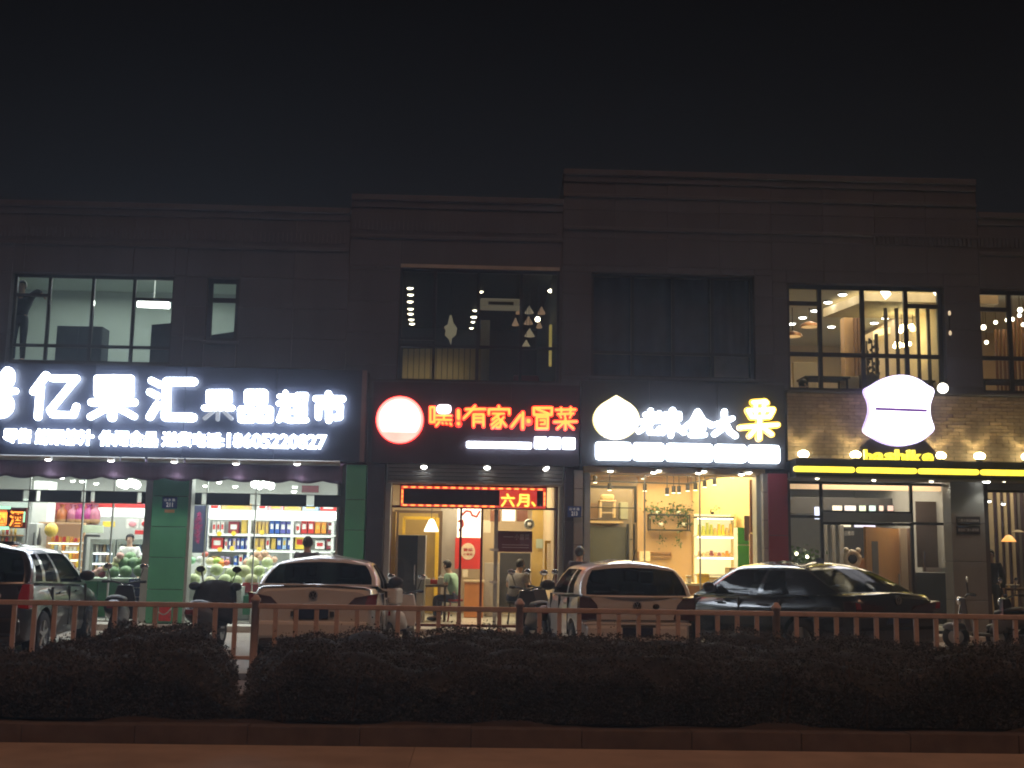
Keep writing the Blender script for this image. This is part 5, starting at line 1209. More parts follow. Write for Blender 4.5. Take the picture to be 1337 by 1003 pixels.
for i, (px, py) in enumerate([(1035, 651), (1046, 650), (1033, 657.5), (1064, 647.5), (1080, 645.5), (1086, 652), (1121, 653.5), (1130, 653), (1147, 649.5), (1164, 648), (1219, 651.5)]):
    downlight('tiny ceiling downlight inside the pizza shop, ' + ORD[i] + ' counted from the crimson pillar', H(px, py, 3.37), .06, m_downw, SGD, .03)
bbd = thing('menu_board', 'black menu board with white heading inside the pizza shop', 'board', (XP(1113, 26.6), 26.6, .13))
x0, x1, z0, z1 = RC(1096, 690, 1130, 770, 26.6)
MB().box(x0, x1, 26.6, 26.65, .14, z1).build('board', m_black, bbd)
text_mb('今日推荐', x0 + .05, x1 - .25, z1 - .17, z1 - .06, 26.59, 26.599).build('heading', mat('grey_lettering', (.42, .42, .40), .5), bbd)
dr = thing('door', 'open orange wooden door with a narrow window in the pizza shop', 'door', (XP(1153, 24.4), 24.4, .13))
a, b = W(1130, 690, 24.2), W(1176, 688, 25.6); zt = W(1153, 689, 24.8).z
d = (Vector((b.x - a.x, b.y - a.y, 0))).normalized(); nn = Vector((d.y, -d.x, 0)) * .045
def slab(p, q, z0, z1, n): return [(p.x, p.y, z0), (q.x, q.y, z0), (q.x, q.y, z1), (p.x, p.y, z1), (p.x - n.x, p.y - n.y, z0), (q.x - n.x, q.y - n.y, z0), (q.x - n.x, q.y - n.y, z1), (p.x - n.x, p.y - n.y, z1)]
FB = [(0, 1, 2, 3), (5, 4, 7, 6), (4, 0, 3, 7), (1, 5, 6, 2), (3, 2, 6, 7), (4, 5, 1, 0)]
MB().add(slab(a, b, .14, zt, nn), FB).build('leaf', mat('orange_wood_door', (.66, .34, .12), .5, .12, 3, stretch=(6, 6, .6)), dr)
L = (b - a); p1 = a + L * .15 + nn * .2; p2 = a + L * .32 + nn * .2
MB().add(slab(p1, p2, zt - 1.0, zt - .3, nn * .12), FB).build('window', mat('grey_pane', (.22, .2, .2), .2), dr)
p1 = a + L * .86 + nn * .6; p2 = a + L * .93 + nn * .6
MB().add(slab(p1, p2, 1.0, 1.25, nn * .5), FB).build('handle', m_chrome, dr)
pbox('curtain', 'cream curtain strip beside the open orange door', 'curtain', 1177, 690, 1186, 800, 25.2, .1, mat('cream_curtain', (.50, .38, .27), .8, .25, 14, stretch=(20, 20, .2)))
pbox('curtain', 'brown curtain strip at the second shop mullion', 'curtain', 1187, 690, 1195, 800, 25.4, .1, mat('brown_curtain', (.24, .15, .10), .8, .25, 14, stretch=(20, 20, .2)))
for i, px in enumerate((1077, 1087, 1097)):
    pbox('curtain', f'grey curtain fold, {ORD[i]} beside the black menu board', 'curtain', px, 686, px + 6, 800, 25.8, .08, mat('grey_curtain', (.25, .24, .22), .8, .25, 14, stretch=(20, 20, .2)), 'grey curtain folds')
p = W(1047, 728, 24.5); t = thing('potted_plant', 'dark leafy plant in a planter behind the crimson pillar', 'plant', (p.x, p.y, .13))
MB().lathe((p.x, p.y, .13), [(.001, 0), (.2, 0), (.26, .55), (.22, .55)], 14).build('planter', m_black, t)
MB().cyl((p.x, p.y, .6), (p.x, p.y, p.z), .02, n=7).build('stem', m_stem, t)
leaves(t, 'foliage', [((p.x, p.y, p.z - .05), (.19, .12, .14)), ((p.x + .15, p.y, p.z - .2), (.14, .1, .14))], 420, .10, m_leaf, 71)
for i, (px, py) in enumerate([(1040, 723), (1054, 727)]):
    p = W(px, py, 24.3); t = thing('fairy_light', ['warm bulb on the leafy plant nearest the crimson pillar', 'warm bulb on the leafy plant away from the crimson pillar'][i], 'lamp', p, 0, 'warm bulbs among the dark leaves')
    MB().ball(p, .035, 10, 6).build('bulb', m_downw, t); MB().cyl((p.x, p.y, p.z - .2), (p.x, p.y, p.z - .03), .006, n=5).build('wire', m_black, t)
wr = thing('teddy_bear', 'pale wreath with round ears and a dark face on the pizza shop counter', 'wreath', W(1113, 740, 24.8)); p = W(1113, 730, 24.8)
random.seed(8); mb = MB()
for k in range(22):
    a = 2 * math.pi * k / 22; mb.ball((p.x + .15 * math.cos(a), p.y, p.z + .15 * math.sin(a)), .05 + .012 * random.random(), 8, 6)
mb.ball((p.x - .13, p.y, p.z + .19), .06, 8, 6).ball((p.x + .13, p.y, p.z + .19), .06, 8, 6)
mb.build('ring', mat('cream_blossom', (.6, .55, .48), .8, .2), wr); MB().ball(p, .11, 12, 8, (1, .5, 1)).build('centre', m_black, wr); wr.name = 'wreath'
MB().cyl((p.x, p.y + .05, .14), (p.x, p.y + .05, p.z - .12), .03, n=8).build('stand', m_black, wr)
ck = thing('service_counter', 'tan service counter with warm lamps behind the black sedan', 'counter', (XP(1135, 25.0), 25.0, .13))
x0, x1, z0, z1 = RC(1118, 729, 1146, 790, 25.0)
MB().box(x0, x1, 25.0, 25.5, .14, z1 - .04).build('body', m_wood, ck); MB().box(x0 - .02, x1 + .02, 24.98, 25.52, z1 - .039, z1).build('top', m_tan, ck)
for k in (.15, .85): MB().ball((x0 + (x1 - x0) * k, 25.1, z1 + .04), .035, 8, 6).build('warm_bulb', m_downw, ck)
pbox('wall_panel', 'dark brick brown panel behind the glass door of the pizza shop', 'panel', 1197, 655, 1240, 741, 25.5, .05, mat('dark_brown_panel', (.085, .06, .05), .6, .2, 4))
pbox('wall_panel', 'black lower panel behind the glass door of the pizza shop', 'panel', 1197, 748, 1240, 815, 24.9, .05, m_dark)

# ------------------------------------------------------------------ slatted restaurant beyond the grey pillar
lamp('AREA', 'ceiling_light', (XP(1330, 25.6), 25.4, 3.36), 60, (1, .78, .5), b4, size=2, size_y=3)
glazing(b4, 'shopfront', g5[0], g5[1], .12, 3.0, YG, [(XP(1345, YG), []), (g5[1], [])], .05, m_frame)
MB().box(g5[0], g5[1], YG - .06, YG + .2, 3.0, 3.28).build('door_header', mat('grey_header', (.22, .22, .21), .4), b4)
m_sl = [mat('cream_slat', (.52, .44, .30), .6, .1), mat('dark_violet_slat', (.05, .03, .05), .6, .1), mat('grey_slat', (.13, .12, .12), .6, .1)]
ss = thing('slat_screen', 'tall screen of cream and dark vertical slats beyond the grey pillar', 'screen', (XP(1320, 25.4), 25.4, .13))
for k, (a, b, c_) in enumerate([(1287, 1296, 0), (1297, 1301, 1), (1301.5, 1305.5, 0), (1306, 1309.5, 1), (1310, 1314, 0), (1314.5, 1318.5, 1), (1319, 1323, 0), (1323.5, 1328, 1), (1328.5, 1332, 2), (1332.5, 1336, 1), (1337, 1341, 2), (1342, 1350, 1), (1351, 1356, 0), (1357, 1375, 1), (1376, 1381, 0)]):
    MB().box(XP(a, 25.4), XP(b, 25.4), 25.4 + .02 * (c_ > 0), 25.47, .14, 3.36).build('slat', m_sl[c_], ss)
pendant('orange glowing dish lamp hanging before the slat screen', 1317, 703, 24.4, .15, .14, emi('orange_dish_lamp', (1, .42, .08), 1.6), 3.38, None)
pendant('dim flat dish lamp above the orange glowing dish lamp', 1329, 693.5, 25.0, .14, .05, mat('beige_dish', (.5, .42, .3), .5), 3.38)
l = lamp('SPOT', 'lamp_light', W(1317, 706, 24.4), 14, (1, .42, .12), b4, .05, (0, 0, 0), R_(130))
for i, (px, py) in enumerate([(1290.5, 654.5), (1310, 658)]):
    downlight(['bright spot lamp at the first cream slat', 'small spot lamp at the third cream slat'][i], W(px, py, 24.6), .06 if i == 0 else .045, m_down, None)
tb = thing('pedestal_table', 'brown restaurant table with bowls before the slat screen', 'table', (XP(1318, 24.2), 24.2, .13)); p = W(1318, 768, 24.2)
MB().box(p.x - .5, p.x + .5, 24.2, 24.8, p.z - .05, p.z).build('tabletop', m_dwood, tb, bevel=.01); MB().cyl((p.x, 24.5, .14), (p.x, 24.5, p.z - .051), .05, n=10).build('pedestal', m_black, tb)
for i, dx in enumerate((-.3, -.05, .2)):
    t = thing('bowl', ['pale bowl nearest the grey pillar on the brown table', 'pale bowl in the middle of the brown table', 'pale bowl under the orange lamp on the brown table'][i], 'bowl', (p.x + dx, 24.4, p.z + .002), 0, 'bowls on the brown table')
    MB().lathe((p.x + dx, 24.4, p.z + .002), [(.001, 0), (.06, 0), (.11, .07), (.105, .075), (.055, .01), (.001, .01)], 14).build('dish', m_white, t)
    MB().ball((p.x + dx, 24.4, p.z + .05), .07, 8, 6, (1, 1, .5)).build('food', pal('tan'), t)

# ------------------------------------------------------------------ rooms upstairs
# fruit shop office
lamp('AREA', 'ceiling_light', (XP(130, 25), 25.2, 7.45), 85, (.93, 1, .92), b1, size=5, size_y=2.5)
p = W(200, 398, 25.0); t = thing('tube_lamp', 'glowing white tube lamp in the office window', 'lamp', p)
MB().cyl(W(180, 397, 25.0), W(221, 399, 25.0), .075, n=12).build('tube', emi('tube_lamp_glow', (.97, 1, .92), 9), t)
MB().box(W(182, 393, 25).x, W(219, 393, 25).x, 24.99, 25.1, p.z + .08, p.z + .12).build('batten', m_white, t)
MB().cyl((p.x, 25.05, p.z + .12), (p.x, 25.05, 7.6), .015, n=6).build('rod', m_white, t)
m_sil = mat('dark_office_furniture', (.055, .07, .085), .7, .12)
fc = thing('filing_cabinet', 'grey blue office cabinet seen across the first floor office window', 'cabinet', (XP(103, 24.6), 24.6, 4.15))
x0, x1, z0, z1 = RC(72, 425.5, 132, 480, 24.6)
MB().box(x0, x1, 24.62, 25.1, 4.16, z1).build('case', m_sil, fc, bevel=.01)
for k in range(2): MB().box(x0 + .02 + k * (x1 - x0) / 2, x0 - .02 + (k + 1) * (x1 - x0) / 2, 24.6, 24.619, 4.3, z1 - .04).build('door', m_sil, fc)
sfa = thing('cupboard', 'dark slope topped cupboard under the office tube lamp', 'cupboard', (XP(215, 23.7), 23.7, 4.15))
q = [W(198, 424, 23.7), W(232, 417, 23.7)]
MB().prism([(q[0].x, 4.16), (q[1].x + .6, 4.16), (q[1].x + .6, q[1].z), (q[0].x, q[0].z)], 23.7, 24.2).build('case', m_sil, sfa); MB().prism([(q[0].x + .04, 4.3), (q[1].x + .5, 4.3), (q[1].x + .5, q[1].z - .1), (q[0].x + .04, q[0].z - .1)], 23.68, 23.699).build('door', m_sil, sfa)
q_ = ZP(365, 23.75, 26) - 1.79
dk_ = thing('office_desk', 'dark office desk under the silhouetted person at the window', 'desk', (XP(26, 23.75), 23.7, 4.15))
MB().box(XP(4, 23.75), XP(50, 23.75), 23.45, 24.15, q_ - .05, q_ - .003).build('desk_top', m_sil, dk_, bevel=.006)
for sx in (6, 46): MB().box(XP(sx, 23.75), XP(sx, 23.75) + .05, 23.5, 24.1, 4.151, q_ - .051).build('leg', m_sil, dk_)
p0, p1 = W(272, 438, 23.6), W(306, 433, 23.6)
db = thing('desk_screen', 'dark desk screen in the narrow office window', 'screen', (p0.x, 23.6, 4.15))
MB().prism([(p0.x, 4.16), (p1.x, 4.16), (p1.x, p1.z), (p0.x, p0.z)], 23.6, 23.7).build('panel', m_sil, db); MB().box(p0.x, p1.x, 23.57, 23.72, 4.151, 4.2).build('foot', m_sil, db)
for i, (px, py) in enumerate([(65, 394), (121.5, 395.5)]):
    p = W(px, py, 23.05); t = thing('window_handle', ['small shiny handle on the first office mullion', 'small shiny handle on the second office mullion'][i], 'handle', p, 0, 'office window handles')
    MB().box(p.x - .012, p.x + .012, 23.06, 23.12, p.z - .05, p.z + .05).build('lever', m_chrome, t); MB().box(p.x - .02, p.x + .02, 23.10, 23.122, p.z - .02, p.z + .02).build('rose', m_chrome, t)

# dim restaurant room over the red sign
m_slat2 = mat('ochre_wainscot', (.33, .26, .13), .6, .12, 3)
lamp('AREA', 'ceiling_light', (XP(590, 26), 26.5, 7.5), 2.4, (1, .85, .55), b2, size=3, size_y=4)
l = lamp('AREA', 'wall_wash', (XP(560, 26.5), 25.8, 5.6), 2.0, (1, .80, .42), b2, size=1.6, size_y=.5, rot=(R_(80), 0, 0))
wsx = thing('wainscot', 'ochre vertical boarded partition low in the dim restaurant window', 'partition', (XP(570, 26.0), 26.0, 4.2))
k = 0; px = 520
while px < 622:
    a, b = XP(px, 26.2), XP(px + 7.2, 26.2)
    MB().box(a + .006, b - .006, 26.2, 26.24, 4.2, ZP(455, 26.2, px)).build('plank', m_slat2, wsx); px += 7.5; k += 1
MB().box(XP(520, 26.2), XP(622, 26.2), 26.241, 26.3, 4.2, ZP(457, 26.2, 560)).build('backing', m_dark, wsx)
pbox('wall_column', 'cream column strip beside the dim restaurant mullion', 'column', 627, 418, 639, 500, 26.4, .2, mat('cream_column', (.45, .40, .28), .7))
LG1, LG2 = 'ceiling spots over the boarded partition', 'ceiling spots beside the air conditioner'
for i, (px, py) in enumerate([(535.5, 376.5), (536, 385), (535.5, 394), (536, 403.5), (536, 410), (537, 417.5), (538, 423)]):
    downlight('tiny ceiling spot above the boarded partition, ' + ORD[i] + ' counted from the window', H(px, py, 7.58), .075, m_downw, LG1, .03)
for i, (px, py) in enumerate([(620, 405.5), (619, 414), (617.5, 420.5), (615.5, 428.5), (614, 433.5), (613, 441.5), (628, 381)]):
    downlight('tiny ceiling spot beside the air conditioner, ' + ORD[i] + ' counted from the window', H(px, py, 7.58), .055 if i != 1 else .09, m_downw, LG2, .03)
x0, x1, z0, z1 = RC(627, 389.5, 679, 400, 24.8)
ac = thing('air_conditioner', 'cream ceiling air conditioner cassette in the dim restaurant room', 'air conditioner', ((x0 + x1) / 2, 24.8, z0))
m_ac = emi('glowing_cream_case', (1, .82, .52), .09, (.6, .55, .42))  # faint glow put into the case colour, the unit holds no lamp
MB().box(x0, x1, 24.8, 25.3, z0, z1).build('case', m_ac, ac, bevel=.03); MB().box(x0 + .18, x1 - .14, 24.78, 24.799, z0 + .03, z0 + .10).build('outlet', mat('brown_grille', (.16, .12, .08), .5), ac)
CGp = 'conical pendant lamps over the dim dining table'
m_cone = emi('pale_orange_shade', (1, .62, .36), .20, (.6, .45, .3))
m_cone2 = emi('pale_cream_shade', (1, .80, .50), .20, (.6, .5, .3))
for i, (px, py, s) in enumerate([(689, 392, .8), (712, 393, .7), (677, 406, .6), (691, 405, .9), (707, 406, .8), (673, 421, .7), (690, 419, .9), (704, 424, .6), (691.5, 435, 1.0), (687, 450, .95)]):
    Yp = 28.4 - i * .28
    p = W(px, py, Yp); t = thing('pendant_lamp', f'small conical pendant, {ORD[i]} from the ceiling in the dim dining room cluster', 'pendant lamp', p, 0, CGp)
    r = .115 * s * Yp / 25
    MB().lathe(p, [(r, -.08), (r * .9, -.05), (r * .25, .07), (.02, .10), (.001, .105)], 14).build('lamp_shade', m_cone2 if i in (0, 1, 3, 8, 9) else m_cone, t); MB().cyl((p.x, p.y, p.z + .1), (p.x, p.y, 7.6), .006, n=5).build('cord', m_black, t)
p = W(702, 417, 25.0); t = thing('globe_lamp', 'small bright globe among the conical pendant lamps', 'lamp', p); MB().ball(p, .06, 12, 8).build('globe', m_downw, t); MB().cyl((p.x, p.y, p.z + .05), (p.x, p.y, 7.6), .006, n=5).build('cord', m_black, t)
p = W(719, 380, 25.0); t = thing('globe_lamp', 'small bright spot lamp high in the dim dining room corner', 'lamp', p); MB().ball(p, .05, 12, 8, (1.3, 1, .8)).build('globe', m_downw, t); MB().cyl((p.x, p.y, p.z + .03), (p.x, p.y, 7.6), .006, n=5).build('cord', m_black, t)
p = W(588, 431, 25.2); t = thing('leaf_lantern', 'pale leaf shaped paper lantern in the dim restaurant window', 'lantern', p)
MB().prism([(p.x - .02, p.z + .33), (p.x + .02, p.z + .33), (p.x + .07, p.z + .15), (p.x + .15, p.z + .04), (p.x + .13, p.z - .10), (p.x + .04, p.z - .18), (p.x + .02, p.z - .34), (p.x - .03, p.z - .20), (p.x - .12, p.z - .12), (p.x - .10, p.z - .02), (p.x - .14, p.z + .06), (p.x - .06, p.z + .12)], p.y - .05, p.y + .05).build('shade', emi('paper_lantern', (1, .85, .52), .17, (.6, .5, .3)), t); MB().cyl((p.x, p.y, p.z + .3), (p.x, p.y, 7.6), .006, n=5).build('cord', m_black, t)
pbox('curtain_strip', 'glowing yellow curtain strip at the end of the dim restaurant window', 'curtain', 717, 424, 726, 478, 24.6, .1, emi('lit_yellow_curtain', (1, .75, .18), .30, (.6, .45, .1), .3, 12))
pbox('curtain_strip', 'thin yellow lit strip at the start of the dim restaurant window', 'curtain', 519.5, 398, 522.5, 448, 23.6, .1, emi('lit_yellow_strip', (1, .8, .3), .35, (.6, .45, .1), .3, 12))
ch = thing('armchair', 'dark red armchair low in the dim restaurant window', 'chair', (W(688, 492, 24.2).x, 24.2, 4.2)); p = W(688, 492, 24.2)
MB().box(p.x - .28, p.x + .28, 24.2, 24.7, 4.5, 4.68).build('seat', mat('dark_red_leather', (.15, .02, .025), .4), ch, bevel=.04); MB().box(p.x - .28, p.x + .28, 24.62, 24.75, 4.69, p.z + .10).build('backrest', MATS['dark_red_leather'], ch, bevel=.04)
for s in (-1, 1): MB().box(p.x + s * .29, p.x + s * .36, 24.2, 24.7, 4.2, 4.9).build('armrest', MATS['dark_red_leather'], ch, bevel=.02)
p = W(606, 494, 24.4); ch = thing('armchair', 'round backed grey chair below the dim restaurant window', 'chair', (p.x, 24.4, 4.2))
MB().cyl((p.x, 24.6, 4.25), (p.x, 24.6, 4.66), .24, n=18).build('seat', m_sil, ch); MB().ball((p.x, 24.75, 4.85), .24, 16, 10, (.95, .35, 1.15)).build('backrest', mat('grey_cloth', (.22, .2, .16), .8), ch)
# curtained window over the warm shop
cv = thing('curtain', 'dark blue grey drawn curtain filling the unlit window', 'curtain', (XP(878, 23.4), 23.4, 4.3))
x0, x1 = w3[0] - .1, w3[1] + .1
for a, b in ((x0, x0 + (x1 - x0) * .72), (x0 + (x1 - x0) * .74, x1)):
    mb = MB(); n = 90
    for i in range(n + 1):
        t = i / n; x = a + (b - a) * t; yy = 23.30 + .03 * math.sin(t * (b - a) * 16) + .015 * math.sin(t * 31)
        zb_ = 4.4 if a == x0 else ZP(465, 23.4, 950)
        mb.v += [(x, yy, zb_), (x, yy, 7.5)]
    for i in range(n): mb.f.append((2 * i, 2 * i + 2, 2 * i + 3, 2 * i + 1)); mb.sm.append(True)
    mb.build('drape', mat('dark_blue_drape', (.06, .075, .11), .9, .2, 3), cv)
o = MB().box(XP(930, 24.6), XP(980, 24.6), 24.6, 24.63, 4.3, 6.0).build('folded_sheet', mat('dusty_pink_sheet', (.30, .20, .18), .8, .2)); tag(o, 'dusty pink sheet showing below the shorter dark curtain', 'sheet')
lamp('POINT', 'faint_lamp', (XP(945, 24.0), 24.1, 5.2), .6, (1, .7, .5), b3, .05)

# pizza shop dining room upstairs
ZC4 = 7.55
lamp('AREA', 'ceiling_light', (XP(1130, 27), 27.0, ZC4 - .08), 180, (1, .80, .50), b3, size=3, size_y=6)
D4 = 'ceiling downlights in the upstairs dining room'
for i, (px, py) in enumerate([(1034, 423), (1048, 415), (1064, 406), (1081, 395), (1100, 385), (1085.5, 427), (1107, 415.5), (1141.5, 422), (1140, 396.5), (1156, 415.5)]):
    downlight('warm ceiling downlight upstairs, ' + ORD[i] + ' counted from the dark curtained window', H(px, py, ZC4 - .05), .095, m_down, D4, .04)
for i, (px, py) in enumerate([(1153, 386), (1220.5, 384)]):
    p = H(px, py, 7.3); t = thing('track_spotlight', ['bright angled spotlight in the middle of the upstairs dining window', 'bright angled spotlight by the end mullion of the dining window'][i], 'spotlight', p, 0, 'angled spotlights upstairs')
    MB().cyl(p, (p.x + .12, p.y - .05, p.z + .08), .10, .07, 14).build('barrel', m_downw, t); MB().cyl((p.x + .1, p.y, p.z + .05), (p.x + .1, p.y, ZC4), .015, n=6).build('stem', m_black, t)
m_cpn = mat('copper_dish', (.35, .16, .06), .35, .08, metal=.6)
for i, (px, py) in enumerate([(1057, 425.5), (1035, 438)]):
    p = W(px, py, 27); t = thing('pendant_lamp', ['copper edged ceiling dish lamp in the upper dining window', 'lower copper edged ceiling dish lamp beside the window jamb'][i], 'pendant lamp', p, 0, 'copper ceiling dishes')
    MB().lathe(p, [(.24, -.03), (.2, .04), (.06, .10), (.001, .11)], 18).build('lamp_shade', m_cpn, t); MB().cyl((p.x, p.y, p.z - .032), (p.x, p.y, p.z - .028), .2, n=18).build('lens', emi('orange_lens', (1, .55, .2), .9), t); MB().cyl((p.x, p.y, p.z + .1), (p.x, p.y, ZC4), .012, n=6).build('cord', m_black, t)
# dropped ceiling cove and ring light
cvx = thing('ceiling_cove', 'lit dropped ceiling edge running across the dining room', 'ceiling', H(1130, 405, 7.2))
a, b, c_ = H(1075, 414, 7.25), H(1130, 393, 7.25), H(1186, 397, 7.25)
e = H(1186, 422, 7.25)
MB().add([(a.x, a.y, 7.25), (b.x, b.y, 7.25), (b.x + 3, b.y, 7.25), (a.x + 3.5, a.y, 7.25), (a.x, a.y, 7.45), (b.x, b.y, 7.45), (b.x + 3, b.y, 7.45), (a.x + 3.5, a.y, 7.45)], [(0, 1, 2, 3)[::-1], (4, 5, 6, 7), (0, 1, 5, 4), (1, 2, 6, 5), (2, 3, 7, 6), (3, 0, 4, 7)]).build('dropped_panel', mat('cream_ceiling_panel', (.62, .52, .36), .7), cvx)
p, q = W(1133, 421, 29.0), W(1186, 401, 29.0)
MB().bar(p, q, .10, .08).build('cove_light', emi('cove_light', (1, .68, .22), 1.6), cvx)
rg = thing('ring_chandelier', 'yellow lit ring chandelier behind the dining room rods', 'chandelier', W(1180, 437, 28.5)); p = W(1180, 437, 28.5)
mb = MB(); R0 = .72; n = 40
for i in range(n):
    a, b = 2 * math.pi * i / n, 2 * math.pi * (i + 1) / n
    mb.bar((p.x + R0 * math.cos(a), p.y + R0 * math.sin(a), p.z + .05 * 0), (p.x + R0 * math.cos(b), p.y + R0 * math.sin(b), p.z), .05, .16)
mb.build('light_ring', emi('yellow_ring', (1, .70, .20), 1.7), rg)
for k in range(3):
    a = 2.1 * k; MB().cyl((p.x + R0 * math.cos(a), p.y + R0 * math.sin(a), p.z + .08), (p.x + R0 * math.cos(a), p.y + R0 * math.sin(a), ZC4), .006, n=5).build('cable', m_black, rg)
def burst(label, px, py, Y, s, n):
    p = W(px, py, Y); t = thing('chandelier', label, 'chandelier', p, 0, 'bulb clusters upstairs'); random.seed(int(px))
    for k in range(n): MB().ball((p.x + random.uniform(-s, s), p.y + random.uniform(-s, s), p.z + random.uniform(-.3, .3) * s), .05, 8, 6).build('bulb', m_bulb, t)
    MB().cyl((p.x, p.y, p.z), (p.x, p.y, ZC4), .008, n=5).build('cord', m_black, t)
burst('bright bulb cluster above the ring chandelier', 1180, 429, 26.0, .16, 8)
burst('bright bulb cluster below the ring chandelier', 1178, 450, 26.0, .16, 8)
for i, (px, py) in enumerate([(1192, 429.5), (1225.5, 446.5)]):
    p = W(px, py, 26); t = thing('globe_lamp', ['orange globe lamp beside the upper bulb cluster', 'orange globe lamp near the end mullion of the dining window'][i], 'lamp', p, 0, 'orange globes upstairs'); MB().ball(p, .075 + .02 * i, 12, 8).build('globe', emi('orange_globe', (1, .62, .25), 4), t); MB().cyl((p.x, p.y, p.z + .05), (p.x, p.y, ZC4), .006, n=5).build('cord', m_black, t)
m_rod = mat('dark_brown_rod', (.05, .03, .02), .5)
for i, px in enumerate((1145, 1158, 1172.5, 1200, 1213.5)):
    p = W(px, 450, 25.2); o = MB().box(p.x - .035, p.x + .035, 25.2, 25.27, 4.25, 7.2 if i else 6.6).build('screen_rod', m_rod, None, bevel=.005); tag(o, f'dark vertical screen rod, {ORD[i]} counted from the wall strip in the dining room', 'rod', 'dark screen rods upstairs')
lsn = thing('lattice_screen', 'dark low lattice screen with dots in the dining room', 'screen', (XP(1138, 25.6), 25.6, 4.25)); x0, x1, z0, z1 = RC(1131, 445, 1146, 500, 25.6)
random.seed(4); mb = MB()
for k in range(60): mb.box(*(lambda a, c: (a, a + .05, 25.6, 25.63, c, c + .06))(random.uniform(x0, x1), random.uniform(z0, z1)))
mb.build('lattice_dots', m_rod, lsn, kind='stuff')
for px in (1131, 1138, 1145): MB().box(XP(px, 25.6) - .015, XP(px, 25.6) + .015, 25.63, 25.66, 4.25, z1).build('rod', m_rod, lsn)
pbox('wall_strip', 'tan wall strip with brown edges in the dining room', 'panel', 1103, 414, 1116, 505, 27.5, .3, mat('tan_pier', (.48, .30, .16), .7))
for i, px in enumerate((1116.5, 1121)): pbox('curtain', ['brown curtain strip touching the tan wall strip', 'brown curtain strip away from the tan wall strip'][i], 'curtain', px, 414, px + 3.4, 505, 27.3, .1, mat('brown_drape', (.16, .08, .04), .8), 'brown curtain strips')
pbox('cream_booth', 'cream booth wall low in the dining room window', 'partition', 1036, 473, 1066, 510, 27.0, .1, mat('beige_booth', (.52, .42, .27), .7))
table('dark dining table by the dining room window', 1081, 491, 24.6, 1.0, .7, m_black, m_black)
table('dark dining table behind the glowing shield emblem', 1190, 496, 25.2, 1.1, .7, m_black, m_black)
def chair_up(label, px, py, Y, m):
    p = W(px, py, Y); t = thing('dining_chair', label, 'chair', (p.x, Y, 4.25), 0, 'dining chairs upstairs')
    MB().box(p.x - .22, p.x + .22, Y, Y + .44, 4.66, 4.74).build('seat', m, t, bevel=.02); MB().box(p.x - .22, p.x + .22, Y + .38, Y + .44, 4.741, p.z + .16).build('backrest', m, t, bevel=.02)
    for sx in (-.18, .18):
        for sy in (.04, .40): MB().box(p.x + sx - .02, p.x + sx + .02, Y + sy - .02, Y + sy + .02, 4.25, 4.66).build('leg', m_rod, t)
chair_up('beige dining chair between the table and tan wall strip', 1118, 497, 24.6, mat('beige_chair', (.46, .38, .27), .7)); chair_up('dark dining chair behind the shield emblem', 1143, 495, 24.4, m_rod)
hl = thing('hanging_light_string', 'thin light string hanging on the stone pier beside the dining window', 'light string', W(1240, 420, 22.95)); a, b = W(1239.5, 405, 22.93), W(1241, 445, 22.93)
MB().cyl(a, b, .012, n=6).build('wire', m_black, hl)
for k in (.1, .75): q = a + (b - a) * k; MB().ball(q, .03, 8, 6, (1, 1, 1.8)).build('bulb', emi('dim_warm_bulb', (1, .75, .45), .8), hl)

# copper curtained room upstairs
lamp('AREA', 'ceiling_light', (XP(1340, 26), 26.0, 7.45), 42, (1, .66, .36), b4, size=3, size_y=4)
m_cop = mat('copper_curtain', (.34, .17, .09), .4, .3, 10, metal=.5, stretch=(20, 20, .3))
for i, (px, wd_) in enumerate([(1301, 2.5), (1306, 2), (1311, 3), (1316, 2), (1324, 3), (1330, 2.5), (1335, 3), (1342, 3), (1350, 3)]):
    pbox('curtain', f'thin copper curtain strand, {ORD[i]} counted from the stone pier', 'curtain', px, 430 if i < 4 else 415, px + wd_, 512, 25.4, .06, m_cop, 'copper curtain strands')
for i, (px, py) in enumerate([(1284, 427.5), (1300, 421), (1315, 418), (1322, 417), (1332, 405), (1336, 424), (1331, 412), (1288, 447)]):
    p = W(px, py, 25.0); t = thing('globe_lamp', f'small warm bulb in the copper curtained room, {ORD[i]} counted from the stone pier' if i < 7 else 'small warm bulb low beside the stone pier upstairs', 'lamp', p, 0, 'warm bulbs in the copper room'); MB().ball(p, .06 if i in (0, 4) else .045, 10, 7).build('bulb', m_downw, t); MB().cyl((p.x, p.y, p.z + .03), (p.x, p.y, 7.55), .006, n=5).build('cord', m_black, t)
table('dark dining table in the copper curtained room', 1322, 495, 24.2, 1.3, .7, m_rod, m_black)
# ------------------------------------------------------------------ vehicles
def lerp(tab, y):
    if y <= tab[0][0]: return tab[0][1]
    for (a, va), (b, vb) in zip(tab[:-1], tab[1:]):
        if y <= b:
            t = (y - a) / (b - a); t = t * t * (3 - 2 * t) * .5 + t * .5
            return va + (vb - va) * t
    return tab[-1][1]
def paint(name, col, rough=.3, metal=0.): return mat(name, col, rough, .05, 3, metal=metal, coat=.9)
m_cglass = glass('tinted_car_glass', (.10, .11, .11), .05, .05, .10)
m_cabin = mat('dark_cabin_trim', (.025, .024, .024), .8, .2)
m_tail = mat('red_tail_lens', (.20, .008, .012), .15, .1, coat=.6)
m_dtail = mat('smoked_tail_lens', (.05, .012, .014), .15, .1, coat=.6)
m_bumper = mat('dark_bumper_plastic', (.03, .03, .03), .6, .15)
m_rim = mat('alloy_rim', (.42, .42, .42), .35, .1, metal=.8)
m_numpl = mat('blue_licence_plate', (.012, .02, .06), .4, .06)
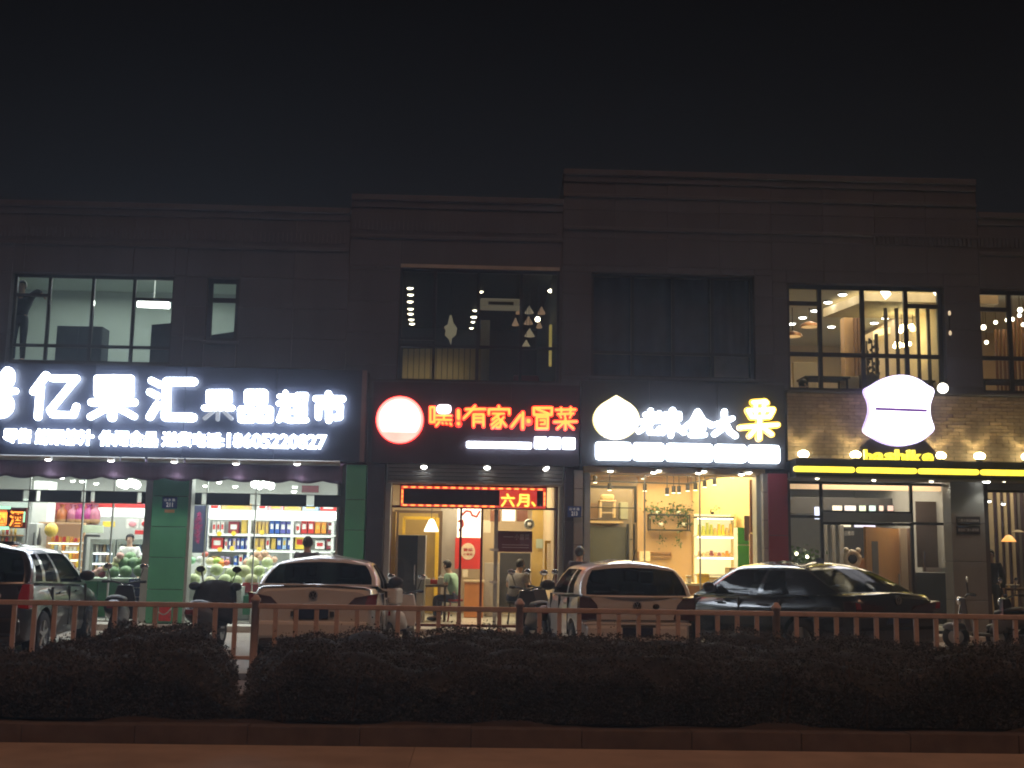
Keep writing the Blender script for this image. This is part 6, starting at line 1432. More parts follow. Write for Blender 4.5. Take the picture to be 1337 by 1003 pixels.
def apply_mods(o):
    dg = bpy.context.evaluated_depsgraph_get(); dg.update()
    me = bpy.data.meshes.new_from_object(o.evaluated_get(dg)); old = o.data
    me.name = o.name; o.modifiers.clear(); o.data = me; bpy.data.meshes.remove(old)
def wheel(parent, x, y, r, side):
    t = MB().lathe((x, y, r), [(r * .62, -.10), (r * .92, -.105), (r, -.07), (r, .07), (r * .92, .105), (r * .62, .10)], 28, 'x').build('wheel', m_rubber); put(t, parent)
    rim = MB(); s = side
    rim.lathe((x, y, r), [(r * .66, s * .09), (r * .62, s * .10), (r * .58, s * .05), (.001, s * .045)], 28, 'x')
    for k in range(5):
        a = 2 * math.pi * k / 5 + .3
        rim.bar((x + s * .085, y + .03 * math.cos(a), r + .03 * math.sin(a)), (x + s * .09, y + r * .6 * math.cos(a), r + r * .6 * math.sin(a)), .05, .03, (1, 0, 0))
    rim.cyl((x + s * .05, y, r), (x + s * .1, y, r), .05, n=12)
    rim.build('rim', m_rim, t)
def car(name, label, P, body_m, loc, rz):
    t = thing(name, label, 'car', (0, 0, 0), 0, 'cars parked in front of the shops')
    L, hw = P['L'], P['W'] / 2; zb = .22
    ys = sorted({0, .03, .08, .18, .35, .6, .9, 1.3, 1.8, 2.3, 2.8, 3.2, 3.5, 3.8, L - .45, L - .25, L - .1, L - .03, L})
    mb = MB(); rows = []
    for y in ys:
        e = min(y, L - y)
        w = hw * (1 - .10 * math.exp(-e / .10) - .05 * math.exp(-e / .5)) ; zt = lerp(P['deck'], y); b = lerp([(0, .36), (.15, .24), (L - .2, .22), (L, .34)], y)
        mid = b + (zt - b) * .55
        half = [(0, b), (w * .82, b), (w * .95, b + .05), (w * .985, b + .16), (w, mid), (w * .99, mid + (zt - mid) * .4), (w * .968, zt - .12), (w * .93, zt - .05), (w * .84, zt - .018), (0, zt + .02)]
        rows.append([(x, y, z) for x, z in half] + [(-x, y, z) for x, z in half[-2:0:-1]])
    n = len(rows[0])
    for r in rows: mb.v += r
    for i in range(len(rows) - 1):
        for j in range(n):
            a, b_ = i * n + j, i * n + (j + 1) % n
            cy_ = (ys[i] + ys[i + 1]) / 2
            if j in (8, 9) and P['cab'][0] + .12 < cy_ < P['cab'][1] - .15: continue          # open cabin
            mb.f.append((a, a + n, b_ + n, b_)); mb.sm.append(True)
    mb.f.append(tuple(range(n))); mb.sm.append(False); k = (len(rows) - 1) * n; mb.f.append(tuple(range(k, k + n))[::-1]); mb.sm.append(False)
    bd = mb.build('body', body_m)
    wy, wr = P['wheels'], P['wr']
    for yy in wy:
        for s in (-1, 1):
            cu = MB().cyl((s * (hw - .26), yy, wr), (s * (hw + .2), yy, wr), wr + .055, n=28, smooth=False).build('cut', m_bumper)
            bo = bd.modifiers.new('arch', 'BOOLEAN'); bo.operation = 'DIFFERENCE'; bo.object = cu; bo.solver = 'FAST' if False else 'EXACT'
            apply_mods(bd); me = cu.data; bpy.data.objects.remove(cu); bpy.data.meshes.remove(me)
    for p in bd.data.polygons: p.use_smooth = True
    try: bd.data.set_sharp_from_angle(angle=R_(35))
    except Exception: pass
    put(bd, t)
    for yy in wy:
        for s in (-1, 1):
            wheel(t, s * (hw - .115), yy, wr, s)
    MB().box(-hw + .27, hw - .27, .3, L - .3, .2, .34).build('underbody', m_bumper, t)
    # greenhouse
    ring_u = []
    A = [(-.90, -1.0), (-.45, -1.03), (0, -1.04), (.45, -1.03), (.90, -1.0), (.965, -.985), (1.0, -.93)] + [(1.0 + .02 * (1 - q * q), q) for q in P['side']] + [(1.0, .90), (.90, .97), (.82, 1.0), (.4, 1.04), (0, 1.055), (-.4, 1.04), (-.82, 1.0), (-.90, .97), (-1.0, .90)] + [(-1.0 - .02 * (1 - q * q), q) for q in P['side'][::-1]] + [(-1.0, -.93), (-.965, -.985)]
    nu = len(A); ns = len(P['side'])
    (a0, b0), (a1, b1) = P['cab'], P['roof']; wb, wt = hw * P.get('cw', .95), hw * P['rw']
    z0, z1 = P['belt'], P['H'] - .045
    vs = [0, .05, .35, .7, .93, 1.0]
    def ring(v, off=0.):
        z0r, z1r = z0, z1
        out = []
        for x, y in A:
            ca, cb = a0 + (a1 - a0) * v, b0 + (b1 - b0) * v
            w = wb + (wt - wb) * v + .045 * math.sin(math.pi * v)
            zb_ = lerp(P['deck'], (ca + cb) / 2 + y * (cb - ca) / 2) - .03 if v == 0 else None
            base0 = lerp(P['deck'], (a0 + b0) / 2 + y * (b0 - a0) / 2) - .01
            zz = base0 + (z1r - base0) * v
            out.append((x * (w + off), (ca + cb) / 2 + y * ((cb - ca) / 2 + off), zz + .03 * v * (1 - (y * .9) ** 2) - .065 * v * abs(x) ** 2.2))
        return out
    sh = MB(); R = [ring(v) for v in vs]
    for r in R: sh.v += r
    top = R[-1]; cx = sum(p[1] for p in top) / nu
    for k, (f, dz) in enumerate(((.90, .040), (.72, .075), (.40, .100))):
        sh.v += [(p[0] * f, cx + (p[1] - cx) * f, p[2] + dz * .8) for p in top]
    gl = {'rear_window': [], 'windshield': []}
    def seg(i): return sum(1 for q in P['pillars'] if q < i)
    s0, s1 = 7, 7 + ns - 1; f0 = 7 + ns + 2
    m0 = f0 + 4 + 3
    for vi in range(len(vs) + 2):
        for u in range(nu):
            q = (vi * nu + u, vi * nu + (u + 1) % nu, (vi + 1) * nu + (u + 1) % nu, (vi + 1) * nu + u)
            if 1 <= vi <= 3:
                if u < 4: gl['rear_window'].append(q); continue
                if s0 <= u < s1 and (u - s0) not in P['pillars']: gl.setdefault(('side_window', 1, seg(u - s0)), []).append(q); continue
                if f0 <= u < f0 + 4: gl['windshield'].append(q); continue
                if m0 <= u < m0 + ns - 1 and (ns - 2 - (u - m0)) not in P['pillars']: gl.setdefault(('side_window', -1, seg(ns - 2 - (u - m0))), []).append(q); continue
            sh.f.append(q); sh.sm.append(True)
    k = (len(vs) + 2) * nu; sh.f.append(tuple(range(k, k + nu))); sh.sm.append(True)
    o = sh.build('roof', P.get('roof_m', body_m), t)
    try: o.data.set_sharp_from_angle(angle=R_(50))
    except Exception: pass
    for nme, fs in gl.items():
        g = MB(); g.v = list(sh.v); g.f = fs; g.sm = [True] * len(fs)
        go = g.build(nme if isinstance(nme, str) else nme[0], m_cglass, t); bm = bmesh.new(); bm.from_mesh(go.data)
        bmesh.ops.delete(bm, geom=[v for v in bm.verts if not v.link_faces], context='VERTS')
        bm.to_mesh(go.data); bm.free()
    # inside
    yy = P['wheels'][0] + .35
    MB().box(-hw * .8, hw * .8, a0 + .15, b0 - .2, .45, P['belt'] - .22).build('cabin_floor', m_cabin, t)
    for i, (sx, sy) in enumerate(((-.36, yy + 1.0), (.36, yy + 1.0), (-.36, yy), (.36, yy))):
        st_ = MB().box(sx - .23, sx + .23, sy, sy + .14, P['belt'] - .3, P['belt'] + .16, (.85, .8)).build('seat', m_cabin, t, bevel=.04)
        MB().box(sx - .12, sx + .12, sy + .02, sy + .11, P['belt'] + .18, P['belt'] + .36).build('headrest', m_cabin, st_, bevel=.03)
    MB().box(-hw * .78, hw * .78, b0 - 1.0, b0 - .5, .5, P['belt'] + .04).build('dashboard', m_cabin, t, bevel=.03)
    # door mirrors
    for s in (-1, 1):
        ym = b0 - .72
        mo = MB().ball((s * (hw + .10), ym, P['belt'] + .10), .105, 14, 9, (1.15, .6, .8)).build('mirror', m_black, t)
        MB().bar((s * (hw - .10), ym + .02, P['belt'] + .03), (s * (hw + .04), ym, P['belt'] + .07), .05).build('mirror_arm', m_bumper, mo)
    # doors: seam lines and handles
    for s in (-1, 1):
        for yh in P['handles']:
            hz = P['belt'] - .13
            MB().box(s * (hw - .012), s * (hw + .018), yh - .10, yh + .10, hz - .015, hz + .015).build('door_handle', body_m, t, bevel=.008)
        for ysm in P['seams']:
            zt_ = P['belt'] - .04
            MB().box(s * (hw * .955), s * (hw + .001), ysm - .006, ysm + .006, .40, zt_).build('door_seam', m_bumper, t)
    # rear
    MB().box(-hw * .86, hw * .86, -.045, .10, .36, .60).build('rear_bumper', body_m, t, bevel=.045)
    MB().box(-hw * .80, hw * .80, -.03, .06, .26, .359).build('bumper_valance', m_bumper, t, bevel=.02)
    pz = P['plate']; pl_ = MB().box(-.22, .22, -.012 + P.get('ply', 0), .03, pz - .07, pz + .07).build('license_plate', m_numpl, t, bevel=.006)
    MB().box(-.28, .28, .0 + P.get('ply', 0), .04, pz - .10, pz + .10).build('plate_recess', m_bumper, t, bevel=.01)
    return t, hw
def lights(t, quads, m, y0=-.02, y1=.22):
    for poly in quads:
        o = MB().prism(poly, y0, y1).build('tail_light', m, t, bevel=.012)
def badge(t, z, y=-.03, r=.062):
    o = MB().cyl((0, y, z), (0, y + .06, z), r, n=24).build('badge', m_black, t)
    rg = MB()
    for i in range(24):
        a, b = 2 * math.pi * i / 24, 2 * math.pi * (i + 1) / 24
        rg.bar((r * .9 * math.cos(a), y - .004, z + r * .9 * math.sin(a)), (r * .9 * math.cos(b), y - .004, z + r * .9 * math.sin(b)), .008)
    for a, b in (((-.35, .75), (0, .05)), ((.35, .75), (0, .05)), ((-.75, .35), (-.33, -.7)), ((-.33, -.7), (0, -.05)), ((0, -.05), (.33, -.7)), ((.33, -.7), (.75, .35))):
        rg.bar((a[0] * r, y - .004, z + a[1] * r), (b[0] * r, y - .004, z + b[1] * r), .007)
    rg.build('badge_mark', m_rim, o)
def place(t, x, y, rz): t.location = (x, y, 0); t.rotation_euler = (0, 0, rz)
# put() was done at the origin, so moving the Empty moves the whole car
white1 = paint('white_sedan_paint', (.62, .62, .60))
SED = dict(L=4.62, W=1.80, H=1.47, belt=.98, deck=[(0, 1.02), (.10, 1.09), (.55, 1.09), (.9, 1.04), (1.6, .98), (3.1, .95), (3.5, .93), (4.2, .82), (4.5, .70), (4.62, .58)], cab=(.50, 3.45), roof=(1.08, 2.55), rw=.76,
           side=(-.74, -.56, -.12, -.04, .5, .74), pillars=(0, 2), wheels=(.98, 3.62), wr=.325, handles=(1.75, 2.65), seams=(1.35, 2.25, 3.2), plate=.70, mirror_m=None)
SED['mirror_m'] = white1
t, hw = car('parked_car', 'white sedan seen from behind in front of the gift shelves', SED, white1, None, 0)
lights(t, [[(-.90, .99), (-.86, .80), (-.45, .80), (-.58, .93)], [(.90, .99), (.86, .80), (.45, .80), (.58, .93)]], m_dtail, -.022, .20)
for s in (-1, 1): MB().prism([(s * .885, .97), (s * .875, .83), (s * .72, .83), (s * .76, .955)], -.027, -.0225).build('red_lens', m_tail, t)
badge(t, .955, -.012)
MB().box(-.45, .45, -.012, .01, .795, .812).build('boot_trim', m_bumper, t)
MB().box(-.88, .88, .02, .12, 1.085, 1.10).build('boot_lip', white1, t, bevel=.012)
MB().prism([(-.30, .665), (-.24, .665), (-.24, .735), (-.30, .735)], -.02, .0).prism([(.24, .665), (.30, .665), (.30, .735), (.24, .735)], -.02, .0).build('plate_lamp', m_bumper, t)
p = W(408, 800, 16.3); place(t, p.x, 16.3, R_(1.0))
white2 = paint('white_hatchback_paint', (.62, .62, .60))
HAT = dict(L=3.98, W=1.70, H=1.47, belt=.98, deck=[(0, 1.0), (.06, 1.02), (.5, 1.01), (1.6, .97), (2.7, .94), (3.1, .93), (3.6, .83), (3.85, .70), (3.98, .58)], cab=(.02, 3.05), roof=(.34, 2.15), rw=.76,
           side=(-.80, -.62, -.30, -.22, .28, .72), pillars=(0, 2), wheels=(.68, 3.14), wr=.30, handles=(1.35, 2.2), seams=(1.0, 1.85, 2.75), plate=.50, cw=.95, ply=-.04)
HAT['mirror_m'] = white2
t, hw = car('parked_car', 'white hatchback with a roof aerial in front of the warm lit shop', HAT, white2, None, 0)
lights(t, [[(-.83, .99), (-.845, .66), (-.52, .68), (-.58, .88), (-.66, .97)], [(.83, .99), (.845, .66), (.52, .68), (.58, .88), (.66, .97)]], m_dtail, -.022, .16)
badge(t, .87, -.014)
MB().box(-.60, .60, -.014, .0, .66, .67).box(-.60, .60, -.013, .0, .81, .82).build('tailgate_crease', m_bumper, t)
MB().box(-.78, .78, -.02, .12, .60, .63).build('bumper_step', white2, t, bevel=.01)
MB().ball((.27, -.016, .86), .05, 12, 8, (1, .4, .8)).build('handle_recess', m_bumper, t)
MB().bar((-.62, -.001, 1.06), (.1, -.012, 1.05), .02).build('wiper', m_black, t)
MB().cyl((.02, .42, 1.48), (.02, .18, 1.66), .008, .005, 6).build('aerial', m_black, t)
p = W(832, 800, 16.5); place(t, p.x, 16.5, R_(4.5))
grey = paint('bronze_grey_paint', (.032, .028, .026), .3, .2)
MPV = dict(L=4.25, W=1.76, H=1.58, belt=1.02, deck=[(0, 1.06), (.06, 1.08), (.5, 1.07), (1.6, 1.03), (2.8, .99), (3.2, .97), (3.8, .86), (4.1, .72), (4.25, .6)], cab=(.03, 3.25), roof=(.30, 2.30), rw=.76,
           side=(-.84, -.64, -.55, -.16, -.08, .36, .74), pillars=(1, 3), wheels=(.78, 3.36), wr=.33, handles=(1.5, 2.4), seams=(1.1, 2.0, 2.95), plate=.72, cw=.95)
MPV['mirror_m'] = m_black
t, hw = car('parked_car', 'dark bronze grey hatchback parked before the dried fruit case', MPV, grey, None, 0)
lights(t, [[(-.86, 1.06), (-.87, .72), (-.70, .74), (-.72, .90), (-.76, 1.05)], [(.86, 1.06), (.87, .72), (.70, .74), (.72, .90), (.76, 1.05)]], mat('bright_red_lens', (.50, .012, .02), .15, .1, coat=.6), -.022, .17)
badge(t, .93, -.014)
MB().box(-.60, .60, .0, .28, 1.60, 1.625).build('roof_spoiler', grey, t, bevel=.01)
p = W(-50, 800, 15.95); place(t, p.x, 15.95, R_(4.5))
blackp = paint('black_sedan_paint', (.012, .013, .016), .2)
BLK = dict(SED); BLK.update(L=4.88, W=1.86, H=1.49, deck=[(0, 1.0), (.10, 1.08), (.55, 1.08), (.9, 1.03), (1.7, .98), (3.3, .95), (3.7, .93), (4.4, .82), (4.75, .70), (4.88, .58)], cab=(.38, 3.7), roof=(1.10, 2.75), wheels=(1.05, 3.85), wr=.34,
    side=(-.66, -.46, -.10, -.03, .52, .74), handles=(1.85, 2.85), seams=(1.5, 2.4, 3.45), mirror_m=blackp, plate=.72)
t, hw = car('parked_car', 'black sedan parked at an angle before the orange counter and crimson pillar', BLK, blackp, None, 0)
lights(t, [[(-.92, .97), (-.90, .82), (-.30, .84), (-.36, .90)], [(.92, .97), (.90, .82), (.30, .84), (.36, .90)]], m_dtail, -.022, .22)
for s in (-1, 1): MB().prism([(s * .92, .955), (s * .905, .86), (s * .80, .86), (s * .83, .945)], -.027, -.0225).build('red_lens', m_tail, t)
badge(t, .98, -.014)
MB().prism([(-.005, 1.47), (.005, 1.47), (.004, 1.58), (-.004, 1.56)], 1.42, 1.58).build('aerial_fin', m_black, t, bevel=.003)
for s in (-1, 1):
    MB().bar((s * .86, .95, 1.02), (s * .845, 3.0, .995), .014).build('chrome_trim', m_chrome, t)
p = W(1238, 800, 17.0); ang = R_(30)
# the far rear corner stands at that sight line
place(t, p.x - .86 * math.cos(ang) , 17.0 - .86 * math.sin(ang) * .0, ang)

# ------------------------------------------------------------------ scooters
def scooter(label, px, py, Y, rz, body_m, seat_m, kind=0, name='scooter', group='scooters parked by the shops', zs=1.):
    t = thing(name, label, 'scooter', (0, 0, 0), 0, group)
    for y in (-.60, .62):
        w_ = MB().lathe((0, y, .23), [(.13, -.045), (.20, -.05), (.23, -.02), (.23, .02), (.20, .05), (.13, .045)], 20, 'x').build('wheel', m_rubber); put(w_, t)
        MB().lathe((0, y, .23), [(.135, -.04), (.05, -.05), (.05, .05), (.135, .04)], 16, 'x').build('rim', m_rim, w_)
    # body shell
    rows = [(-.78, .62, .10, .05), (-.68, .60, .15, .12), (-.45, .56, .19, .16), (-.20, .50, .20, .17), (-.02, .40, .17, .13), (.06, .34, .14, .06)]
    mb = MB(); n = 10
    for y, zc, hw_, hh in rows:
        for i in range(n):
            a = 2 * math.pi * i / n; mb.v.append((hw_ * math.cos(a), y, zc + hh * math.sin(a)))
    for r in range(len(rows) - 1):
        for i in range(n): mb.f.append((r * n + i, (r + 1) * n + i, (r + 1) * n + (i + 1) % n, r * n + (i + 1) % n)); mb.sm.append(True)
    mb.f += [tuple(range(n)), tuple(range((len(rows) - 1) * n, len(rows) * n))[::-1]]; mb.sm += [False, False]
    mb.build('body', body_m, t)
    MB().box(-.17, .17, -.05, .36, .26, .31).build('footboard', m_bumper, t, bevel=.01)
    sh = [(-.20, .34, .34), (.20, .34, .34), (.22, .40, .60), (.13, .44, .92), (-.13, .44, .92), (-.22, .40, .60)]
    MB().add([(x, y, z) for x, y, z in sh] + [(x * .9, y + .10, z) for x, y, z in sh], [(0, 1, 2, 5), (5, 2, 3, 4), (7, 6, 11, 8), (8, 11, 10, 9), (0, 6, 7, 1), (1, 7, 8, 2), (2, 8, 9, 3), (3, 9, 10, 4), (4, 10, 11, 5), (5, 11, 6, 0)]).build('leg_shield', body_m, t, bevel=.02)
    MB().ball((0, .62, .40), .17, 14, 8, (.55, 1.35, .5)).build('front_mudguard', body_m, t)
    MB().cyl((0, .50, .85), (0, .62, .23), .035, n=8).build('fork', m_chrome, t)
    seat = [(-.62, .70, .15, .05), (-.45, .73, .16, .06), (-.2, .71, .15, .05), (-.02, .66, .11, .04)]
    mb = MB()
    for y, zc, hw_, hh in seat:
        for i in range(n):
            a = 2 * math.pi * i / n; mb.v.append((hw_ * math.cos(a), y, zc + hh * math.sin(a)))
    for r in range(3):
        for i in range(n): mb.f.append((r * n + i, (r + 1) * n + i, (r + 1) * n + (i + 1) % n, r * n + (i + 1) % n)); mb.sm.append(True)
    mb.f += [tuple(range(n)), tuple(range(3 * n, 4 * n))[::-1]]; mb.sm += [False, False]
    mb.build('seat', seat_m, t)
    hb = MB().tube([(-.34, .30, .98), (-.20, .40, .98), (0, .44, .93), (.20, .40, .98), (.34, .30, .98)], .017).build('handlebar', m_black, t)
    for s in (-1, 1):
        MB().cyl((s * .26, .35, .98), (s * .36, .28, .98), .024, n=8).build('grip', m_rubber, hb)
        mi = MB().ball((s * .30, .40, 1.24), .07, 12, 8, (1.1, .25, .75)).build('mirror', m_chrome if kind != 1 else m_black, t); MB().cyl((s * .22, .39, .98), (s * .30, .41, 1.22), .009, n=6).build('mirror_stem', m_black, mi)
    MB().ball((0, .53, .86), .10, 14, 9, (1.1, .7, .8)).build('headlight', m_chrome, t)
    MB().box(-.09, .09, -.80, -.775, .58, .66).build('tail_light', m_tail, t, bevel=.01)
    if kind == 1:      # quilted apron draped over the handlebar
        ap = MB(); nn = 12
        for i in range(nn + 1):
            u = i / nn * 2 - 1
            for j in range(7):
                v = j / 6
                ap.v.append((u * (.30 + .06 * math.sin(v * 3.1)), .36 - .14 * v + .10 * (1 - u * u) * (-1 if v > .1 else 0) * .5 + .015 * math.sin(u * 9 + v * 4), 1.06 - .06 * u * u - v * .62))
        for i in range(nn):
            for j in range(6): q = i * 7 + j; ap.f.append((q, q + 7, q + 8, q + 1)); ap.sm.append(True)
        o = ap.build('windshield_apron', mat('black_quilted_apron', (.014, .017, .022), .75, .3, 9, bump=.5), t); so = o.modifiers.new('thick', 'SOLIDIFY'); so.thickness = .025
        for s in (-1, 1): MB().ball((s * .34, .27, .97), .075, 10, 7, (1.3, 1.2, .9)).build('hand_muff', MATS['black_quilted_apron'], t)
    if kind == 2:      # rear box
        MB().box(-.22, .22, -.86, -.48, .78, 1.06).build('rear_box', body_m, t, bevel=.04); MB().box(-.18, .18, -.84, -.55, 1.065, 1.13).build('box_lid', m_black, t, bevel=.03)
    p = W(px, py, Y); t.location = (p.x, Y, 0.0); t.rotation_euler = (0, 0, rz); t.scale = (zs, zs, zs)
    return t
m_sb = mat('matt_black_scooter', (.018, .018, .021), .35, .15, coat=.4); m_sg = mat('grey_scooter_plastic', (.09, .085, .085), .35, .1, coat=.4)
scooter('dark scooter with a slim handlebar before the blue bottle crates', 156, 800, 20.0, R_(8), m_sb, m_black)
scooter('brown grey scooter wearing a black quilted apron before the green pillar', 272, 800, 18.6, R_(-6), mat('brown_scooter_plastic', (.075, .055, .050), .5, .2), m_black, 1)
scooter('white scooter with a rear box beside the white sedan', 521, 800, 19.8, R_(-14), mat('white_scooter_plastic', (.60, .58, .54), .4, .1), m_black, 2, zs=.92)
scooter('dark scooter with shining mirrors before the restaurant lattice', 697, 800, 20.3, R_(14), m_sb, m_black)
scooter('black scooter before the burgundy menu banner beside the white hatchback', 722, 800, 21.2, R_(30), m_sg, m_black)
scooter('grey scooter turned sideways before the grey signed pillar', 1296, 800, 20.4, R_(68), m_sg, m_black)
scooter('black scooter parked beside the slat screen restaurant', 1348, 800, 20.0, R_(40), m_sb, m_black)

# ------------------------------------------------------------------ people
def skinned(name, joints, edges, m, parent, root='pelvis', sub=1):
    names = list(joints); me = bpy.data.meshes.new(name)
    me.from_pydata([joints[k][0] for k in names], [(names.index(a), names.index(b)) for a, b in edges], [])
    o = bpy.data.objects.new(name, me); COL.objects.link(o)
    sk = o.modifiers.new('skin', 'SKIN'); sk.use_smooth_shade = True
    su = o.modifiers.new('smooth', 'SUBSURF'); su.levels = sub; su.render_levels = sub
    for i, k in enumerate(names):
        r = joints[k][1]; r = r if isinstance(r, tuple) else (r, r)
        me.skin_vertices[0].data[i].radius = r; me.skin_vertices[0].data[i].use_root = (k == root)
    me.materials.append(m)
    apply_mods(o); o.data.name = name
    if not o.data.materials: o.data.materials.append(m)
    for p in o.data.polygons: p.use_smooth = True
    put(o, parent); return o
m_skin = mat('skin', (.50, .31, .22), .55, .1, 12)
m_hair = mat('black_hair', (.012, .010, .010), .5, .3, 30)
def person(label, loc, rz, pose='stand', shirt=(.6, .6, .6), pants=(.05, .05, .07), hgt=1.70, over=None, shirt_long=False):
    t = thing('person', label, 'person', (0, 0, 0))
    k = hgt / 1.72
    J = {'pelvis': (0, 0, .93), 'waist': (0, 0, 1.08), 'chest': (0, .0, 1.28), 'collar': (0, .01, 1.43), 'neck': (0, .02, 1.50), 'skull': (0, .03, 1.60), 'crown': (0, .02, 1.69)}
    for s, n in ((-1, 'l'), (1, 'r')):
        J.update({'shoulder_' + n: (s * .175, .0, 1.40), 'elbow_' + n: (s * .24, .01, 1.12), 'wrist_' + n: (s * .25, .10, .88), 'hip_' + n: (s * .09, 0, .88), 'knee_' + n: (s * .10, .02, .48), 'ankle_' + n: (s * .10, -.02, .09), 'toe_' + n: (s * .12, .16, .045)})
    if pose == 'sit':
        dz = -.42
        for q in ('pelvis', 'waist', 'chest', 'collar', 'neck', 'skull', 'crown', 'shoulder_l', 'shoulder_r'): J[q] = (J[q][0], J[q][1], J[q][2] + dz)
        for s, n in ((-1, 'l'), (1, 'r')):
            J['hip_' + n] = (s * .09, .02, .48); J['knee_' + n] = (s * .12, .44, .50); J['ankle_' + n] = (s * .12, .42, .09); J['toe_' + n] = (s * .13, .60, .045)
            J['elbow_' + n] = (s * .25, .14, .74); J['wrist_' + n] = (s * .15, .38, .80)
        lean = .30
        for q in ('waist', 'chest', 'collar', 'neck', 'skull', 'crown', 'shoulder_l', 'shoulder_r'):
            x, y, z = J[q]; J[q] = (x, y + (z - .5) * lean, z - .03 * (z - .5))
    if over: J.update(over)
    RD = {'pelvis': (.15, .115), 'waist': (.135, .10), 'chest': (.155, .11), 'collar': (.10, .075), 'neck': .055, 'skull': (.078, .092), 'crown': (.055, .065), 'shoulder': .062, 'elbow': .042, 'wrist': .03, 'hip': .088, 'knee': .058, 'ankle': .042, 'toe': .035}
    def jr(ns, g=0.): return {q: (tuple(Vector(J[q]) * k), tuple((r + g) * k for r in ((RD[q.split('_')[0]],) * 2 if not isinstance(RD[q.split('_')[0]], tuple) else RD[q.split('_')[0]]))) for q in ns}
    allj = jr(J.keys())
    E = [('pelvis', 'waist'), ('waist', 'chest'), ('chest', 'collar'), ('collar', 'neck'), ('neck', 'skull'), ('skull', 'crown')]
    for n in 'lr':
        E += [('chest', 'shoulder_' + n), ('shoulder_' + n, 'elbow_' + n), ('elbow_' + n, 'wrist_' + n), ('pelvis', 'hip_' + n), ('hip_' + n, 'knee_' + n), ('knee_' + n, 'ankle_' + n), ('ankle_' + n, 'toe_' + n)]
        wv = Vector(J['wrist_' + n]); d = (wv - Vector(J['elbow_' + n])).normalized(); side = Vector((1 if n == 'r' else -1, 0, 0)); 
        up_ = d.cross(side).normalized() if abs(d.dot(side)) < .95 else Vector((0, 0, 1)); lat = up_
        allj['palm_' + n] = (tuple((wv + d * .07) * k), (.034 * k, .02 * k)); E.append(('wrist_' + n, 'palm_' + n))
        for f, (o_, ln) in enumerate(((-.028, .075), (-.009, .088), (.010, .083), (.028, .065))):
            a = wv + d * .10 + lat * o_; b = a + d * ln * .6 - side * .012; c_ = b + d * ln * .4 - side * .025
            for q, v in (('a', a), ('b', b), ('c', c_)): allj[f'finger{q}{f}_{n}'] = (tuple(v * k), (.0095, .0095))
            E += [('palm_' + n, f'fingera{f}_{n}'), (f'fingera{f}_{n}', f'fingerb{f}_{n}'), (f'fingerb{f}_{n}', f'fingerc{f}_{n}')]
        a = wv + d * .05 - lat * .045; b = a + d * .04 - lat * .02
        allj['thumba_' + n] = (tuple(a * k), (.011, .011)); allj['thumbb_' + n] = (tuple(b * k), (.010, .010)); E += [('palm_' + n, 'thumba_' + n), ('thumba_' + n, 'thumbb_' + n)]
    skinned('body', allj, E, m_skin, t)
    ms = mat('shirt_%d_%d_%d' % tuple(int(c * 99) for c in shirt), shirt, .85, .15, 8); mp = mat('trousers_%d_%d_%d' % tuple(int(c * 99) for c in pants), pants, .85, .15, 8)
    sj = jr(['pelvis', 'waist', 'chest', 'collar', 'shoulder_l', 'shoulder_r'], .022)
    se = [('pelvis', 'waist'), ('waist', 'chest'), ('chest', 'collar'), ('chest', 'shoulder_l'), ('chest', 'shoulder_r')]
    for n in 'lr':
        a, b = Vector(J['shoulder_' + n]), Vector(J['elbow_' + n]); c_ = a.lerp(b, .72) if not shirt_long else b
        sj['sleeve_' + n] = (tuple(c_ * k), (.064 * k, .064 * k)); se.append(('shoulder_' + n, 'sleeve_' + n))
        if shirt_long: sj['cuff_' + n] = (tuple(b.lerp(Vector(J['wrist_' + n]), .9) * k), (.048 * k, .048 * k)); se.append(('sleeve_' + n, 'cuff_' + n))
    skinned('shirt', sj, se, ms, t)
    pj = jr(['waist', 'pelvis', 'hip_l', 'hip_r', 'knee_l', 'knee_r', 'ankle_l', 'ankle_r'], .014)
    skinned('trousers', pj, [('pelvis', 'waist'), ('pelvis', 'hip_l'), ('pelvis', 'hip_r'), ('hip_l', 'knee_l'), ('hip_r', 'knee_r'), ('knee_l', 'ankle_l'), ('knee_r', 'ankle_r')], mp, t)
    for n in 'lr':
        a, b = Vector(J['ankle_' + n]) * k, Vector(J['toe_' + n]) * k
        d = (b - a); d.z = 0; c_ = a + d * .45
        MB().ball((c_.x, c_.y, .05 * k), .05, 10, 6, (.9, 2.5 if abs(d.y) > abs(d.x) else 1, .95)).build('shoe', m_black, t)
    hd = Vector(J['skull']) * k; cr = Vector(J['crown']) * k; ax = (cr - hd).normalized()
    fd = Vector((0, 1, 0)); fd = (fd - ax * ax.dot(fd)).normalized()
    c_ = hd + ax * .045 - fd * .012
    hr = MB().ball((0, 0, 0), .098 * k, 16, 12, (.92, 1.06, 1.08)); hr.v = [tuple(c_ + Vector(v)) for v in hr.v]
    keep = []
    hr.f = [f for f in hr.f if not (sum((Vector(hr.v[i]) - c_).dot(fd) for i in f) / len(f) > .03 * k and sum((Vector(hr.v[i]) - c_).dot(ax) for i in f) / len(f) < .045 * k) and sum((Vector(hr.v[i]) - c_).dot(ax) for i in f) / len(f) > -.085 * k]
    hr.sm = [True] * len(hr.f); hr.build('hair', m_hair, t)
    face = hd + fd * .086 * k
    MB().ball(tuple(face + ax * -.004 + fd * .006), .016, 8, 6, (.8, 1, 1.3)).build('nose', m_skin, t)
    for s in (-1, 1):
        MB().ball(tuple(face + ax * .025 - fd * .008 + Vector((s * .03, 0, 0))), .009, 8, 6).build('eye', m_black, t)
        MB().ball(tuple(hd + ax * .01 + Vector((s * .088 * k, 0, 0))), .024, 8, 6, (.4, .8, 1.2)).build('ear', m_skin, t)
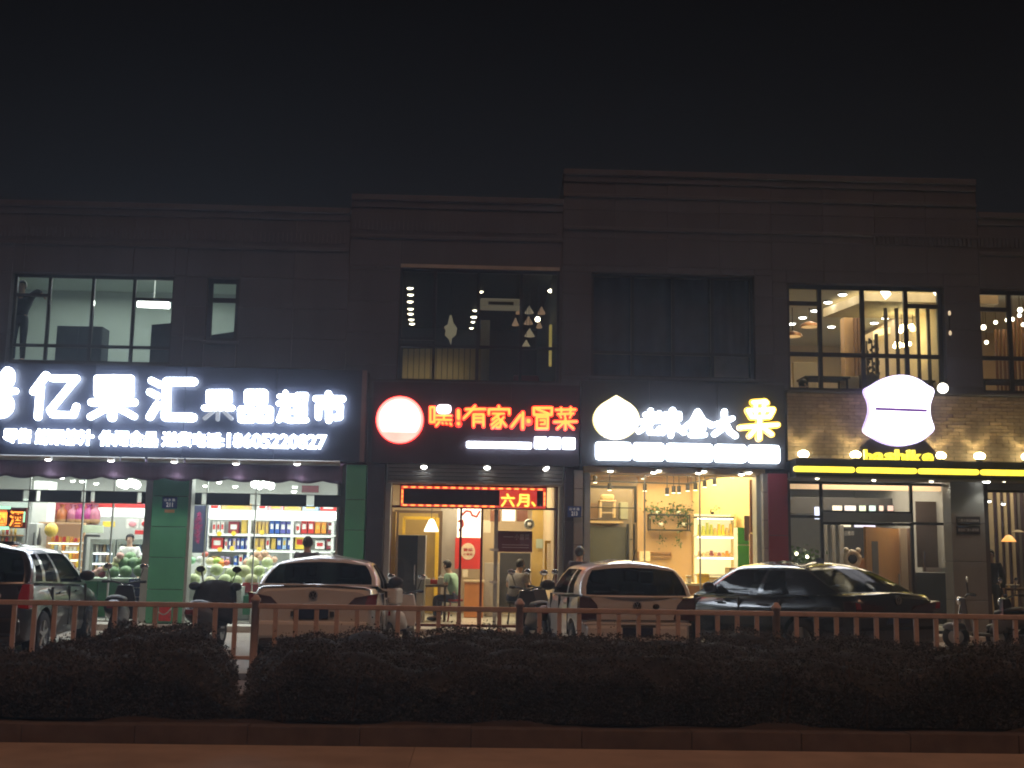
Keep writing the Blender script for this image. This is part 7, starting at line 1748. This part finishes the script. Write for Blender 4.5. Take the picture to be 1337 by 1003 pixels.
    MB().ball(tuple(face - ax * .042 - fd * .006), .016, 8, 6, (1.3, .4, .35)).build('mouth', mat('lips', (.35, .14, .11), .5), t)
    t.location = loc; t.rotation_euler = (0, 0, rz); return t
p = W(170, 705, 25.3); person('shopkeeper in a white short sleeved shirt behind the dark watermelons', (p.x, 25.3, .13), math.pi, 'stand', (.75, .75, .72), (.08, .08, .1), 1.70)
tp = W(402, 703, 21.6); person('dark haired person standing behind the white sedan facing the shop', (tp.x, 21.6, 0), R_(10), 'stand', (.10, .10, .12), (.05, .05, .06), 1.80)
p = W(596, 760, 24.6); person('diner in a mint green shirt bent over the restaurant table', (p.x, 24.6, .13), R_(68), 'sit', (.36, .60, .48), (.10, .12, .2), 1.68, over=None)
p = W(671, 760, 24.0); person('seated man in a grey shirt and navy trousers below the burgundy banner', (p.x, 24.0, .13), R_(-35), 'sit', (.28, .26, .25), (.04, .045, .09), 1.74)
p = W(756, 740, 21.8); person('dark haired person at the pilaster corner behind the white hatchback', (p.x, 21.8, 0), R_(-30), 'stand', (.04, .03, .05), (.03, .03, .04), 1.70)
p = W(1294, 740, 24.0); person('person in dark clothes standing at the slat screen beside the grey pillar', (p.x, 24.0, .13), math.pi * .8, 'stand', (.03, .03, .035), (.03, .03, .03), 1.66, shirt_long=True)
p = W(26, 420, 23.75); q = ZP(365, 23.75, 26)
person('dark silhouetted person reaching to the sash in the office window', (p.x, 23.75, q - 1.79), R_(180), 'stand', (.06, .07, .09), (.05, .06, .08), 1.75, over={'elbow_l': (-.36, .12, 1.50), 'wrist_l': (-.50, .22, 1.40), 'elbow_r': (.36, .05, 1.28), 'wrist_r': (.22, .22, 1.2)}, shirt_long=True)
p = W(1036, 500, 24.4); person('diner in a teal top seated at the corner of the upstairs window', (p.x, 24.4, 4.15), R_(-80), 'sit', (.14, .20, .20), (.05, .05, .06), 1.66)

# ------------------------------------------------------------------ railing
m_rail = mat('rusty_red_railing_paint', (.60, .45, .38), .65, .22, 6, bump=.2)
YFn = 15.55
fc = thing('railing', 'low rust red picket railing between the cars and the hedge', 'fence', (0, YFn, 0))
xa, xb = XP(-60, YFn, 785), XP(1400, YFn, 800)
pz0 = ZP(796, YFn, 668); 
MB().box(xa, xb, YFn - .03, YFn + .03, pz0 - .035, pz0 + .03).build('top_rail', m_rail, fc, bevel=.008)
MB().box(xa, xb, YFn - .025, YFn + .025, .14, .19).build('bottom_rail', m_rail, fc, bevel=.008)
posts = [XP(px, YFn, 830) for px in (-10, 332, 678, 1014, 1352)]
step = (posts[2] - posts[1]) / 13
pk = MB().box(-.03, .03, -.02, .02, .191, pz0 - .036).build('picket', m_rail, fc, bevel=.006)
first = True
for a, b in zip(posts[:-1], posts[1:]):
    n = 13
    for i in range(1, n):
        x = a + (b - a) * i / n
        if first: pk.location.x = x; first = False
        else: copy_part(pk, (x, YFn, 0))
pk.location = (pk.location.x, YFn, 0)
for c in kids(fc):
    if c.name.startswith('picket'): c.matrix_parent_inverse = world_of(fc).inverted()
for x in posts:
    MB().lathe((x, YFn, 0), [(.052, -.02), (.052, pz0 + .05), (.066, pz0 + .06), (.066, pz0 + .09), (.04, pz0 + .12), (.03, pz0 + .14), (.001, pz0 + .15)], 12).build('post', m_rail, fc)
# ------------------------------------------------------------------ hedges
import numpy as np
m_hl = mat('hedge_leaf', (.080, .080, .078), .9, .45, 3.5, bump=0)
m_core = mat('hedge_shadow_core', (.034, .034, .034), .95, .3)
m_twig = mat('hedge_twig', (.07, .045, .03), .9, .2)
def hedge(label, x0, x1, seed, rl, rr, sl, sr):
    rng = np.random.default_rng(seed)
    t = thing('hedge', label, 'hedge', ((x0 + x1) / 2, 12.9, 0))
    Y0, Y1 = 11.05, 15.05
    def top(x, y):
        q = (y - Y0) / (Y1 - Y0) * .85
        e = np.minimum((x - x0 + q * sl) / rl, (x1 - q * sr - x) / rr).clip(0, 1)
        e = np.clip(e * (1 + .45 * np.sin(y * 7.3 + x * 3) + .2 * np.sin(y * 17 + x * 9)), 0, 1)
        base = .60 + .05 * np.sin(x * 1.7 + y) + .045 * np.sin(x * 3.9 - y * 2.1) + .03 * np.sin(x * 8.3 + y * 3)
        base = base - .22 * np.clip((-4.3 - x) / .6, 0, 1) - .08 * np.clip((x - 5.6) / .9, 0, 1)
        ey = np.minimum((y - Y0) / .22, (Y1 - y) / .3).clip(0, 1)
        return base * (e ** .45) * (.55 + .45 * ey ** .5)
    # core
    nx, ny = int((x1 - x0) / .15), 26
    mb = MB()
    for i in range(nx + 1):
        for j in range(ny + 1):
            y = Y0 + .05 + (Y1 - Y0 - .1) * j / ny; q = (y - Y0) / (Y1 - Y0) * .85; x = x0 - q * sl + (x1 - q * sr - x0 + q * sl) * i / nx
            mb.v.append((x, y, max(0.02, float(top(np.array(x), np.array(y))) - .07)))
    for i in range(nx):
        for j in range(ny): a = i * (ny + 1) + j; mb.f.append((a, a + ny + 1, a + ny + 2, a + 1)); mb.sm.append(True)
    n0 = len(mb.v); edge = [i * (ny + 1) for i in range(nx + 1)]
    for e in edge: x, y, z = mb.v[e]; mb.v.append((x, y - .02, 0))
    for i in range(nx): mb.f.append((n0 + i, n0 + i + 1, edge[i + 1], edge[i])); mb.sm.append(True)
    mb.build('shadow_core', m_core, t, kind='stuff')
    # leaves on the top, front and ends
    N = int((x1 - x0) * 17000)
    side = rng.random(N)
    y = np.where(side < .42, Y0 + np.abs(rng.normal(0, .05, N)), np.where(side < .75, rng.uniform(Y0, Y1, N), Y0 + (Y1 - Y0) * rng.random(N) ** 2.2))
    q = (y - Y0) / (Y1 - Y0) * .85
    u = rng.random(N); x = (x0 - q * sl) * (1 - u) + (x1 - q * sr) * u
    zt = top(x, y)
    z = np.where(side < .42, zt * rng.uniform(.02, 1.03, N), zt - np.abs(rng.normal(0, .035, N)) + (rng.random(N) < .06) * rng.uniform(0, .07, N) + (rng.random(N) < .012) * rng.uniform(0, .14, N))
    z = np.maximum(z, .02)
    c = np.stack([x, y, z], 1)
    d = rng.normal(size=(N, 3)); d[:, 2] = np.abs(d[:, 2]) * .7; d[:, 1] -= .3; d /= np.linalg.norm(d, axis=1)[:, None]
    s = rng.normal(size=(N, 3)); s = np.cross(d, s); s /= np.linalg.norm(s, axis=1)[:, None]
    ln = rng.uniform(.016, .036, N)[:, None] * (1 + .5 * (rng.random(N)[:, None] < .04)); wd_ = ln * .32
    V = np.stack([c, c + d * ln * .5 + s * wd_, c + d * ln, c + d * ln * .5 - s * wd_], 1).reshape(-1, 3)
    me = bpy.data.meshes.new('foliage'); me.vertices.add(N * 4); me.vertices.foreach_set('co', V.ravel())
    me.loops.add(N * 4); me.loops.foreach_set('vertex_index', np.arange(N * 4, dtype=np.int32))
    me.polygons.add(N); me.polygons.foreach_set('loop_start', np.arange(0, N * 4, 4, dtype=np.int32)); me.polygons.foreach_set('loop_total', np.full(N, 4, np.int32))
    me.update(calc_edges=True); me.validate()
    o = bpy.data.objects.new('foliage', me); COL.objects.link(o); me.materials.append(m_hl); put(o, t); o['kind'] = 'stuff'
    tw = MB(); r = random.Random(seed)
    for k in range(int((x1 - x0) * 9)):
        xx = r.uniform(x0 + .1, x1 - .9); yy = Y0 + r.uniform(-.02, .3) if r.random() < .7 else r.uniform(Y0, Y1); zz = float(top(np.array(xx), np.array(yy)))
        tw.bar((xx, yy, .0), (xx + r.uniform(-.1, .1), yy + r.uniform(-.1, .1), zz + r.uniform(-.02, .06)), .008)
    tw.build('stems', m_twig, t, kind='stuff')
    return t
hedge('dark clipped hedge below the bronze grey hatchback with a dip at its end', -9.5, -2.12, 5, .5, .62, 0, 1)
hedge('long dark clipped hedge running from the gap past the black sedan', -2.16, 9.5, 9, .62, .5, .8, 0)
# ------------------------------------------------------------------ thin scattering volume, added to stand in for lens glare
hz = MB().box(-152, 152, -62, 202, -1.3, 10.0).build('glare_haze', bpy.data.materials.new('glare_volume'))
hm = hz.data.materials[0]; hm.use_nodes = True; hm.node_tree.nodes.clear()
ho = hm.node_tree.nodes.new('ShaderNodeOutputMaterial'); hv = hm.node_tree.nodes.new('ShaderNodeVolumePrincipled')
hv.inputs['Density'].default_value = 0.0048; hv.inputs['Color'].default_value = (.68, .80, 1.0, 1); hv.inputs['Anisotropy'].default_value = 0.62
hm.node_tree.links.new(hv.outputs[0], ho.inputs['Volume']); hz['kind'] = 'stuff'
S.cycles.volume_bounces = 0
